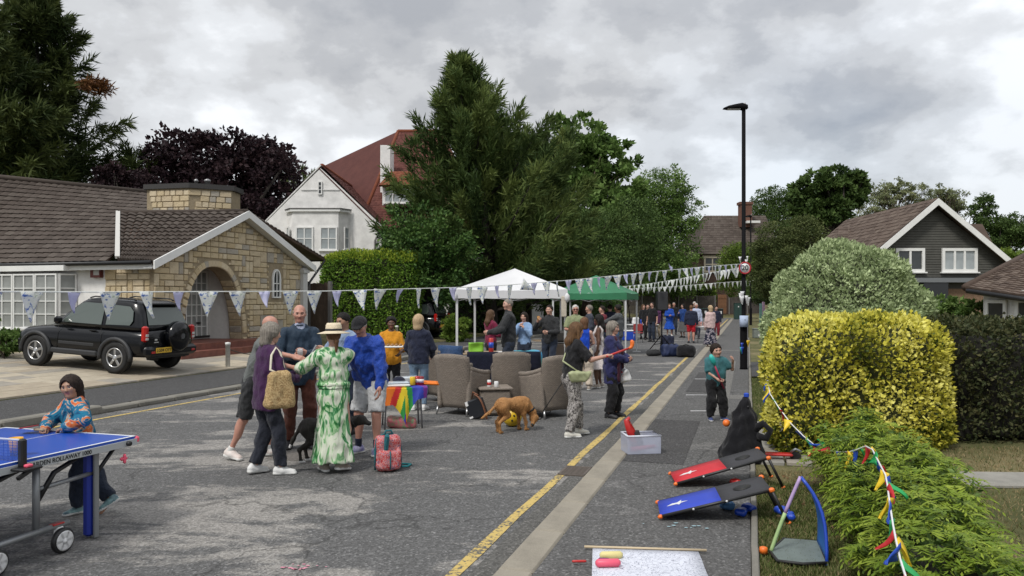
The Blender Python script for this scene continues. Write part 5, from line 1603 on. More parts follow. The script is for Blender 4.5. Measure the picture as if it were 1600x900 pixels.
def street_box(u0,u1,v0,v1,z0,z1,r,amp=.08,wl=.9,seed=3):
 c=S((u0+u1)/2,(v0+v1)/2,(z0+z1)/2);M=np.array([[SD[0],SN[0],0],[SD[1],SN[1],0],[0,0,1]])
 hf=(abs(u1-u0)/2,abs(v1-v0)/2,(z1-z0)/2)
 ex=abs(M)@np.array(hf)+.35
 return(lambda Pt:rbox(Pt,c,hf,M,r)+wrinkle(Pt,seed,amp,wl)),c-ex,c+ex
fn,lo,hi=street_box(31.7,33.3,-17.3,-12.6,.05,4.0,.5,.07,1.2)
hedge('big clipped green hedge with painted light on top left of the dark car','clipped_hedge',fn,lo,hi,26000,.12,.075,LF_PRIV,CORE,h=.14,inset=(-.14,.06),up=.25)
tops=leaf_mat('painted_lit_leaf',(0.118,0.176,0.019),(0.274,0.353,0.040),(0.470,0.549,0.078),.5,.3,.9)  # lighter leaf colour paints the daylight on the hedge top
(_,_),pp,nn=hedge_sdf_points(fn,lo,hi,.14,26000,inset=(.0,.16));kp=nn[:,2]>.25;kp&=nrg.random(len(pp))<.8
hr=[o for o in COL.objects if o.name.startswith('clipped_hedge')][-1];hb_=np.array(hr.location)
nk_=int(kp.sum());link('painted_lit_tips',leaves_mesh('painted_lit_tips',pp[kp]-hb_,nn[kp]+nrg.normal(0,.5,(nk_,3))+V3(0,0,.7),nrg.uniform(.08,.16,nk_),.06,tops),hr)
fn,lo,hi=street_box(39.5,88,-14.4,-12.0,.1,2.5,.5,.28,2.2,8)
hedge('long dark shrubbery along the left pavement behind the gazebos','shrubbery',fn,lo,hi,26000,.22,.12,LF_IVY,CORE,h=.35,inset=(-.3,.2),up=.15)
broadleaf('bushy green shrub with pale roses beside the dark car',P(714,470,34)*V3(1,1,0)+V3(0,0,.15),[bl(716,512,34,22,26),bl(704,518,33.5,12,16)],2600,.13,LF_BRIGHT,.04,BARK,name='shrub',cat='shrub',clump=.6,fill=.3,seed=31,nl=5)
broadleaf('white flowering shrub by the road behind the green gazebo',P(985,470,62)*V3(1,1,0)+V3(0,0,.1),[bl(985,428,62,16,14),bl(972,440,62,9,10)],700,.22,leaf_mat('white_blossom',(.25,.27,.22),(.48,.48,.42),(.65,.63,.58),.6,.2),.05,BARK,name='shrub',cat='shrub',clump=.8,fill=.6,seed=32,nl=8)
fn,lo,hi=street_box(0,1,0,1,0,1,.3)
a_,b_=P(985,448,95),P(1105,448,95)
def far_hedge(Pt):return rbox(Pt,((a_[0]+b_[0])/2,95.6,2.7),((b_[0]-a_[0])/2+1,.7,.85),None,.4)+wrinkle(Pt,4,.15,1.8)
hedge('bright green clipped hedge top above the far fence','clipped_hedge',far_hedge,np.array([a_[0]-1.8,94.4,1.4]),np.array([b_[0]+1.8,96.8,4.1]),4200,.30,.18,LF_BRIGHT,CORE,h=.3,up=.3)
broadleaf('bright green small tree in front of the far brick house',(gx(1160,76),76,.2),[bl(1158,408,76,34,30),bl(1185,430,75,28,34),bl(1140,432,76,22,30)],22423,0.160,LF_BRIGHT,.15,BARK,clump=.6,fill=.35,seed=41)
broadleaf('dark olive bushy tree left of the round pale shrub',(gx(1215,52),52,.2),[bl(1215,392,52,40,44),bl(1232,430,50,34,44),bl(1200,420,52,28,46),bl(1250,370,52,36,30)],37948,0.122,LF_OLIVE,.2,BARK_D,clump=.6,fill=.35,seed=42)
broadleaf('deep green shrub filling the corner by the far telecom cabinet',(gx(1195,66),66,.1),[bl(1190,455,66,36,22),bl(1215,450,62,28,30)],15525,0.132,LF_DEEP,.1,BARK_D,clump=.6,fill=.3,seed=43,name='shrub',cat='shrub')
broadleaf('large open crowned oak between the lamp post and boarded house',(gx(1298,88),88,.3),[bl(1298,280,88,40,24),bl(1265,300,88,36,26),bl(1325,305,88,34,28),bl(1290,330,88,46,28),bl(1340,285,88,18,16),bl(1255,335,88,30,24)],13500,.52,LF_DEEP,.6,BARK_D,clump=.40,fill=.8,seed=45,nl=40,trunk_top=P(1298,285,88))
broadleaf('broad green tree left of the open crowned oak',(gx(1212,118),118,.3),[bl(1210,315,118,36,24),bl(1185,335,118,24,24),bl(1240,320,118,32,26),bl(1225,350,117,46,34),bl(1265,370,110,44,40)],32775,0.236,LF_DEEP,.4,BARK_D,clump=.55,fill=.45,seed=46)
broadleaf('pale thin willow behind the ridge of the boarded house',(gx(1400,110),110,.3),[bl(1382,310,110,30,30),bl(1425,315,110,28,36),bl(1355,335,110,26,20),bl(1402,295,110,24,16)],10762,0.259,LF_PALE,.35,BARK,clump=.5,fill=.7,seed=47,droop=.9,nl=60)
broadleaf('pale thin willow right of its twin behind the boarded house roof',(gx(1478,112),112,.3),[bl(1470,312,112,28,26),bl(1495,325,112,24,30)],6208,0.259,LF_PALE,.3,BARK,clump=.5,fill=.7,seed=48,droop=.9,nl=44)
broadleaf('dark green tree at the right edge behind the boarded house',(gx(1560,72),72,.3),[bl(1538,335,72,20,32),bl(1560,365,72,34,28),bl(1590,362,72,34,28),bl(1530,385,72,26,22),bl(1630,380,72,30,36)],29325,0.188,LF_DEEP,.3,BARK_D,clump=.55,fill=.5,seed=49)
broadleaf('bright green shrubs beside the boarded house front wall',P(1480,470,27)*V3(1,1,0)+V3(0,0,.2),[bl(1445,478,27,26,26),bl(1480,485,26,30,20),bl(1520,488,25,28,16)],4200,.14,LF_MID,.05,BARK,name='shrub',cat='shrub',clump=.6,fill=.4,seed=51,nl=8)
broadleaf('low green hedge trees right of the boarded house eaves',(gx(1580,44),44,.2),[bl(1575,405,44,26,14),bl(1550,412,44,20,12)],1800,.22,LF_BRIGHT,.12,BARK,clump=.6,fill=.4,seed=52)
bc=P(1318,470,17.2)
def bush_fn(Pt):
 d=ell(Pt,(bc[0],bc[1],1.42),(1.62,1.5,1.70))
 d=smin(d,ell(Pt,(bc[0]-.55,bc[1]-.2,1.2),(1.15,1.2,1.3)),.3);d=smin(d,ell(Pt,(bc[0]+.55,bc[1],1.25),(.95,1.2,1.4)),.3)
 return d+wrinkle(Pt,12,.11,.75)+wrinkle(Pt,14,.06,.35)
hedge('large rounded grey green variegated bush behind the yellow hedge','round_bush',bush_fn,np.array([bc[0]-2.2,bc[1]-2,-.1]),np.array([bc[0]+2.3,bc[1]+2,3.7]),46000,.085,.045,LF_VAR,mat('grey_twigs',(.05,.055,.035),.95),h=.09,inset=(-.12,.05),up=.35,cat='bush')
ya,yb_=G(1208,722,.08),G(1440,722,.08)
def yel_fn(Pt):
 Q=Pt.copy();Q[:,1]-=.16*(Pt[:,0]-2.95);Q[:,0]-=.33*(Pt[:,1]-8.75)
 d=rbox(Q,(3.98,9.62,.81),(1.03,.9,.86),None,.48)
 d=smin(d,rbox(Q,(4.6,9.55,.76),(.55,.75,.79),None,.34),.15)
 return d+wrinkle(Pt,22,.055,.55)
ylo,yhi=np.array([2.5,8.2,-.1]),np.array([6.2,11.4,2.05])
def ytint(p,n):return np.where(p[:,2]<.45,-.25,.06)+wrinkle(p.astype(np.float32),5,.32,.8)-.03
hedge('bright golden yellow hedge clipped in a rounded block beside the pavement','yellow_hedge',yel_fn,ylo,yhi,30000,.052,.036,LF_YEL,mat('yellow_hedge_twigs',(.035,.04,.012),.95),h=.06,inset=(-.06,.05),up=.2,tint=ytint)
yr=[o for o in COL.objects if o.name.startswith('yellow_hedge')][-1]
(_,_),pp,nn=hedge_sdf_points(yel_fn,ylo,yhi,.06,15000,inset=(-.07,.03))
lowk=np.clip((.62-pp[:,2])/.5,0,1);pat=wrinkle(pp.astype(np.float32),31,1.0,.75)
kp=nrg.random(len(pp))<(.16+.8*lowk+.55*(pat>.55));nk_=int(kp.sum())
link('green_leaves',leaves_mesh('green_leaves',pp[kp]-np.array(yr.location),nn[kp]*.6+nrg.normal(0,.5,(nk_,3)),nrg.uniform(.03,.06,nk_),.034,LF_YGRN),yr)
def dk_fn(Pt):return rbox(Pt,(7.35,10.9,.75),(2.0,1.15,.79),None,.25)+wrinkle(Pt,42,.07,.6)+wrinkle(Pt,43,.04,.25)
hedge('dark brown green hedge right of the golden hedge','dark_hedge',dk_fn,np.array([5.0,9.5,-.1]),np.array([9.5,12.3,2.0]),44000,.058,.036,LF_DHED,mat('dark_hedge_twigs',(.010,.009,.006),.95),h=.07,inset=(-.09,.06),up=.2)
def lau_fn(Pt):
 d=None
 for u,v,w,z in((.6,2.84,.36,.60),(2.2,2.82,.36,.64),(3.6,2.80,.35,.66),(5.0,2.76,.33,.68),(6.4,2.72,.30,.70),(7.5,2.72,.28,.76),(8.0,2.80,.26,.78)):
  p=S(u,v,0);e=ell(Pt,(p[0],p[1],z*.42),(w*.9,1.05,z*.53));d=e if d is None else smin(d,e,.25)
 return d+wrinkle(Pt,52,.05,.4)
llo,lhi=np.array([.2,.2,.0]),np.array([4.5,9.6,1.3])
(lv,lq),lp,ln=hedge_sdf_points(lau_fn,llo,lhi,.07,5200,inset=(-.10,.02))
kp=(ln[:,2]>-.25)&(lp[:,1]>1.6);lp,ln=lp[kp],ln[kp]
lroot=thing('low_hedge','low hedge of fresh green arching shoots in the right foreground','hedge',tuple(S(5,2.65,.08)),0);lb=np.array(lroot.location)
Pp,Dd,Tt,Ln,Up=[],[],[],[],[]
for p,n in zip(lp,ln):
 az=nrg.random()*6.283;hd=np.array([math.cos(az),math.sin(az),0])*.9+n*.6;hd[2]=max(hd[2],0)+.25;hd=nrmv(hd)
 Ls=nrg.uniform(.10,.19);side=nrmv(np.cross(hd,V3(0,0,1)));tv=np.clip(nrg.normal(.5,.13)+.22*(p[2]-.5),0,1)
 for k in range(6):
  q=k/5;c=p+hd*Ls*q+V3(0,0,-.09*q*q)
  tang=hd+V3(0,0,-.95*q)
  for sg in((-1,1)if k<5 else(0,)):
   Pp.append(c);Dd.append(tang*.75+side*sg*.85+V3(0,0,-.18));Ln.append(nrg.uniform(.05,.08)*(1.05-.35*q));Tt.append(np.clip(tv+nrg.normal(0,.07)+.12*q,0,1));Up.append(V3(0,0,1)+side*sg*.3)
Pp=np.array(Pp);Dd=np.array(Dd);Ln=np.array(Ln)
link('foliage',leaves_mesh('foliage',Pp-lb,Dd,Ln,Ln*.30,LF_LAU,np.array(Tt),up=np.array(Up)),lroot)
kq=nrg.choice(len(lp),9000);link('inner_leaves',leaves_mesh('inner_leaves',lp[kq]-ln[kq]*nrg.uniform(.04,.14,(9000,1))-lb,ln[kq]+nrg.normal(0,.7,(9000,3)),.06,.025,LF_MID),lroot)
v2,q2=sdf_mesh(lambda P_:lau_fn(P_)+.10,llo,lhi,.09);link('branches',np_mesh('branches',v2-lb,q2,CORE),lroot)
broadleaf('dark green shrub in front of the black car under the bay window',P(10,470,19.5)*V3(1,1,0)+V3(0,0,.25),[bl(12,535,19.8,30,26),bl(-20,530,20,30,32)],4200,.085,LF_MID,.03,BARK,name='shrub',cat='shrub',clump=.6,fill=.3,seed=61,nl=6)
conb=[o for o in COL.objects if o.name.startswith('conifer_tree')][0]
cp,cr_=bl(150,136,45,26,12);nB=650
off=rand_unit(nB)*(nrg.random((nB,1))**.5)*np.array(cr_)+cp-np.array(conb.location)
link('browned_branch',leaves_mesh('browned_branch',off,rand_unit(nB)+V3(.6,0,.3),.42,.08,LF_RUSTY),conb)
lf=mat('dry_fallen_leaf',(.17,.105,.05),.9,var=.4,vscale=30)
q=np.array([S(nrg.uniform(3.6,9),nrg.uniform(1.72,3.2),0)[:2]for _ in range(170)]);q3=np.stack([q[:,0],q[:,1],np.array([on_ground(*a)+.02 for a in q])],1)
tag(link('fallen_leaves',leaves_mesh('fallen_leaves',q3,rand_unit(170)*V3(1,1,.25),nrg.uniform(.03,.06,170),.03,lf)),kind='stuff')
def wood_fn(Pt):return rbox(Pt,(20,140,3.6),(75,5,4.2),None,2.0)+wrinkle(Pt,71,1.0,9)+wrinkle(Pt,72,.6,4)
(wv,wq),wp,wnn=hedge_sdf_points(wood_fn,np.array([-58,132,-.5]),np.array([98,148,10.5]),1.0,26000,inset=(-.5,.5))
wo=link('far_wood',leaves_mesh('far_wood',wp,wnn+nrg.normal(0,.6,wp.shape),nrg.uniform(.7,1.3,len(wp)),.7,LF_DEEP));tag(wo,kind='stuff')
wc=link('far_wood_core',np_mesh('far_wood_core',*sdf_mesh(lambda p:wood_fn(p)+.6,np.array([-58,132,-.5]),np.array([98,148,10.5]),1.2),CORE));tag(wc,kind='stuff')
# cars
CARPAINT=mat('black_car_paint',(.003,.0035,.005),.2,spec=.3,coat=.25)
CLADP=mat('car_grey_cladding',(.022,.023,.025),.55)
TYRE=mat('tyre_rubber',(.014,.014,.014),.85)
ALLOY=mat('alloy_wheel',(.42,.42,.42),.3,.85)
CARGL=mat('car_glass',(.085,.105,.095),.06,spec=.8,coat=.3)
RED_L=mat('tail_light_red',(.42,.012,.010),.15,coat=.6)
CLEAR_L=mat('clear_lamp',(.5,.5,.48),.12,coat=.6)
PLATE_Y=mat('number_plate_yellow',(.68,.43,.04),.45)
INK=mat('black_ink',(.01,.01,.01),.6)
STEEL=mat('brushed_steel',(.30,.31,.32),.35,.85)
def superring(cx,hw,hl,z,n=28,e=6.0,axis='z'):
 pts=[]
 for k in range(n):
  t=2*math.pi*(k+.5)/n;c,s_=math.cos(t),math.sin(t)
  x=math.copysign(abs(c)**(2/e),c)*hl;y=math.copysign(abs(s_)**(2/e),s_)*hw
  pts.append((cx+x,y,z)if axis=='z' else(cx,x,z+y))
 return pts
def loft(mb,rings,mi=0,smooth=True):
 n=len(rings[0]);vs=[p for r in rings for p in r];fs=[]
 for i in range(len(rings)-1):
  for k in range(n):
   j=(k+1)%n;fs.append((i*n+k,i*n+j,i*n+n+j,i*n+n+k))
 fs.append(tuple(range(n-1,-1,-1)));fs.append(tuple(range(len(vs)-n,len(vs))))
 return mb.add(vs,fs,mi,smooth)
def make_car(label,loc,heading,sc=1.0,spare=True,plate='LG04 OYY',tilt=0.0):
 root=thing('parked_car',label,'car',loc,heading);root.scale=(sc,)*3
 root.rotation_euler=(tilt,0,heading)
 mb=MB()
 st=[(-.02,.70,.46,.96),(.02,.80,.40,1.00),(.12,.845,.37,1.02),(.5,.868,.35,1.04),(1.3,.872,.33,1.035),(2.2,.870,.33,1.02),(2.72,.862,.34,.99),(3.05,.85,.35,.955),(3.4,.82,.36,.91),(3.62,.76,.38,.84),(3.72,.68,.42,.76),(3.76,.58,.46,.68)]
 rings=[]
 for x,hw,z0,z1 in st:
  r=[]
  for k in range(28):
   t=2*math.pi*(k+.5)/28;c,s_=math.cos(t),math.sin(t)
   y=math.copysign(abs(c)**(2/5.0),c)*hw;z=math.copysign(abs(s_)**(2/5.0),s_)*(z1-z0)/2+(z0+z1)/2
   y*=1-.05*max(0,(z-.75)/.3)**2
   r.append((x,y,z))
  rings.append(r)
 loft(mb,rings)
 gh=[(1.00,.03,2.78,.815),(1.08,.06,2.66,.80),(1.35,.16,2.30,.735),(1.56,.26,2.02,.675),(1.63,.34,1.90,.635),(1.665,.50,1.70,.54),(1.672,.75,1.45,.35)]
 loft(mb,[superring((a+b_)/2,hw,(b_-a)/2,z,28,7.0)for z,a,b_,hw in gh])
 body=mb.build('body',CARPAINT,root)
 zi=[g[0]for g in gh]
 hw_=lambda z:float(np.interp(z,zi,[g[3]for g in gh]));xr=lambda z:float(np.interp(z,zi,[g[1]for g in gh]));xf=lambda z:float(np.interp(z,zi,[g[2]for g in gh]))
 def side_win(name,pts,sg):
  poly=[V3(x,sg*(hw_(z)+.006),z)for x,z in pts];m_=MB();m_.prism(poly,V3(0,sg*.012,.004));return m_.build(name,CARGL,root)
 for sg in(1,-1):
  side_win('window',[(1.20,1.07),(2.38,1.07),(2.30,1.12),(1.92,1.50),(1.78,1.55),(1.22,1.55)],sg)
  side_win('window',[(.42,1.10),(1.08,1.08),(1.10,1.54),(.52,1.52),(.40,1.42),(.36,1.2)],sg)
  m_=MB();m_.box((2.30,sg*.95,1.12),(.12,.2,.16),0,bevel=.04);m_.build('wing_mirror',CARPAINT,root)
  m_=MB();m_.box((1.38,sg*.868,.93),(.2,.03,.035),0,bevel=.01);m_.build('door_handle',CARPAINT,root)
  m_=MB();m_.tube([(.45,sg*.6,1.66),(.55,sg*.61,1.70),(1.6,sg*.61,1.70),(1.75,sg*.6,1.66)],.018,0,6);m_.build('roof_rail',BLACKP,root)
  m_=MB();m_.box((1.85,sg*.868,.60),(1.02,.02,.07),0,bevel=.008);m_.build('door_trim',CLADP,root)
  m_=MB();m_.box((1.92,sg*.845,.40),(1.34,.09,.13),0,bevel=.03);m_.build('sill',CLADP,root)
  m_=MB();m_.tube([(1.15,sg*.872,.48),(1.14,sg*.876,1.0)],.005,0,4);m_.tube([(2.40,sg*.868,.44),(2.36,sg*.87,.98)],.005,0,4);m_.build('door_gap',INK,root)
  for x0 in(.74,3.02):
   m_=MB();arc=[(x0+.43*math.cos(q),sg*.862,.36+.42*math.sin(q))for q in np.linspace(-.15,math.pi+.15,15)]
   m_.tube(arc,.052,0,6);m_.build('wheel_arch',CLADP,root)
   m_=MB();m_.lathe([(.39,-.02),(.39,.02)],(x0,sg*.845,.37),(0,1,0),22);m_.build('well_shade_disc',INK,root)  # flat black disc stands in for the shaded hollow behind the wheel
  m_=MB();m_.box((.035,sg*.765,.93),(.14,.13,.36),0,bevel=.035);tl=m_.build('tail_light',RED_L,root)
  m_=MB();m_.box((-.035,sg*.765,.90),(.016,.09,.06),0,bevel=.006);m_.box((-.035,sg*.765,.82),(.016,.09,.05),0,bevel=.006);m_.build('lamp',CLEAR_L,tl)
  m_=MB();m_.box((3.55,sg*.66,.80),(.22,.22,.14),0,bevel=.05);m_.build('headlight',CLEAR_L,root)
 poly=[V3(xr(z)-.008,y*f,z)for y,z,f in((-.62,1.12,1),(.62,1.12,1),(.54,1.52,1),(-.54,1.52,1))]
 m_=MB();m_.prism(poly,V3(-.012,0,.004));m_.build('rear_window',CARGL,root)
 m_=MB();m_.box((-.03,0,.53),(.2,1.66,.24),0,bevel=.06);m_.build('bumper',CARPAINT,root);m_=MB();m_.box((3.72,0,.50),(.2,1.4,.26),0,bevel=.07);m_.build('bumper',CARPAINT,root)
 m_=MB();m_.box((.02,0,.40),(.14,1.3,.08),0,bevel=.02);m_.tube([(.02,.35,.33),(.3,.35,.33)],.035,0,8);m_.build('underbody',INK,root)
 m_=MB();m_.box((-.142,.34,.56),(.014,.50,.12),0,bevel=.004);pl=m_.build('number_plate',PLATE_Y,root)
 link('plate_lettering',text_mesh(plate,.105,'plate_lettering',INK,.001,.002),pl,(-.150,.34,.56),frame_rot((0,-1,0),(0,0,1)).to_euler())
 m_=MB();m_.box((-.02,.47,.79),(.02,.08,.045),0,bevel=.008);m_.box((-.02,.46,.735),(.015,.14,.02),0);m_.build('badge',CLEAR_L,root)
 for sg in(1,-1):
  m_=MB();m_.box((-.135,sg*.66,.52),(.012,.12,.05),0,bevel=.004);m_.build('reflector',RED_L,root)
 m_=MB();m_.tube([(-.01,.0,1.10),(.0,.42,1.13)],.008,0,5);m_.build('wiper',INK,root)
 m_=MB();m_.box((.24,0,1.60),(.24,1.1,.05),0,bevel=.02);m_.build('spoiler',CARPAINT,root)
 if spare:
  m_=MB();m_.lathe([(.30,-.03),(.345,.0),(.355,.10),(.345,.17),(.29,.22),(.12,.235),(.0,.235)],(-.02,-.14,.86),(-1,0,0),28);m_.build('spare_wheel_cover',CARPAINT,root)
 for x0 in(.74,3.02):
  for sg in(1,-1):
   m_=MB();m_.lathe([(.20,-.10),(.32,-.115),(.345,-.09),(.352,0),(.345,.09),(.32,.115),(.225,.10),(.22,.02),(.22,-.02)],(0,0,0),(0,1,0),28)
   wh_=m_.build('wheel',TYRE,root,(x0,sg*.775,.352))
   r_=MB();r_.lathe([(.222,.05),(.228,.105),(.205,.108),(.20,.07)],(0,0,0),(0,sg,0),26);r_.lathe([(.07,.03),(.075,.085),(.05,.1),(0,.1)],(0,0,0),(0,sg,0),14)
   for k in range(5):
    a=2*math.pi*k/5+.3
    for da in(-.09,.09):
     r_.box((math.cos(a+da)*.135,sg*.082,math.sin(a+da)*.135),(.145,.03,.04),0,rot=Matrix.Rotation(-(a+da*.3),3,'Y'),bevel=.008)
   r_.build('rim',ALLOY,wh_)
   d_=MB();d_.lathe([(.2,.0),(.2,.02)],(0,0,0),(0,sg,0),20);d_.build('brake_disc',mat('dark_steel',(.04,.04,.04),.5,.5),wh_)
 return root
cr=np.array([-9.26,18.0]);cf=np.array([-11.75,18.72])
chd=math.atan2(cf[1]-cr[1],cf[0]-cr[0]);csc=1.03
dirc=(cf-cr)/np.linalg.norm(cf-cr)
rear_mid=cr+np.array([-dirc[1],dirc[0]])*-.775*csc-dirc*.74*csc
gz0=on_ground(*cr)+.03;gz1=on_ground(*(rear_mid+dirc*2.5))
left=np.array([-dirc[1],dirc[0]])
car=make_car('black three door off roader with spare wheel cover parked on the drive of the bungalow',(rear_mid[0],rear_mid[1],gz0-.03),chd,csc)
car.rotation_euler=(math.atan2(on_ground(*(cr))-on_ground(*(cr-left*1.6)),1.6)*0.5,-math.atan2(on_ground(*cf)-on_ground(*cr),2.6),chd)
p2=P(692,500,35.6)
make_car('dark car with red tail light half hidden behind the big clipped hedge',(p2[0],p2[1],ground_z(vof(p2))+.05),math.atan2(SN[1],-SN[0])if False else math.atan2(-SN[1],-SN[0]),1.02,False,'LD15 KVN' if False else ' ')
# gazebos
def gazebo(label,corners,z_e,z_p,mcan,val=.24,name='gazebo',leg_m=None,side=None):
 c=[np.array(p,float)for p in corners];ctr=sum(c)/4
 root=thing(name,label,'gazebo',(ctr[0],ctr[1],0));o=np.array([ctr[0],ctr[1],0]);c=[p-o for p in c]
 mb=MB();apex=V3(0,0,z_p)
 for i in range(4):
  a,b_=c[i]*1.015,c[(i+1)%4]*1.015
  def fn(s,t,a=a,b_=b_):
   p=a+(b_-a)*s;p=V3(p[0],p[1],z_e);q=p+(apex-p)*t
   q[2]-=.09*math.sin(math.pi*t)*(1-abs(2*s-1)**3)+.035*math.sin(math.pi*s)*(1-t)
   return q
  mb.grid(fn,10,8)
  def fv(s,t,a=a,b_=b_):
   p=a+(b_-a)*s;return V3(p[0],p[1],z_e-val*t-.035*math.sin(math.pi*s)*(1-t)+.006*math.sin(s*31))
  mb.grid(fv,14,1)
 mb.build('canopy',mcan,root)
 lm=leg_m or mat('white_metal_leg',(.62,.62,.62),.4,.2)
 for p in c:
  l_=MB();l_.box((p[0]*.97,p[1]*.97,z_e/2),(.045,.045,z_e));l_.box((p[0]*.97,p[1]*.97,1.35),(.06,.06,1.3));l_.box((p[0]*.97,p[1]*.97,.012),(.28,.14,.02));l_.build('leg',lm,root)
 for i in range(4):
  a,b_=c[i]*.97,c[(i+1)%4]*.97
  t_=MB();m_=(a+b_)/2
  t_.tube([V3(a[0],a[1],z_e-.3),V3(m_[0],m_[1],z_e-.02)],.014,0,5);t_.tube([V3(b_[0],b_[1],z_e-.3),V3(m_[0],m_[1],z_e-.02)],.014,0,5)
  t_.tube([V3(a[0],a[1],z_e-.02),V3(m_[0],m_[1],z_e-.3),V3(b_[0],b_[1],z_e-.02)],.014,0,5);t_.build('truss',lm,root)
 return root
WCAN=mat('white_canopy_cloth',(.60,.60,.61),.7,var=.05,vscale=2);GCAN=mat('green_canopy_cloth',(.022,.16,.070),.6,var=.12,vscale=2)
w1,w2_=P(711,455,20.0),P(886,455,20.0)
gaz_w=gazebo('white pop up gazebo with peaked roof standing over the food table',[V3(w1[0],20,0),V3(w2_[0],20.1,0),V3(w2_[0]+.05,22.7,0),V3(w1[0]+.35,22.7,0)],2.20,2.80,WCAN)
for x,z,r in((w1[0],2.02,.06),(w2_[0],1.98,.07)):
 m_=MB();m_.lathe([(.02,-.12),(r,-.05),(r,.05),(.02,.12)],(x-(w1[0]+w2_[0])/2-.1,-1.40,z),n=10);m_.build('tied_fabric',WCAN,gaz_w)
m_=MB();m_.box((w2_[0]-(w1[0]+w2_[0])/2-.18,-1.38,1.75),(.14,.05,.55),0,bevel=.02);m_.build('rolled_side',mat('cream_cloth',(.5,.45,.37),.9,var=.15),gaz_w)
g0=np.array([3.86,25.9,0]);du,dn=V3(SD[0],SD[1],0)*2.8,V3(SN[0],SN[1],0)*-2.6
gaz_g=gazebo('green pop up gazebo behind the white one',[g0+dn,g0,g0+du,g0+du+dn],2.18,2.82,GCAN)
# wicker chairs
def wicker():
 k=NT('grey_wicker',.75,.3);v=k.vec((1,1,1))
 b_=k.n('ShaderNodeTexBrick');b_.inputs['Scale'].default_value=1.0;b_.inputs['Mortar Size'].default_value=.003;b_.inputs['Brick Width'].default_value=.05;b_.inputs['Row Height'].default_value=.017
 b_.inputs['Color1'].default_value=(.285,.24,.20,1);b_.inputs['Color2'].default_value=(.185,.155,.13,1);b_.inputs['Mortar'].default_value=(.09,.075,.062,1)
 s_=k.n('ShaderNodeSeparateXYZ');k.link(v,s_.inputs[0]);c_=k.n('ShaderNodeCombineXYZ')
 k.link(k.math('ADD',s_.outputs[0],s_.outputs[1]),c_.inputs[0]);k.link(s_.outputs[2],c_.inputs[1]);k.link(c_.outputs[0],b_.inputs['Vector'])
 n=k.noise(v,5,4);k.color(k.mix(k.math('MULTIPLY',n,.45),b_.outputs['Color'],(.30,.26,.22)))
 k.bump(b_.outputs['Fac'],-.6,.006);return k.m
WICK=wicker();CUSH=mat('grey_cushion',(.12,.12,.125),.9,var=.12,bump=.2)
def make_chair():
 """high backed woven armchair facing local +X"""
 r=thing('wicker_armchair',None,'chair')
 m_=MB()
 def back(s,t):
  y=(s-.5)*(.60+.06*t);top=.97-.05*abs(2*s-1)**3
  z=.09+.03*math.sin(math.pi*s)*(1-t)+(top-.10)*t
  x=-.30-.13*t**1.4+.05*(1-t)**2+.10*abs(2*s-1)**2.2
  return V3(x,y,z)
 m_.slab(back,(1,0,0),.055,12,12);m_.build('backrest',WICK,r)
 for sg in(1,-1):
  m_=MB()
  def arm(s,t,sg=sg):
   x=-.26+.62*s;top=.64+.10*(1-s)**2-.01*s;return V3(x+.02*t,sg*(.30+.035*t+.015*math.sin(math.pi*s)),.10+(top-.10)*t)
  m_.slab(arm,(0,-sg,0),.06,8,8)
  m_.tube([arm(q,1)+V3(0,-sg*.03,0)for q in np.linspace(0,1,7)],.04,0,8);m_.build('armrest',WICK,r)
  for x in(-.27,.33):
   l_=MB();l_.tube([(x,sg*.285,.13),(x+(.02 if x>0 else-.03),sg*.295,.0)],[.020,.014],0,8);l_.build('leg',ALLOY,r)
 m_=MB();m_.box((.09,0,.30),(.54,.58,.30),0,bevel=.04);m_.build('seat_base',WICK,r)
 m_=MB();m_.box((.06,0,.475),(.60,.52,.09),0,bevel=.035);m_.build('cushion',CUSH,r)
 return r
ch0=make_chair();chairs=[(720,648,62,'wicker armchair with its back to the camera left of the small wicker table'),(798,640,93,'middle wicker armchair seen square from behind, above the brown dog'),(858,652,122,'wicker armchair right of the brown dog turned to the left'),(694,628,40,'wicker armchair partly hidden behind the blonde woman in jeans')]
for i,(px,py,a,lab)in enumerate(chairs):
 c=ch0 if i==0 else copy_tree(ch0)
 g_=G(px,py);c.location=(g_[0],g_[1]+.18,0);c.rotation_euler=(0,0,R(a));c.scale=(1.06,1.0,1.07)
 tag(c,lab,'chair','wicker armchairs set out on the road')
wt_=thing('wicker_table','small square wicker table between the wicker armchairs','table',(-.30,12.9,0),R(10))
m_=MB();m_.box((0,0,.22),(.50,.5,.40),0,bevel=.03);m_.build('base',WICK,wt_)
m_=MB();m_.box((0,0,.445),(.56,.56,.04),0,bevel=.012);m_.build('top',WICK,wt_)
def can(label,loc,r,h,cols,name='can',cat='can',bands=True,rz=0):
 t=thing(name,label,cat,loc,rz);m_=MB();m_.lathe([(r*.85,0),(r,.008),(r,h-.01),(r*.82,h)],n=14);m_.build('body',cols[0],t)
 if len(cols)>1:m_=MB();m_.lathe([(r*1.012,h*.3),(r*1.012,h*.7)],n=14);m_.build('label_band',cols[1],t)
 return t
REDP=mat('red_plastic',(.45,.02,.018),.35,coat=.2);BLUEP=mat('blue_plastic',(.015,.06,.42),.35);WHP=mat('white_plastic',(.7,.7,.7),.4);YELP=mat('yellow_plastic',(.68,.45,.02),.4);GRNP=mat('lime_plastic',(.22,.5,.04),.5);ORP=mat('orange_plastic',(.75,.16,.02),.4);PINKP=mat('pink_plastic',(.75,.10,.17),.45);TEALP=mat('teal_plastic',(.03,.42,.38),.4)
can('red and white drinks can on the small wicker table',(-.38,12.75,.466),.034,.12,[WHP,REDP]);can('white paper cup on the small wicker table',(-.26,12.72,.466),.038,.10,[WHP])
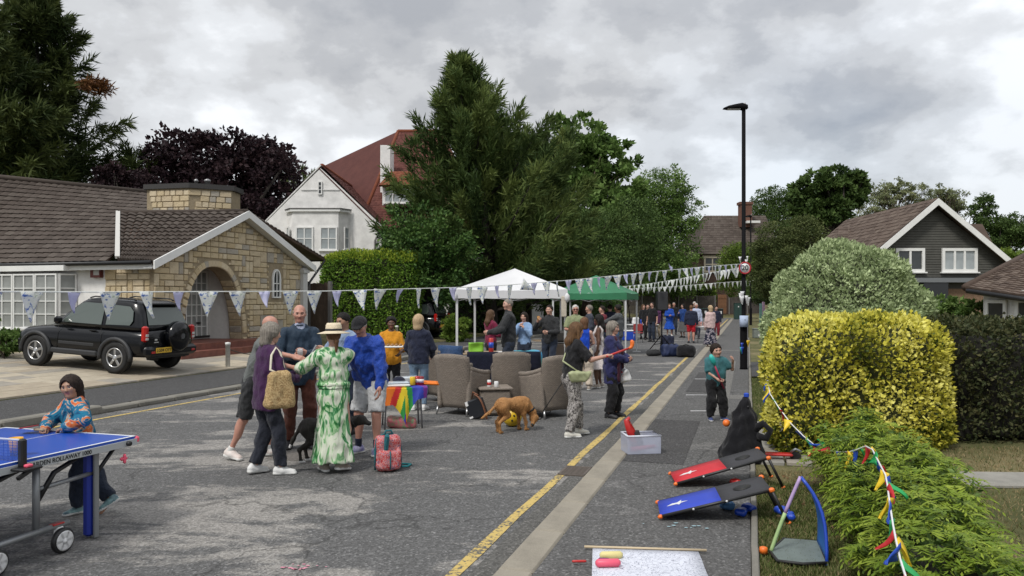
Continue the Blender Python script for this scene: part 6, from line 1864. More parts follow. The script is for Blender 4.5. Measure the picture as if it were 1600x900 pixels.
# tables, food and bags under the white gazebo
def trestle(label,c,L_,W_,h,rz,top_m,name='table',legs=True,group=None):
 t=thing(name,label,'table',c,rz,group);m_=MB();m_.box((0,0,h-.02),(L_,W_,.04),0,bevel=.008);m_.build('top',top_m,t)
 for sx in(-1,1):
  for sy in(-1,1):
   l_=MB();l_.tube([(sx*L_*.42,sy*W_*.40,h-.04),(sx*L_*.46,sy*W_*.44,0)],.014,0,6);l_.build('leg',mat('grey_metal_leg',(.2,.2,.21),.4,.5),t)
 return t
WOODT=mat('pale_table_wood',(.30,.22,.14),.6,var=.15)
trestle('long wooden food table under the white gazebo',(-.75,17.4,0),1.9,.75,.74,R(8),WOODT)
DNAVY=cloth('navy_throw',(.010,.012,.028),.2,.5)
t_=thing('chair','chair covered with a dark navy throw before the food table','chair',(-.62,16.2,0),R(92))
m_=MB()
m_.slab(lambda s,t:V3(-.22-.06*t,(s-.5)*(.74-.10*t),.12+.72*t),(1,0,0),.05,10,8);m_.slab(lambda s,t:V3(-.22+.5*t,(s-.5)*.70,.45-.02*t),(0,0,1),.05,8,6);m_.build('throw',DNAVY,t_)
for sx in(-.2,.22):
 for sy in(-.28,.28):l_=MB();l_.tube([(sx,sy,.45),(sx,sy,0)],.015,0,6);l_.build('leg',STEEL,t_)
can('tall red and blue crisp tube on the food table',(-.47,17.3,.742),.055,.32,[REDP,BLUEP],'tube','crisp tube');can('tall pale crisp tube on the food table',(-.10,17.35,.742),.05,.26,[TEALP,WHP],'tube','crisp tube')
t_=thing('snack_bag','lime green snack bag on the food table','snack bag',(-.80,17.25,.742),R(20));m_=MB();m_.slab(lambda s,t:V3((s-.5)*.34,.05*math.sin(3.1*s)*math.sin(3.1*t),.0+.22*t),(0,1,0),.05,6,6);m_.build('bag',GRNP,t_)
t_=thing('food_tray','dark food tray at the left end of the food table','tray',(-1.28,17.2,.742),R(8));m_=MB();m_.box((0,0,.04),(.42,.28,.08),0,bevel=.02);m_.build('tray',BLACKP,t_);m_=MB();m_.box((0,0,.085),(.38,.24,.02),0,bevel=.008);m_.build('food',mat('pastry',(.3,.16,.06),.8,var=.3,vscale=20),t_)
t_=thing('wine_glass','white bread plate at the right end of the food table','plate',(-.2,17.2,.742));t_.name='plate';m_=MB();m_.lathe([(.1,0),(.16,.02),(.15,.022),(.0,.008)],n=18);m_.build('dish',WHP,t_)
t_=thing('denim_jacket','blue denim jacket hung over a chair by the gazebo leg','jacket',tuple(G(686,640)+V3(.12,.6,.55)),R(60));m_=MB();m_.slab(lambda s,t:V3(-.05*math.sin(6*s),(s-.5)*.5,.05+.48*t),(1,0,0),.09,8,6);m_.build('cloth',cloth('denim',(.035,.075,.17)),t_)
t_=thing('wooden_chair','folding wooden chair beside the hung denim jacket','chair',(-1.62,15.6,0),R(70))
for sy in(-.2,.2):
 l_=MB();l_.tube([(-.22,sy,.95),(.2,sy,0)],.018,0,6);l_.build('leg',mat('beech_wood',(.42,.27,.14),.5),t_);l_=MB();l_.tube([(.2,sy*.9,.46),(-.2,sy*.9,0)],.018,0,6);l_.build('leg',mat('beech_wood',(.42,.27,.14),.5),t_)
m_=MB();m_.box((.02,0,.46),(.38,.40,.03),0,bevel=.01);m_.build('seat',mat('beech_wood',(.42,.27,.14),.5),t_);m_=MB();m_.box((-.2,0,.84),(.03,.42,.2),0,bevel=.01);m_.build('backrest',mat('beech_wood',(.42,.27,.14),.5),t_)
t_=thing('cool_bag','blue and green shopping bag on the dark chair behind the wicker armchairs','bag',(.30,15.4,.55),R(15))
def bagfn(seed,hx,hy,hz,r=.06):
 return lambda Pt:rbox(Pt,(0,0,hz),(hx,hy,hz),None,r)+wrinkle(Pt,seed,.025,.25)
sdf_obj('bag',bagfn(3,.28,.16,.17),(-.4,-.3,-.05),(.4,.3,.5),.025,mat('blue_shopping_bag',(.03,.22,.55),.45,col2=(.05,.35,.22),vscale=5),t_)
t_=thing('folding_chair','dark folding camp chair holding a shopping bag','chair',(.34,15.5,0),R(80))
m_=MB();m_.slab(lambda s,t:V3(-.2+.42*t,(s-.5)*.52,.5-.05*math.sin(3.14*s)),(0,0,1),.025,6,4);m_.build('seat',DNAVY,t_);m_=MB();m_.slab(lambda s,t:V3(-.22-.1*t,(s-.5)*.54,.5+.40*t),(1,0,0),.03,6,4);m_.build('backrest',DNAVY,t_)
for sy in(-.27,.27):l_=MB();l_.tube([(-.28,sy,.9),(-.2,sy,.5),(.22,sy,0)],.013,0,6);l_.build('leg',BLACKP,t_);l_=MB();l_.tube([(.22,sy,.5),(-.24,sy,0)],.013,0,6);l_.build('leg',BLACKP,t_)
t_=thing('barbecue','dark barbecue trolley behind the man in the dark shirt','barbecue',(1.35,20.6,0),R(10))
m_=MB();m_.box((0,0,.95),(.9,.55,.3),0,bevel=.05);m_.build('hood',mat('barbecue_steel',(.07,.065,.06),.4,.4),t_);m_=MB();m_.box((0,0,.45),(.85,.5,.62),0,bevel=.02);m_.build('cabinet',mat('barbecue_brown',(.06,.045,.035),.6),t_)
for sx in(-.6,.6):m_=MB();m_.box((sx,0,.84),(.34,.45,.03));m_.build('side_shelf',WOODT,t_)
# rainbow flag table in front
rt=trestle('small folding table under a rainbow flag beside the man in the blue jacket',(-1.66,11.6,0),.60,.5,.60,R(14),mat('pale_blue_table',(.35,.45,.55),.5))
RAIN=[mat('flag_'+n,c,.7,var=.06)for n,c in(('red',(.52,.02,.02)),('orange',(.72,.17,.01)),('yellow',(.72,.55,.02)),('green',(.02,.25,.05)),('blue',(.02,.04,.35)),('violet',(.14,.02,.22)))]
t_=thing('rainbow_flag','rainbow striped flag draped over the small folding table','flag',(-1.66,11.6,.612),R(14));t_.scale=(.8,1,1)
m_=MB()
def flag(s,t):
 x=-.40+.84*s;d=.26+.34*max(0,1-abs(s-.50)/.34)-.10*s
 q=t*(.51+d)
 if q<.51:return V3(x,.25-q,.006+.004*math.sin(9*s))
 e=(q-.51)/d
 return V3(x+.07*e*math.sin(s*6),-.268-.035*e*math.sin(s*17)-.02*e,.006-e*d)
W_,Hn=60,48;vs=[flag(i/W_,j/Hn)for j in range(Hn+1)for i in range(W_+1)]
for i in range(W_):
 for j in range(Hn):
  a=j*(W_+1)+i;c=(i*.4+(j/2-12)*.45*(1 if i<30 else-.5))/24
  k=int(np.clip(abs(c)*9.5,0,8));k=[2,1,1,0,2,3,4,4,5][k]
  m_.add([vs[a],vs[a+1],vs[a+W_+2],vs[a+W_+1]],[(0,1,2,3)],k,True)
m_.build('flag_cloth',RAIN,t_)
m_=MB();m_.slab(lambda s,t:V3(.36+.34*s,.16-.18*t,.0+.03-.02*s+.02*math.sin(6*t)),(0,0,1),.02,6,4,1);m_.build('flag_corner',RAIN,t_)
def tloc(x,y,z=0):p=rt.matrix_basis@Vector((x,y,z));a=R(14);x*=.78;return(-1.66+x*math.cos(a)-y*math.sin(a),11.6+x*math.sin(a)+y*math.cos(a),.622+z)
t_=thing('tray','white plastic tray with a clear lid on the rainbow table','tray',tloc(-.10,-.10),R(14));m_=MB();m_.box((0,0,.02),(.36,.24,.04),0,bevel=.015);m_.build('base',WHP,t_);m_=MB();m_.box((0,0,.055),(.33,.21,.028),0,bevel=.012);m_.build('lid',mat('clear_lid',(.5,.56,.62),.15),t_)
t_=thing('plastic_box','clear pale plastic food box at the back of the rainbow table','box',tloc(.12,.16),R(20));m_=MB();m_.box((0,0,.06),(.36,.18,.12),0,bevel=.02);m_.build('box',mat('frosted_plastic',(.5,.55,.6),.2),t_)
t_=thing('baseball_cap','navy and white cap lying on the rainbow table','cap',tloc(-.05,.08,.01),R(200));m_=MB();m_.lathe([(.10,0),(.105,.04),(.085,.09),(.04,.118),(0,.122)],n=16);m_.build('crown',DNAVY,t_);m_=MB();m_.slab(lambda s,t:V3(.09+.1*t,(s-.5)*.19*(1-.4*t),.01-.02*t+.02*math.sin(3.1*s)),(0,0,1),.008,6,4);m_.build('peak',WHP,t_)
for(x,y,m1,lab)in((.20,-.02,YELP,'yellow paper cup on the rainbow table'),(.30,.03,REDP,'red cup nearer the blonde woman on the rainbow table'),(.37,.00,mat('dark_red_cup',(.22,.01,.02),.4),'dark red cup on the right end of the rainbow table')):can(lab,tloc(x,y),.042,.13,[m1,WHP]if m1!=YELP else[m1],'cup','cup')
t_=thing('bag','pink and green patterned bag lying under the rainbow table','bag',tuple(G(628,668)),R(10));sdf_obj('bag',bagfn(8,.22,.12,.08,.05),(-.35,-.25,-.05),(.35,.25,.3),.02,mat('pink_pattern',(.55,.06,.14),.7,col2=(.10,.25,.12),vscale=22),t_)
# backpack, handbag
def leafy(name,a,b_,c,sc):
 k=NT(name,.85,.2);v=k.vec();n=k.noise(v,sc,3,.6,1.6);k.color(k.ramp(n,[(.42,a),(.47,b_),(.55,b_),(.58,c),(.64,a)],'CONSTANT'));k.bump(k.noise(v,30,3),.2,.01);return k.m
BPK=leafy('coral_leaf_print',(.44,.045,.05),(.58,.26,.25),(.06,.11,.20),34)
TEALF=cloth('teal_webbing',(.02,.14,.17))
bp_=thing('backpack','coral leaf print backpack with teal straps standing on the road','backpack',tuple(G(606,735)),R(-62))
sdf_obj('body',lambda Pt:smin(rbox(Pt,(0,0,.20),(.085,.145,.20),None,.07),rbox(Pt,(.085,0,.13),(.055,.12,.11),None,.045),.03)+wrinkle(Pt,5,.006,.12),(-.25,-.25,-.04),(.25,.25,.5),.012,BPK,bp_)
m_=MB();m_.tube([(.01,-.150,.02),(.015,-.152,.22),(.01,-.135,.36),(.0,-.06,.405),(0,.06,.405),(.01,.135,.36),(.015,.152,.22),(.01,.15,.02)],.012,0,6);m_.build('zip',TEALF,bp_)
m_=MB();m_.tube([(.02,-.05,.40),(.02,-.03,.45),(.02,.03,.45),(.02,.05,.40)],.011,0,6);m_.build('handle',TEALF,bp_)
m_=MB();m_.tube([(.14,-.02,.24),(.145,-.02,.15),(.145,-.02,.04)],.008,0,5);m_.box((.1,-.05,.33),(.06,.05,.2),0,rot=Matrix.Rotation(.3,3,'Y'),bevel=.015);m_.build('front_strap',TEALF,bp_)
for sg in(-.07,.08):
 m_=MB();m_.slab(lambda s,t,sg=sg:V3(-.10-.14*math.sin(2.6*t),sg+(s-.5)*.06+.10*t*(1 if sg>0 else.3),.37-.36*t),(-.9,0,.3),.012,3,10);m_.build('shoulder_strap',TEALF,bp_)
m_=MB();m_.tube([(-.12,.12,.02),(-.20,.24,.015),(-.12,.32,.015),(-.02,.24,.02),(-.04,.14,.02)],.012,0,6);m_.build('loose_strap',mat('turquoise_webbing',(.03,.28,.30),.8),bp_)
hb2=thing('handbag','black handbag with white stripes and tan strap leaning by a wicker armchair','handbag',tuple(G(745,655)),R(-25))
HBM=mat('black_leather',(.012,.014,.018),.4)
Mx=Matrix.Rotation(R(-24),4,'Y')
m_=MB();m_.box((0,0,.17),(.30,.12,.32),0,rot=Matrix.Rotation(R(-22),3,'Y'),bevel=.025);m_.build('body',HBM,hb2)
m_=MB();m_.box((-.15,-.01,.24),(.045,.125,.07),0,rot=Matrix.Rotation(R(-22),3,'Y'));m_.box((-.06,-.01,.03),(.06,.125,.03),0,rot=Matrix.Rotation(R(-22),3,'Y'));m_.build('white_stripe',WHP,hb2)
m_=MB();m_.slab(lambda s,t:V3(.0+.22*t+.02*math.sin(3*t),-.085+(s-.5)*.05,.40-.38*t**1.3+.04*math.sin(3.1*t)),(.5,0,.8),.012,3,8);m_.tube([(-.08,-.02,.33),(-.04,-.06,.44),(.06,-.07,.40)],.012,0,6);m_.build('strap',mat('tan_leather',(.17,.065,.03),.5),hb2)
# table tennis table
TTB=mat('table_tennis_blue',(.018,.075,.40),.35,var=.04,vscale=2);TTL=mat('table_line_white',(.72,.74,.78),.5);TTG=mat('table_grey_metal',(.27,.28,.29),.45,.5);TTA=mat('apron_grey',(.40,.42,.43),.5)
TTE=V3(-.953,.303,0);TTN=V3(-.303,-.953,0);TC=V3(-3.16,6.45,0)
tt=thing('table_tennis_table','blue outdoor table tennis table with net cut by the left edge','table',tuple(TC),math.atan2(TTN[1],TTN[0]))
LT,WT_,HT=2.40,1.45,.765
ey=-1.0
def tb(c,s_,m_,name,bevel=0,rot=None,par=None):
 q=MB();q.box(c,s_,0,rot=rot,bevel=bevel);return q.build(name,m_,par or tt)
tb((LT/2,-WT_/2,HT-.012),(LT,WT_,.022),TTB,'playing_surface')
q=MB()
for c,s_ in(((LT/2,-.011,HT+.0012),(LT,.022,.0024)),((LT/2,-WT_+.011,HT+.0012),(LT,.022,.0024)),((.011,-WT_/2,HT+.0014),(.022,WT_-.046,.0022)),((LT/2,-WT_/2,HT+.0010),(LT-.05,.006,.002))):q.box(c,s_)
q.build('white_line',TTL,tt)
ap=tb((LT/2,.006,HT-.045),(LT,.018,.05),TTA,'apron');tb((-.006,-WT_/2,HT-.045),(.018,WT_,.05),TTA,'apron')
link('apron_lettering',text_mesh('GARDEN ROLLAWAY 1000',.046,'apron_lettering',INK,.0008,.0006),ap,(.74,.0165,HT-.046),frame_rot((-1,0,0),(0,0,1)).to_euler())
tb((-.012,-.012,HT-.03),(.05,.05,.055),PINKP,'corner_cap',.012)
q=MB();q.lathe([(.02,0),(.02,.03)],(.1,.012,HT-.045),(0,1,0),10);q.build('foot_bolt',BLACKP,tt)
NX=1.07
net=MB();nh=.15
for i in range(34):y=-.02-(WT_-.04)*i/33;net.box((NX,y,HT+nh/2),(.003,.003,nh))
for j in range(7):net.box((NX,-WT_/2,HT+.01+nh*.92*j/7),(.003,WT_,.003))
net.box((NX,-WT_/2,HT+nh),(.006,WT_,.016),1);net.build('net',[mat('blue_net',(.03,.09,.42),.7),TTL],tt)
net2=MB();net2.add([(NX+.004,0,HT+.004),(NX+.004,-WT_,HT+.004),(NX+.004,-WT_,HT+nh),(NX+.004,0,HT+nh)],[(0,1,2,3)]);net2.build('net_mesh',mat('blue_net_weave',(.04,.10,.40),.8,alpha=.55),tt)
q=MB();q.box((NX,.03,HT+.06),(.05,.045,.20),0,bevel=.01);q.box((NX,.07,HT-.045),(.16,.12,.02),0,bevel=.006);q.box((NX+.03,.10,HT-.07),(.14,.025,.025),0,rot=Matrix.Rotation(.4,3,'Y'));q.build('net_post',BLACKP,tt);tb((NX,.085,HT-.025),(.05,.04,.022),PINKP,'net_clip',.006)
ty=thing('paper_cup','orange yellow cup standing behind the net of the blue table','cup',tuple(TC+TTN*.93+TTE*.20+V3(0,0,HT+.003)));q=MB();q.lathe([(.036,0),(.048,.13),(.044,.13),(.033,.006)],n=18);q.build('cup',mat('orange_yellow_cup',(.75,.40,.03),.5),ty)
def tube_part(path,r,m_,name):q=MB();q.tube(path,r,0,8);return q.build(name,m_,tt)
tb((.335,-.075,.375),(.045,.035,.75),TTG,'leg',.01);tb((.335,-.135,.375),(.10,.075,.72),mat('leg_panel_blue',(.012,.03,.30),.5),'leg_panel',.02)
tb((.335,-WT_+.12,.375),(.05,.04,.75),TTG,'leg',.01);tb((.335,-WT_+.19,.375),(.10,.075,.72),mat('leg_panel_blue',(.012,.03,.30),.5),'leg_panel',.02)
for y in(-.09,-WT_+.1):
 tube_part([(.86,y,HT-.05),(.86,y,.19)],.026,TTG,'post')
 tube_part([(.86,y-.02,.50),(.335,y-.02,.52)],.018,TTG,'brace')
 tube_part([(.335,y+.005,.50),(.13,y+.01,HT-.06)],.016,BLACKP,'stay')
 tube_part([(.84,y-.01,.42),(.70,y-.01,.60),(.45,y-.01,HT-.08)],.020,BLACKP,'curved_arm')
 tube_part([(1.35,y-.01,.42),(1.22,y-.01,.62),(.90,y-.01,HT-.06)],.020,BLACKP,'curved_arm')
 tube_part([(1.30,y,HT-.05),(1.30,y,.19)],.026,TTG,'post')
 tube_part([(.60,y+.02,.20),(1.62,y+.02,.19)],.024,TTG,'base_bar')
 for x in(.70,1.24):
  q=MB();q.lathe([(.035,-.022),(.085,-.022),(.095,-.012),(.095,.012),(.085,.022),(.035,.022)],(0,0,0),(0,1,0),20);wq=q.build('wheel',BLACKP,tt,(x,y+.075,.095))
  q=MB();q.lathe([(.068,.012),(.075,.026),(.062,.026)],(0,0,0),(0,1,0),20);q.lathe([(.018,.0),(.02,.03),(.0,.03)],(0,0,0),(0,1,0),10)
  for k in range(6):a=k*math.pi/3;q.box((math.cos(a)*.04,.02,math.sin(a)*.04),(.06,.012,.016),0,rot=Matrix.Rotation(-a,3,'Y'))
  q.build('hub',WHP,wq)
  tb((x-.01,y+.025,.14),(.085,.045,.13),WHP,'wheel_guard',.02);tb((x,y+.02,.215),(.10,.05,.012),REDP,'wheel_clip',.004)
tb((.15,.02,HT-.16),(.07,.03,.03),PINKP,'latch',.01);tb((.15,.03,HT-.16),(.025,.03,.08),PINKP,'latch',.01)
# lamp posts, signs, cabinets and bins
LP=mat('black_lamp_paint',(.006,.006,.007),.75,spec=.1)
def lamp(label,base,H,r0,r1,hz,name='street_lamp',arm=(-.7,0),group=None):
 t=thing(name,label,'street lamp',tuple(base),0,group)
 m_=MB();m_.lathe([(r0*1.15,0),(r0,.05),(r0,hz),(r0*.95,hz+.03),(r1,hz+.10),(r1*.92,H)],n=16);m_.build('column',LP,t)
 a=np.array([arm[0],arm[1],0]);L_=np.linalg.norm(a);a=a/L_
 m_=MB();m_.tube([(0,0,H-.02),V3(*(a*.12))+V3(0,0,H+.02)],r1*.8,0,8)
 rz=math.atan2(a[1],a[0]);Mr=Matrix.Rotation(rz,4,'Z')
 vs=[];prof=[(-.10,.07,.10),(.05,.10,.15),(.25,.13,.11),(.42,.13,.07),(.54,.08,.02)]
 for x,w,h in prof:vs+=[Mr@Vector((x,-w,H)),Mr@Vector((x,-w*.6,H+h)),Mr@Vector((x,w*.6,H+h)),Mr@Vector((x,w,H))]
 fs=[(4*i+k,4*i+(k+1)%4,4*i+4+(k+1)%4,4*i+4+k)for i in range(4)for k in range(4)]+[(0,3,2,1),(16,17,18,19)]
 m_.add(vs,fs,0,True);hd=m_.build('lantern',LP,t)
 m_=MB();m_.box((0,0,0),(.34,.14,.02));m_.lathe([(.02,0),(.03,.1),(0,.12)],(-.3,0,.07),n=8);m_.build('lamp_glass',mat('lamp_glass',(.4,.4,.4),.2),hd,tuple(a*.27+V3(0,0,H-.012)),(0,0,rz))
 return t
lb_=G(1162,577,.08)
lamp1=lamp('tall black street lamp on the right pavement carrying the speed limit sign',lb_,6.92,.095,.055,1.35)
for px,py,H,lab in((1173,508,8.1,'second black street lamp further along the right pavement'),(1157.5,497,7.4,'third thin street lamp far down the right pavement')):
 b_=G(px,py,.08);lamp(lab,b_,H,.10,.055,1.2,arm=(-.7,.2))
sg=thing('speed_limit_sign','round 20 speed limit sign with red border on the black lamp post','sign',(lb_[0]+.0,lb_[1]-.10,P(0,419,lb_[1])[2]),0)
m_=MB();m_.lathe([(.165,0),(.165,.012)],axis=(0,-1,0),n=32);m_.build('disc',WHP,sg)
m_=MB();m_.lathe([(.166,.013),(.166,.016),(.128,.016),(.128,.013)],axis=(0,-1,0),n=32,cap=False);m_.build('red_ring',mat('sign_red',(.42,.02,.03),.4),sg)
link('numerals',text_mesh('20',.185,'numerals',INK,.001,.004),sg,(0,-.0175,0),frame_rot((1,0,0),(0,0,1)).to_euler())
m_=MB();m_.box((0,.03,0),(.06,.07,.1));m_.build('bracket',LP,sg)
def rag(label,p,cols,n=5,sz=.14,seed=1):
 t=thing('tied_bunting',label,'bunting',tuple(p));g=random.Random(seed)
 for i in range(n):
  a=g.uniform(-3.1,0);x,y=math.cos(a)*.10,math.sin(a)*.10;z=g.uniform(-.1,.1)*n*.25
  m_=MB();w=sz*g.uniform(.5,.9);m_.slab(lambda s,q:V3(x+(s-.5)*w*(1-.85*q),y-.02*math.sin(3*q+s*3),z-sz*1.3*q),(0,-1,0),.003,3,4);m_.build('flag',cols[i%len(cols)],t)
 return t
rag('white bunting flags knotted round the lamp post at the speed sign',(lb_[0],lb_[1]+.02,3.02),[WHP],3,.12,2)
rag('white bunting ends hanging down the lamp post below the speed sign',(lb_[0],lb_[1]-.05,2.0),[WHP],6,.17,3)
t_=thing('notice','pale blue paper notice tied to the lamp post','notice',(lb_[0]-.02,lb_[1]-.07,1.38));m_=MB();m_.slab(lambda s,q:V3(.115*math.cos(-3.0+2.8*s),.115*math.sin(-3.0+2.8*s),-.17+.30*q),(0,-1,0),.003,8,2);m_.build('paper',mat('pale_blue_paper',(.42,.50,.66),.7),t_);m_=MB();m_.tube([(-.1,-.03,.03),(0,-.12,.02),(.1,-.03,.03)],.012,0,5);m_.build('tape',mat('dark_tape',(.1,.12,.2),.5),t_)
rag('green blue and yellow bunting tied low round the lamp post',(lb_[0],lb_[1]-.04,.78),[BLUEP,TEALP,YELP],5,.14,4)
CAB=mat('dark_green_cabinet',(.018,.05,.042),.5)
def cabinet(label,p,s_,m_,plate=None,name='cabinet',lid=True):
 t=thing(name,label,'cabinet',tuple(p));q=MB();q.box((0,0,s_[2]/2),s_,0,bevel=.02);q.build('body',m_,t)
 if lid:q=MB();q.box((0,0,s_[2]+.025),(s_[0]*1.06,s_[1]*1.08,.05),0,bevel=.015);q.build('lid',m_,t)
 if plate:q=MB();q.box((plate[0],-s_[1]/2-.006,plate[1]),(plate[2],.01,plate[3]));q.build('label_plate',WHP,t)
 q=MB();q.box((0,-s_[1]/2-.004,s_[2]*.5),(.012,.006,s_[2]*.86));q.build('door_gap',INK,t)
 return t
cabinet('tall dark green telecom cabinet at the far end of the right pavement',G(1152.5,499,.08),(.66,.45,1.55),CAB,(.02,1.25,.1,.12))
cabinet('low grey utility box with a white mark on the right verge',G(1186,528,.09),(.58,.3,.42),mat('grey_green_box',(.16,.18,.16),.7,var=.15),(.02,.14,.22,.1))
def bin_(label,p,group):
 t=thing('wheelie_bin',label,'bin',tuple(p),R(rnd.uniform(-8,8)),group);q=MB();q.box((0,0,.52),(.52,.58,.95),0,bevel=.03,top=1.1);q.build('body',BLACKP,t)
 q=MB();q.box((0,.02,1.04),(.60,.68,.08),0,bevel=.03);q.build('lid',CAB,t);q=MB();q.box((0,-.33,.66),(.24,.01,.30));q.build('paper_notice',WHP,t)
 for sx in(-.2,.2):q=MB();q.lathe([(.1,-.03),(.1,.03)],(sx,.3,.1),(1,0,0),12);q.build('wheel',TYRE,t)
bin_('black wheelie bin with a white notice left of the green cabinet',G(1125,498,.0),'wheelie bins at the end of the road');bin_('black wheelie bin with a white notice behind the pink topped woman',G(1101,497,0),'wheelie bins at the end of the road');bin_('black wheelie bin with a white notice next to the dark speaker',G(1108,496,0)+V3(.3,.6,0),'wheelie bins at the end of the road')
t_=thing('garden_gate','colourful painted garden gate panel left of the round bush','gate',tuple(G(1199,523,.1)),R(30))
cl_=[mat('gate_'+n,c,.7,var=.3,vscale=9)for n,c in(('teal',(.10,.20,.18)),('lilac',(.25,.17,.24)),('sand',(.32,.27,.17)),('olive',(.16,.18,.08)))]
for i in range(6):q=MB();q.box((-.5+i*.2,0,.85+.1*math.sin(i*2)),(.18,.04,1.6),0,bevel=.01);q.build('board',cl_[i%4],t_)
q=MB();q.lathe([(.26,-.02),(.30,0),(.26,.02),(.22,0),(.26,-.02)],(-.1,-.06,1.05),(0,1,0),16);q.build('wreath',mat('wreath_green',(.25,.3,.2),.9,var=.4,vscale=20),t_)
t_=thing('gate_post','black gate post topped with a white ball beside the round bush','post',tuple(G(1212,527,.1)));q=MB();q.box((0,0,.62),(.14,.14,1.24),0,bevel=.01);q.build('post',LP,t_);q=MB();q.lathe([(.04,0),(.13,.06),(.17,.16),(.13,.28),(.05,.34),(0,.345)],(0,0,1.24),n=18);q.build('ball',WHP,t_)
posts=[G(356,570,.2),G(620,533,.2),G(655,528,.2)]
for i,(p,lab)in enumerate(zip(posts,('short white metal post on the lawn wedge by the drive','white post of a low chain fence behind the woman in yellow','white post of a low chain fence behind the blonde woman'))):
 t_=thing('bollard',lab,'post',(p[0],p[1],on_ground(p[0],p[1])+.01),0,'white posts along the left gardens');q=MB();q.lathe([(.06,0),(.06,.60),(.068,.60),(.068,.67),(.0,.68)],n=14);q.build('post',mat('weathered_white_paint',(.70,.70,.67),.6,var=.15,vscale=14),t_)
a=posts[0];t_=thing('chain','dark sagging chain running from the white post on the lawn wedge','chain',tuple(a+V3(0,0,.42)));q=MB();e_=S(uof(a)+2.6,vof(a)-.1,0)-S(uof(a),vof(a),0)
q.tube([V3(0,0,0)+e_*s+V3(0,0,-.22*math.sin(math.pi*s))for s in np.linspace(0,1,12)],.014,0,5);q.build('links',mat('rusty_chain',(.05,.04,.035),.7),t_)
# the people
def T(m,**k):return dict(k='top',m=m,**k)
def L(m,**k):return dict(k='legs',m=m,**k)
CC=cloth
JEANS=CC('blue_jeans',(.16,.24,.34),.2);DJEANS=CC('dark_jeans',(.022,.030,.050),.3);BLK=CC('black_cloth',(.012,.012,.014),.2);NAVY=CC('navy_cloth',(.016,.020,.042),.2);CHAR=CC('charcoal_cloth',(.028,.029,.031),.2)
SH_W=dict(m=mat('white_shoe',(.66,.66,.65),.6));SH_D=dict(m=mat('dark_shoe',(.016,.016,.02),.6),sole=SOLE_D)
def feet(p,q=0.0):
 g=G(*p);return(g[0],g[1],q)
def strapbag(label,b,mB,pts,size,mS,name='handbag',cat='bag',rz=None,top=None):
 """a bag hanging from a person: bag body at pts[-1], strap along pts (person local coordinates)"""
 o=b.w(pts[-1]);t=thing(name,label,cat,tuple(o),b.yaw if rz is None else rz)
 hx,hy,hz=size
 def fn(Pt):
  Q=Pt.copy();tt_=np.clip((Q[:,2]+hz)/(2*hz),0,1);w=1.12-.35*tt_ if top is None else top[0]+top[1]*tt_
  Q[:,0]/=w;Q[:,1]/=w
  return rbox(Q,(0,0,0),(hx,hy,hz),None,min(hx,hy)*.8)*.85+wrinkle(Pt,7,.006,.1)
 sdf_obj('bag',fn,(-hx*1.5-.05,-hy*1.5-.05,-hz-.05),(hx*1.5+.05,hy*1.5+.05,hz+.05),.011,mB,t)
 a=-(b.yaw if rz is None else rz);R2=lambda v:np.array([v[0]*math.cos(a)-v[1]*math.sin(a),v[0]*math.sin(a)+v[1]*math.cos(a),v[2]])
 m_=MB();m_.tube([R2(b.w(p)-o)for p in pts[:-1]]+[R2(b.w(pts[-1]+V3(0,0,hz*.8))-o)],.013,0,6);m_.build('strap',mS,t)
 return t
TIE=NT('tie_dye_hoodie',.9,.2);v_=TIE.vec();n_=TIE.noise(v_,7.5,3,.6,1.2)
TIE.color(TIE.ramp(n_,[(.34,(.008,.035,.11)),(.45,(.015,.16,.26)),(.51,(.02,.10,.20)),(.54,(.40,.42,.38)),(.57,(.62,.19,.05)),(.63,(.55,.11,.04)),(.68,(.015,.09,.17))]));TIE.bump(TIE.noise(v_,20,3),.4,.02)
e_=TC+TTE*.86+V3(0,0,0)
bk_=e_-TTN*.13
wb=lambda a,n,z:TC+TTE*a+TTN*n+V3(0,0,z)
b=person('boy in a blue and orange tie dye hoodie leaning on the table tennis table',(bk_[0]+.08,bk_[1],0),math.degrees(math.atan2(TTN[1],TTN[0]))-22,1.22,lean=10,hip=(-.03,0),drop=.0,build=.92,feet=[(.0,-.02,5,0),(-.20,.20,-10,.09)],sk=SKIN_TAN,hair=('bob',H_DARK),head=(42,0,10),clothes=[T(TIE.m,o=.030,hem=-.08,straight=True,n='hoodie',collar=.03,wr=.006),L(DJEANS,o=.026,oa=.035,wr=.006)],shoes=dict(m=mat('teal_white_shoe',(.30,.5,.48),.5,col2=(.03,.05,.10),vscale=9),h=.02,w=1.1),lh=dict(p=G(102,668,.81),palm=(0,0,-1),hint=(0,.9,-.3)),rh=dict(p=G(70,668,.81),palm=(0,0,-1),hint=(0,-.9,-.3)),curl=(.6,.9),headk=1.02,lod=0)
h=b.w(b.hd[1][0]+b.hd[1][1]*.07)
t_=thing('table_tennis_bat','red table tennis bat held by the boy in the tie dye hoodie','bat',tuple(h),math.atan2(TTE[1],TTE[0]));m_=MB();m_.lathe([(.075,-.004),(.078,0),(.075,.004)],(.15,0,.02),(.2,0,1),20);m_.build('blade',mat('bat_red',(.40,.02,.03),.6),t_);m_=MB();m_.box((.04,0,.0),(.11,.028,.022),0,bevel=.008);m_.build('handle',WOODT,t_)
PURP=CC('purple_wool',(.050,.016,.062),.15,.6)
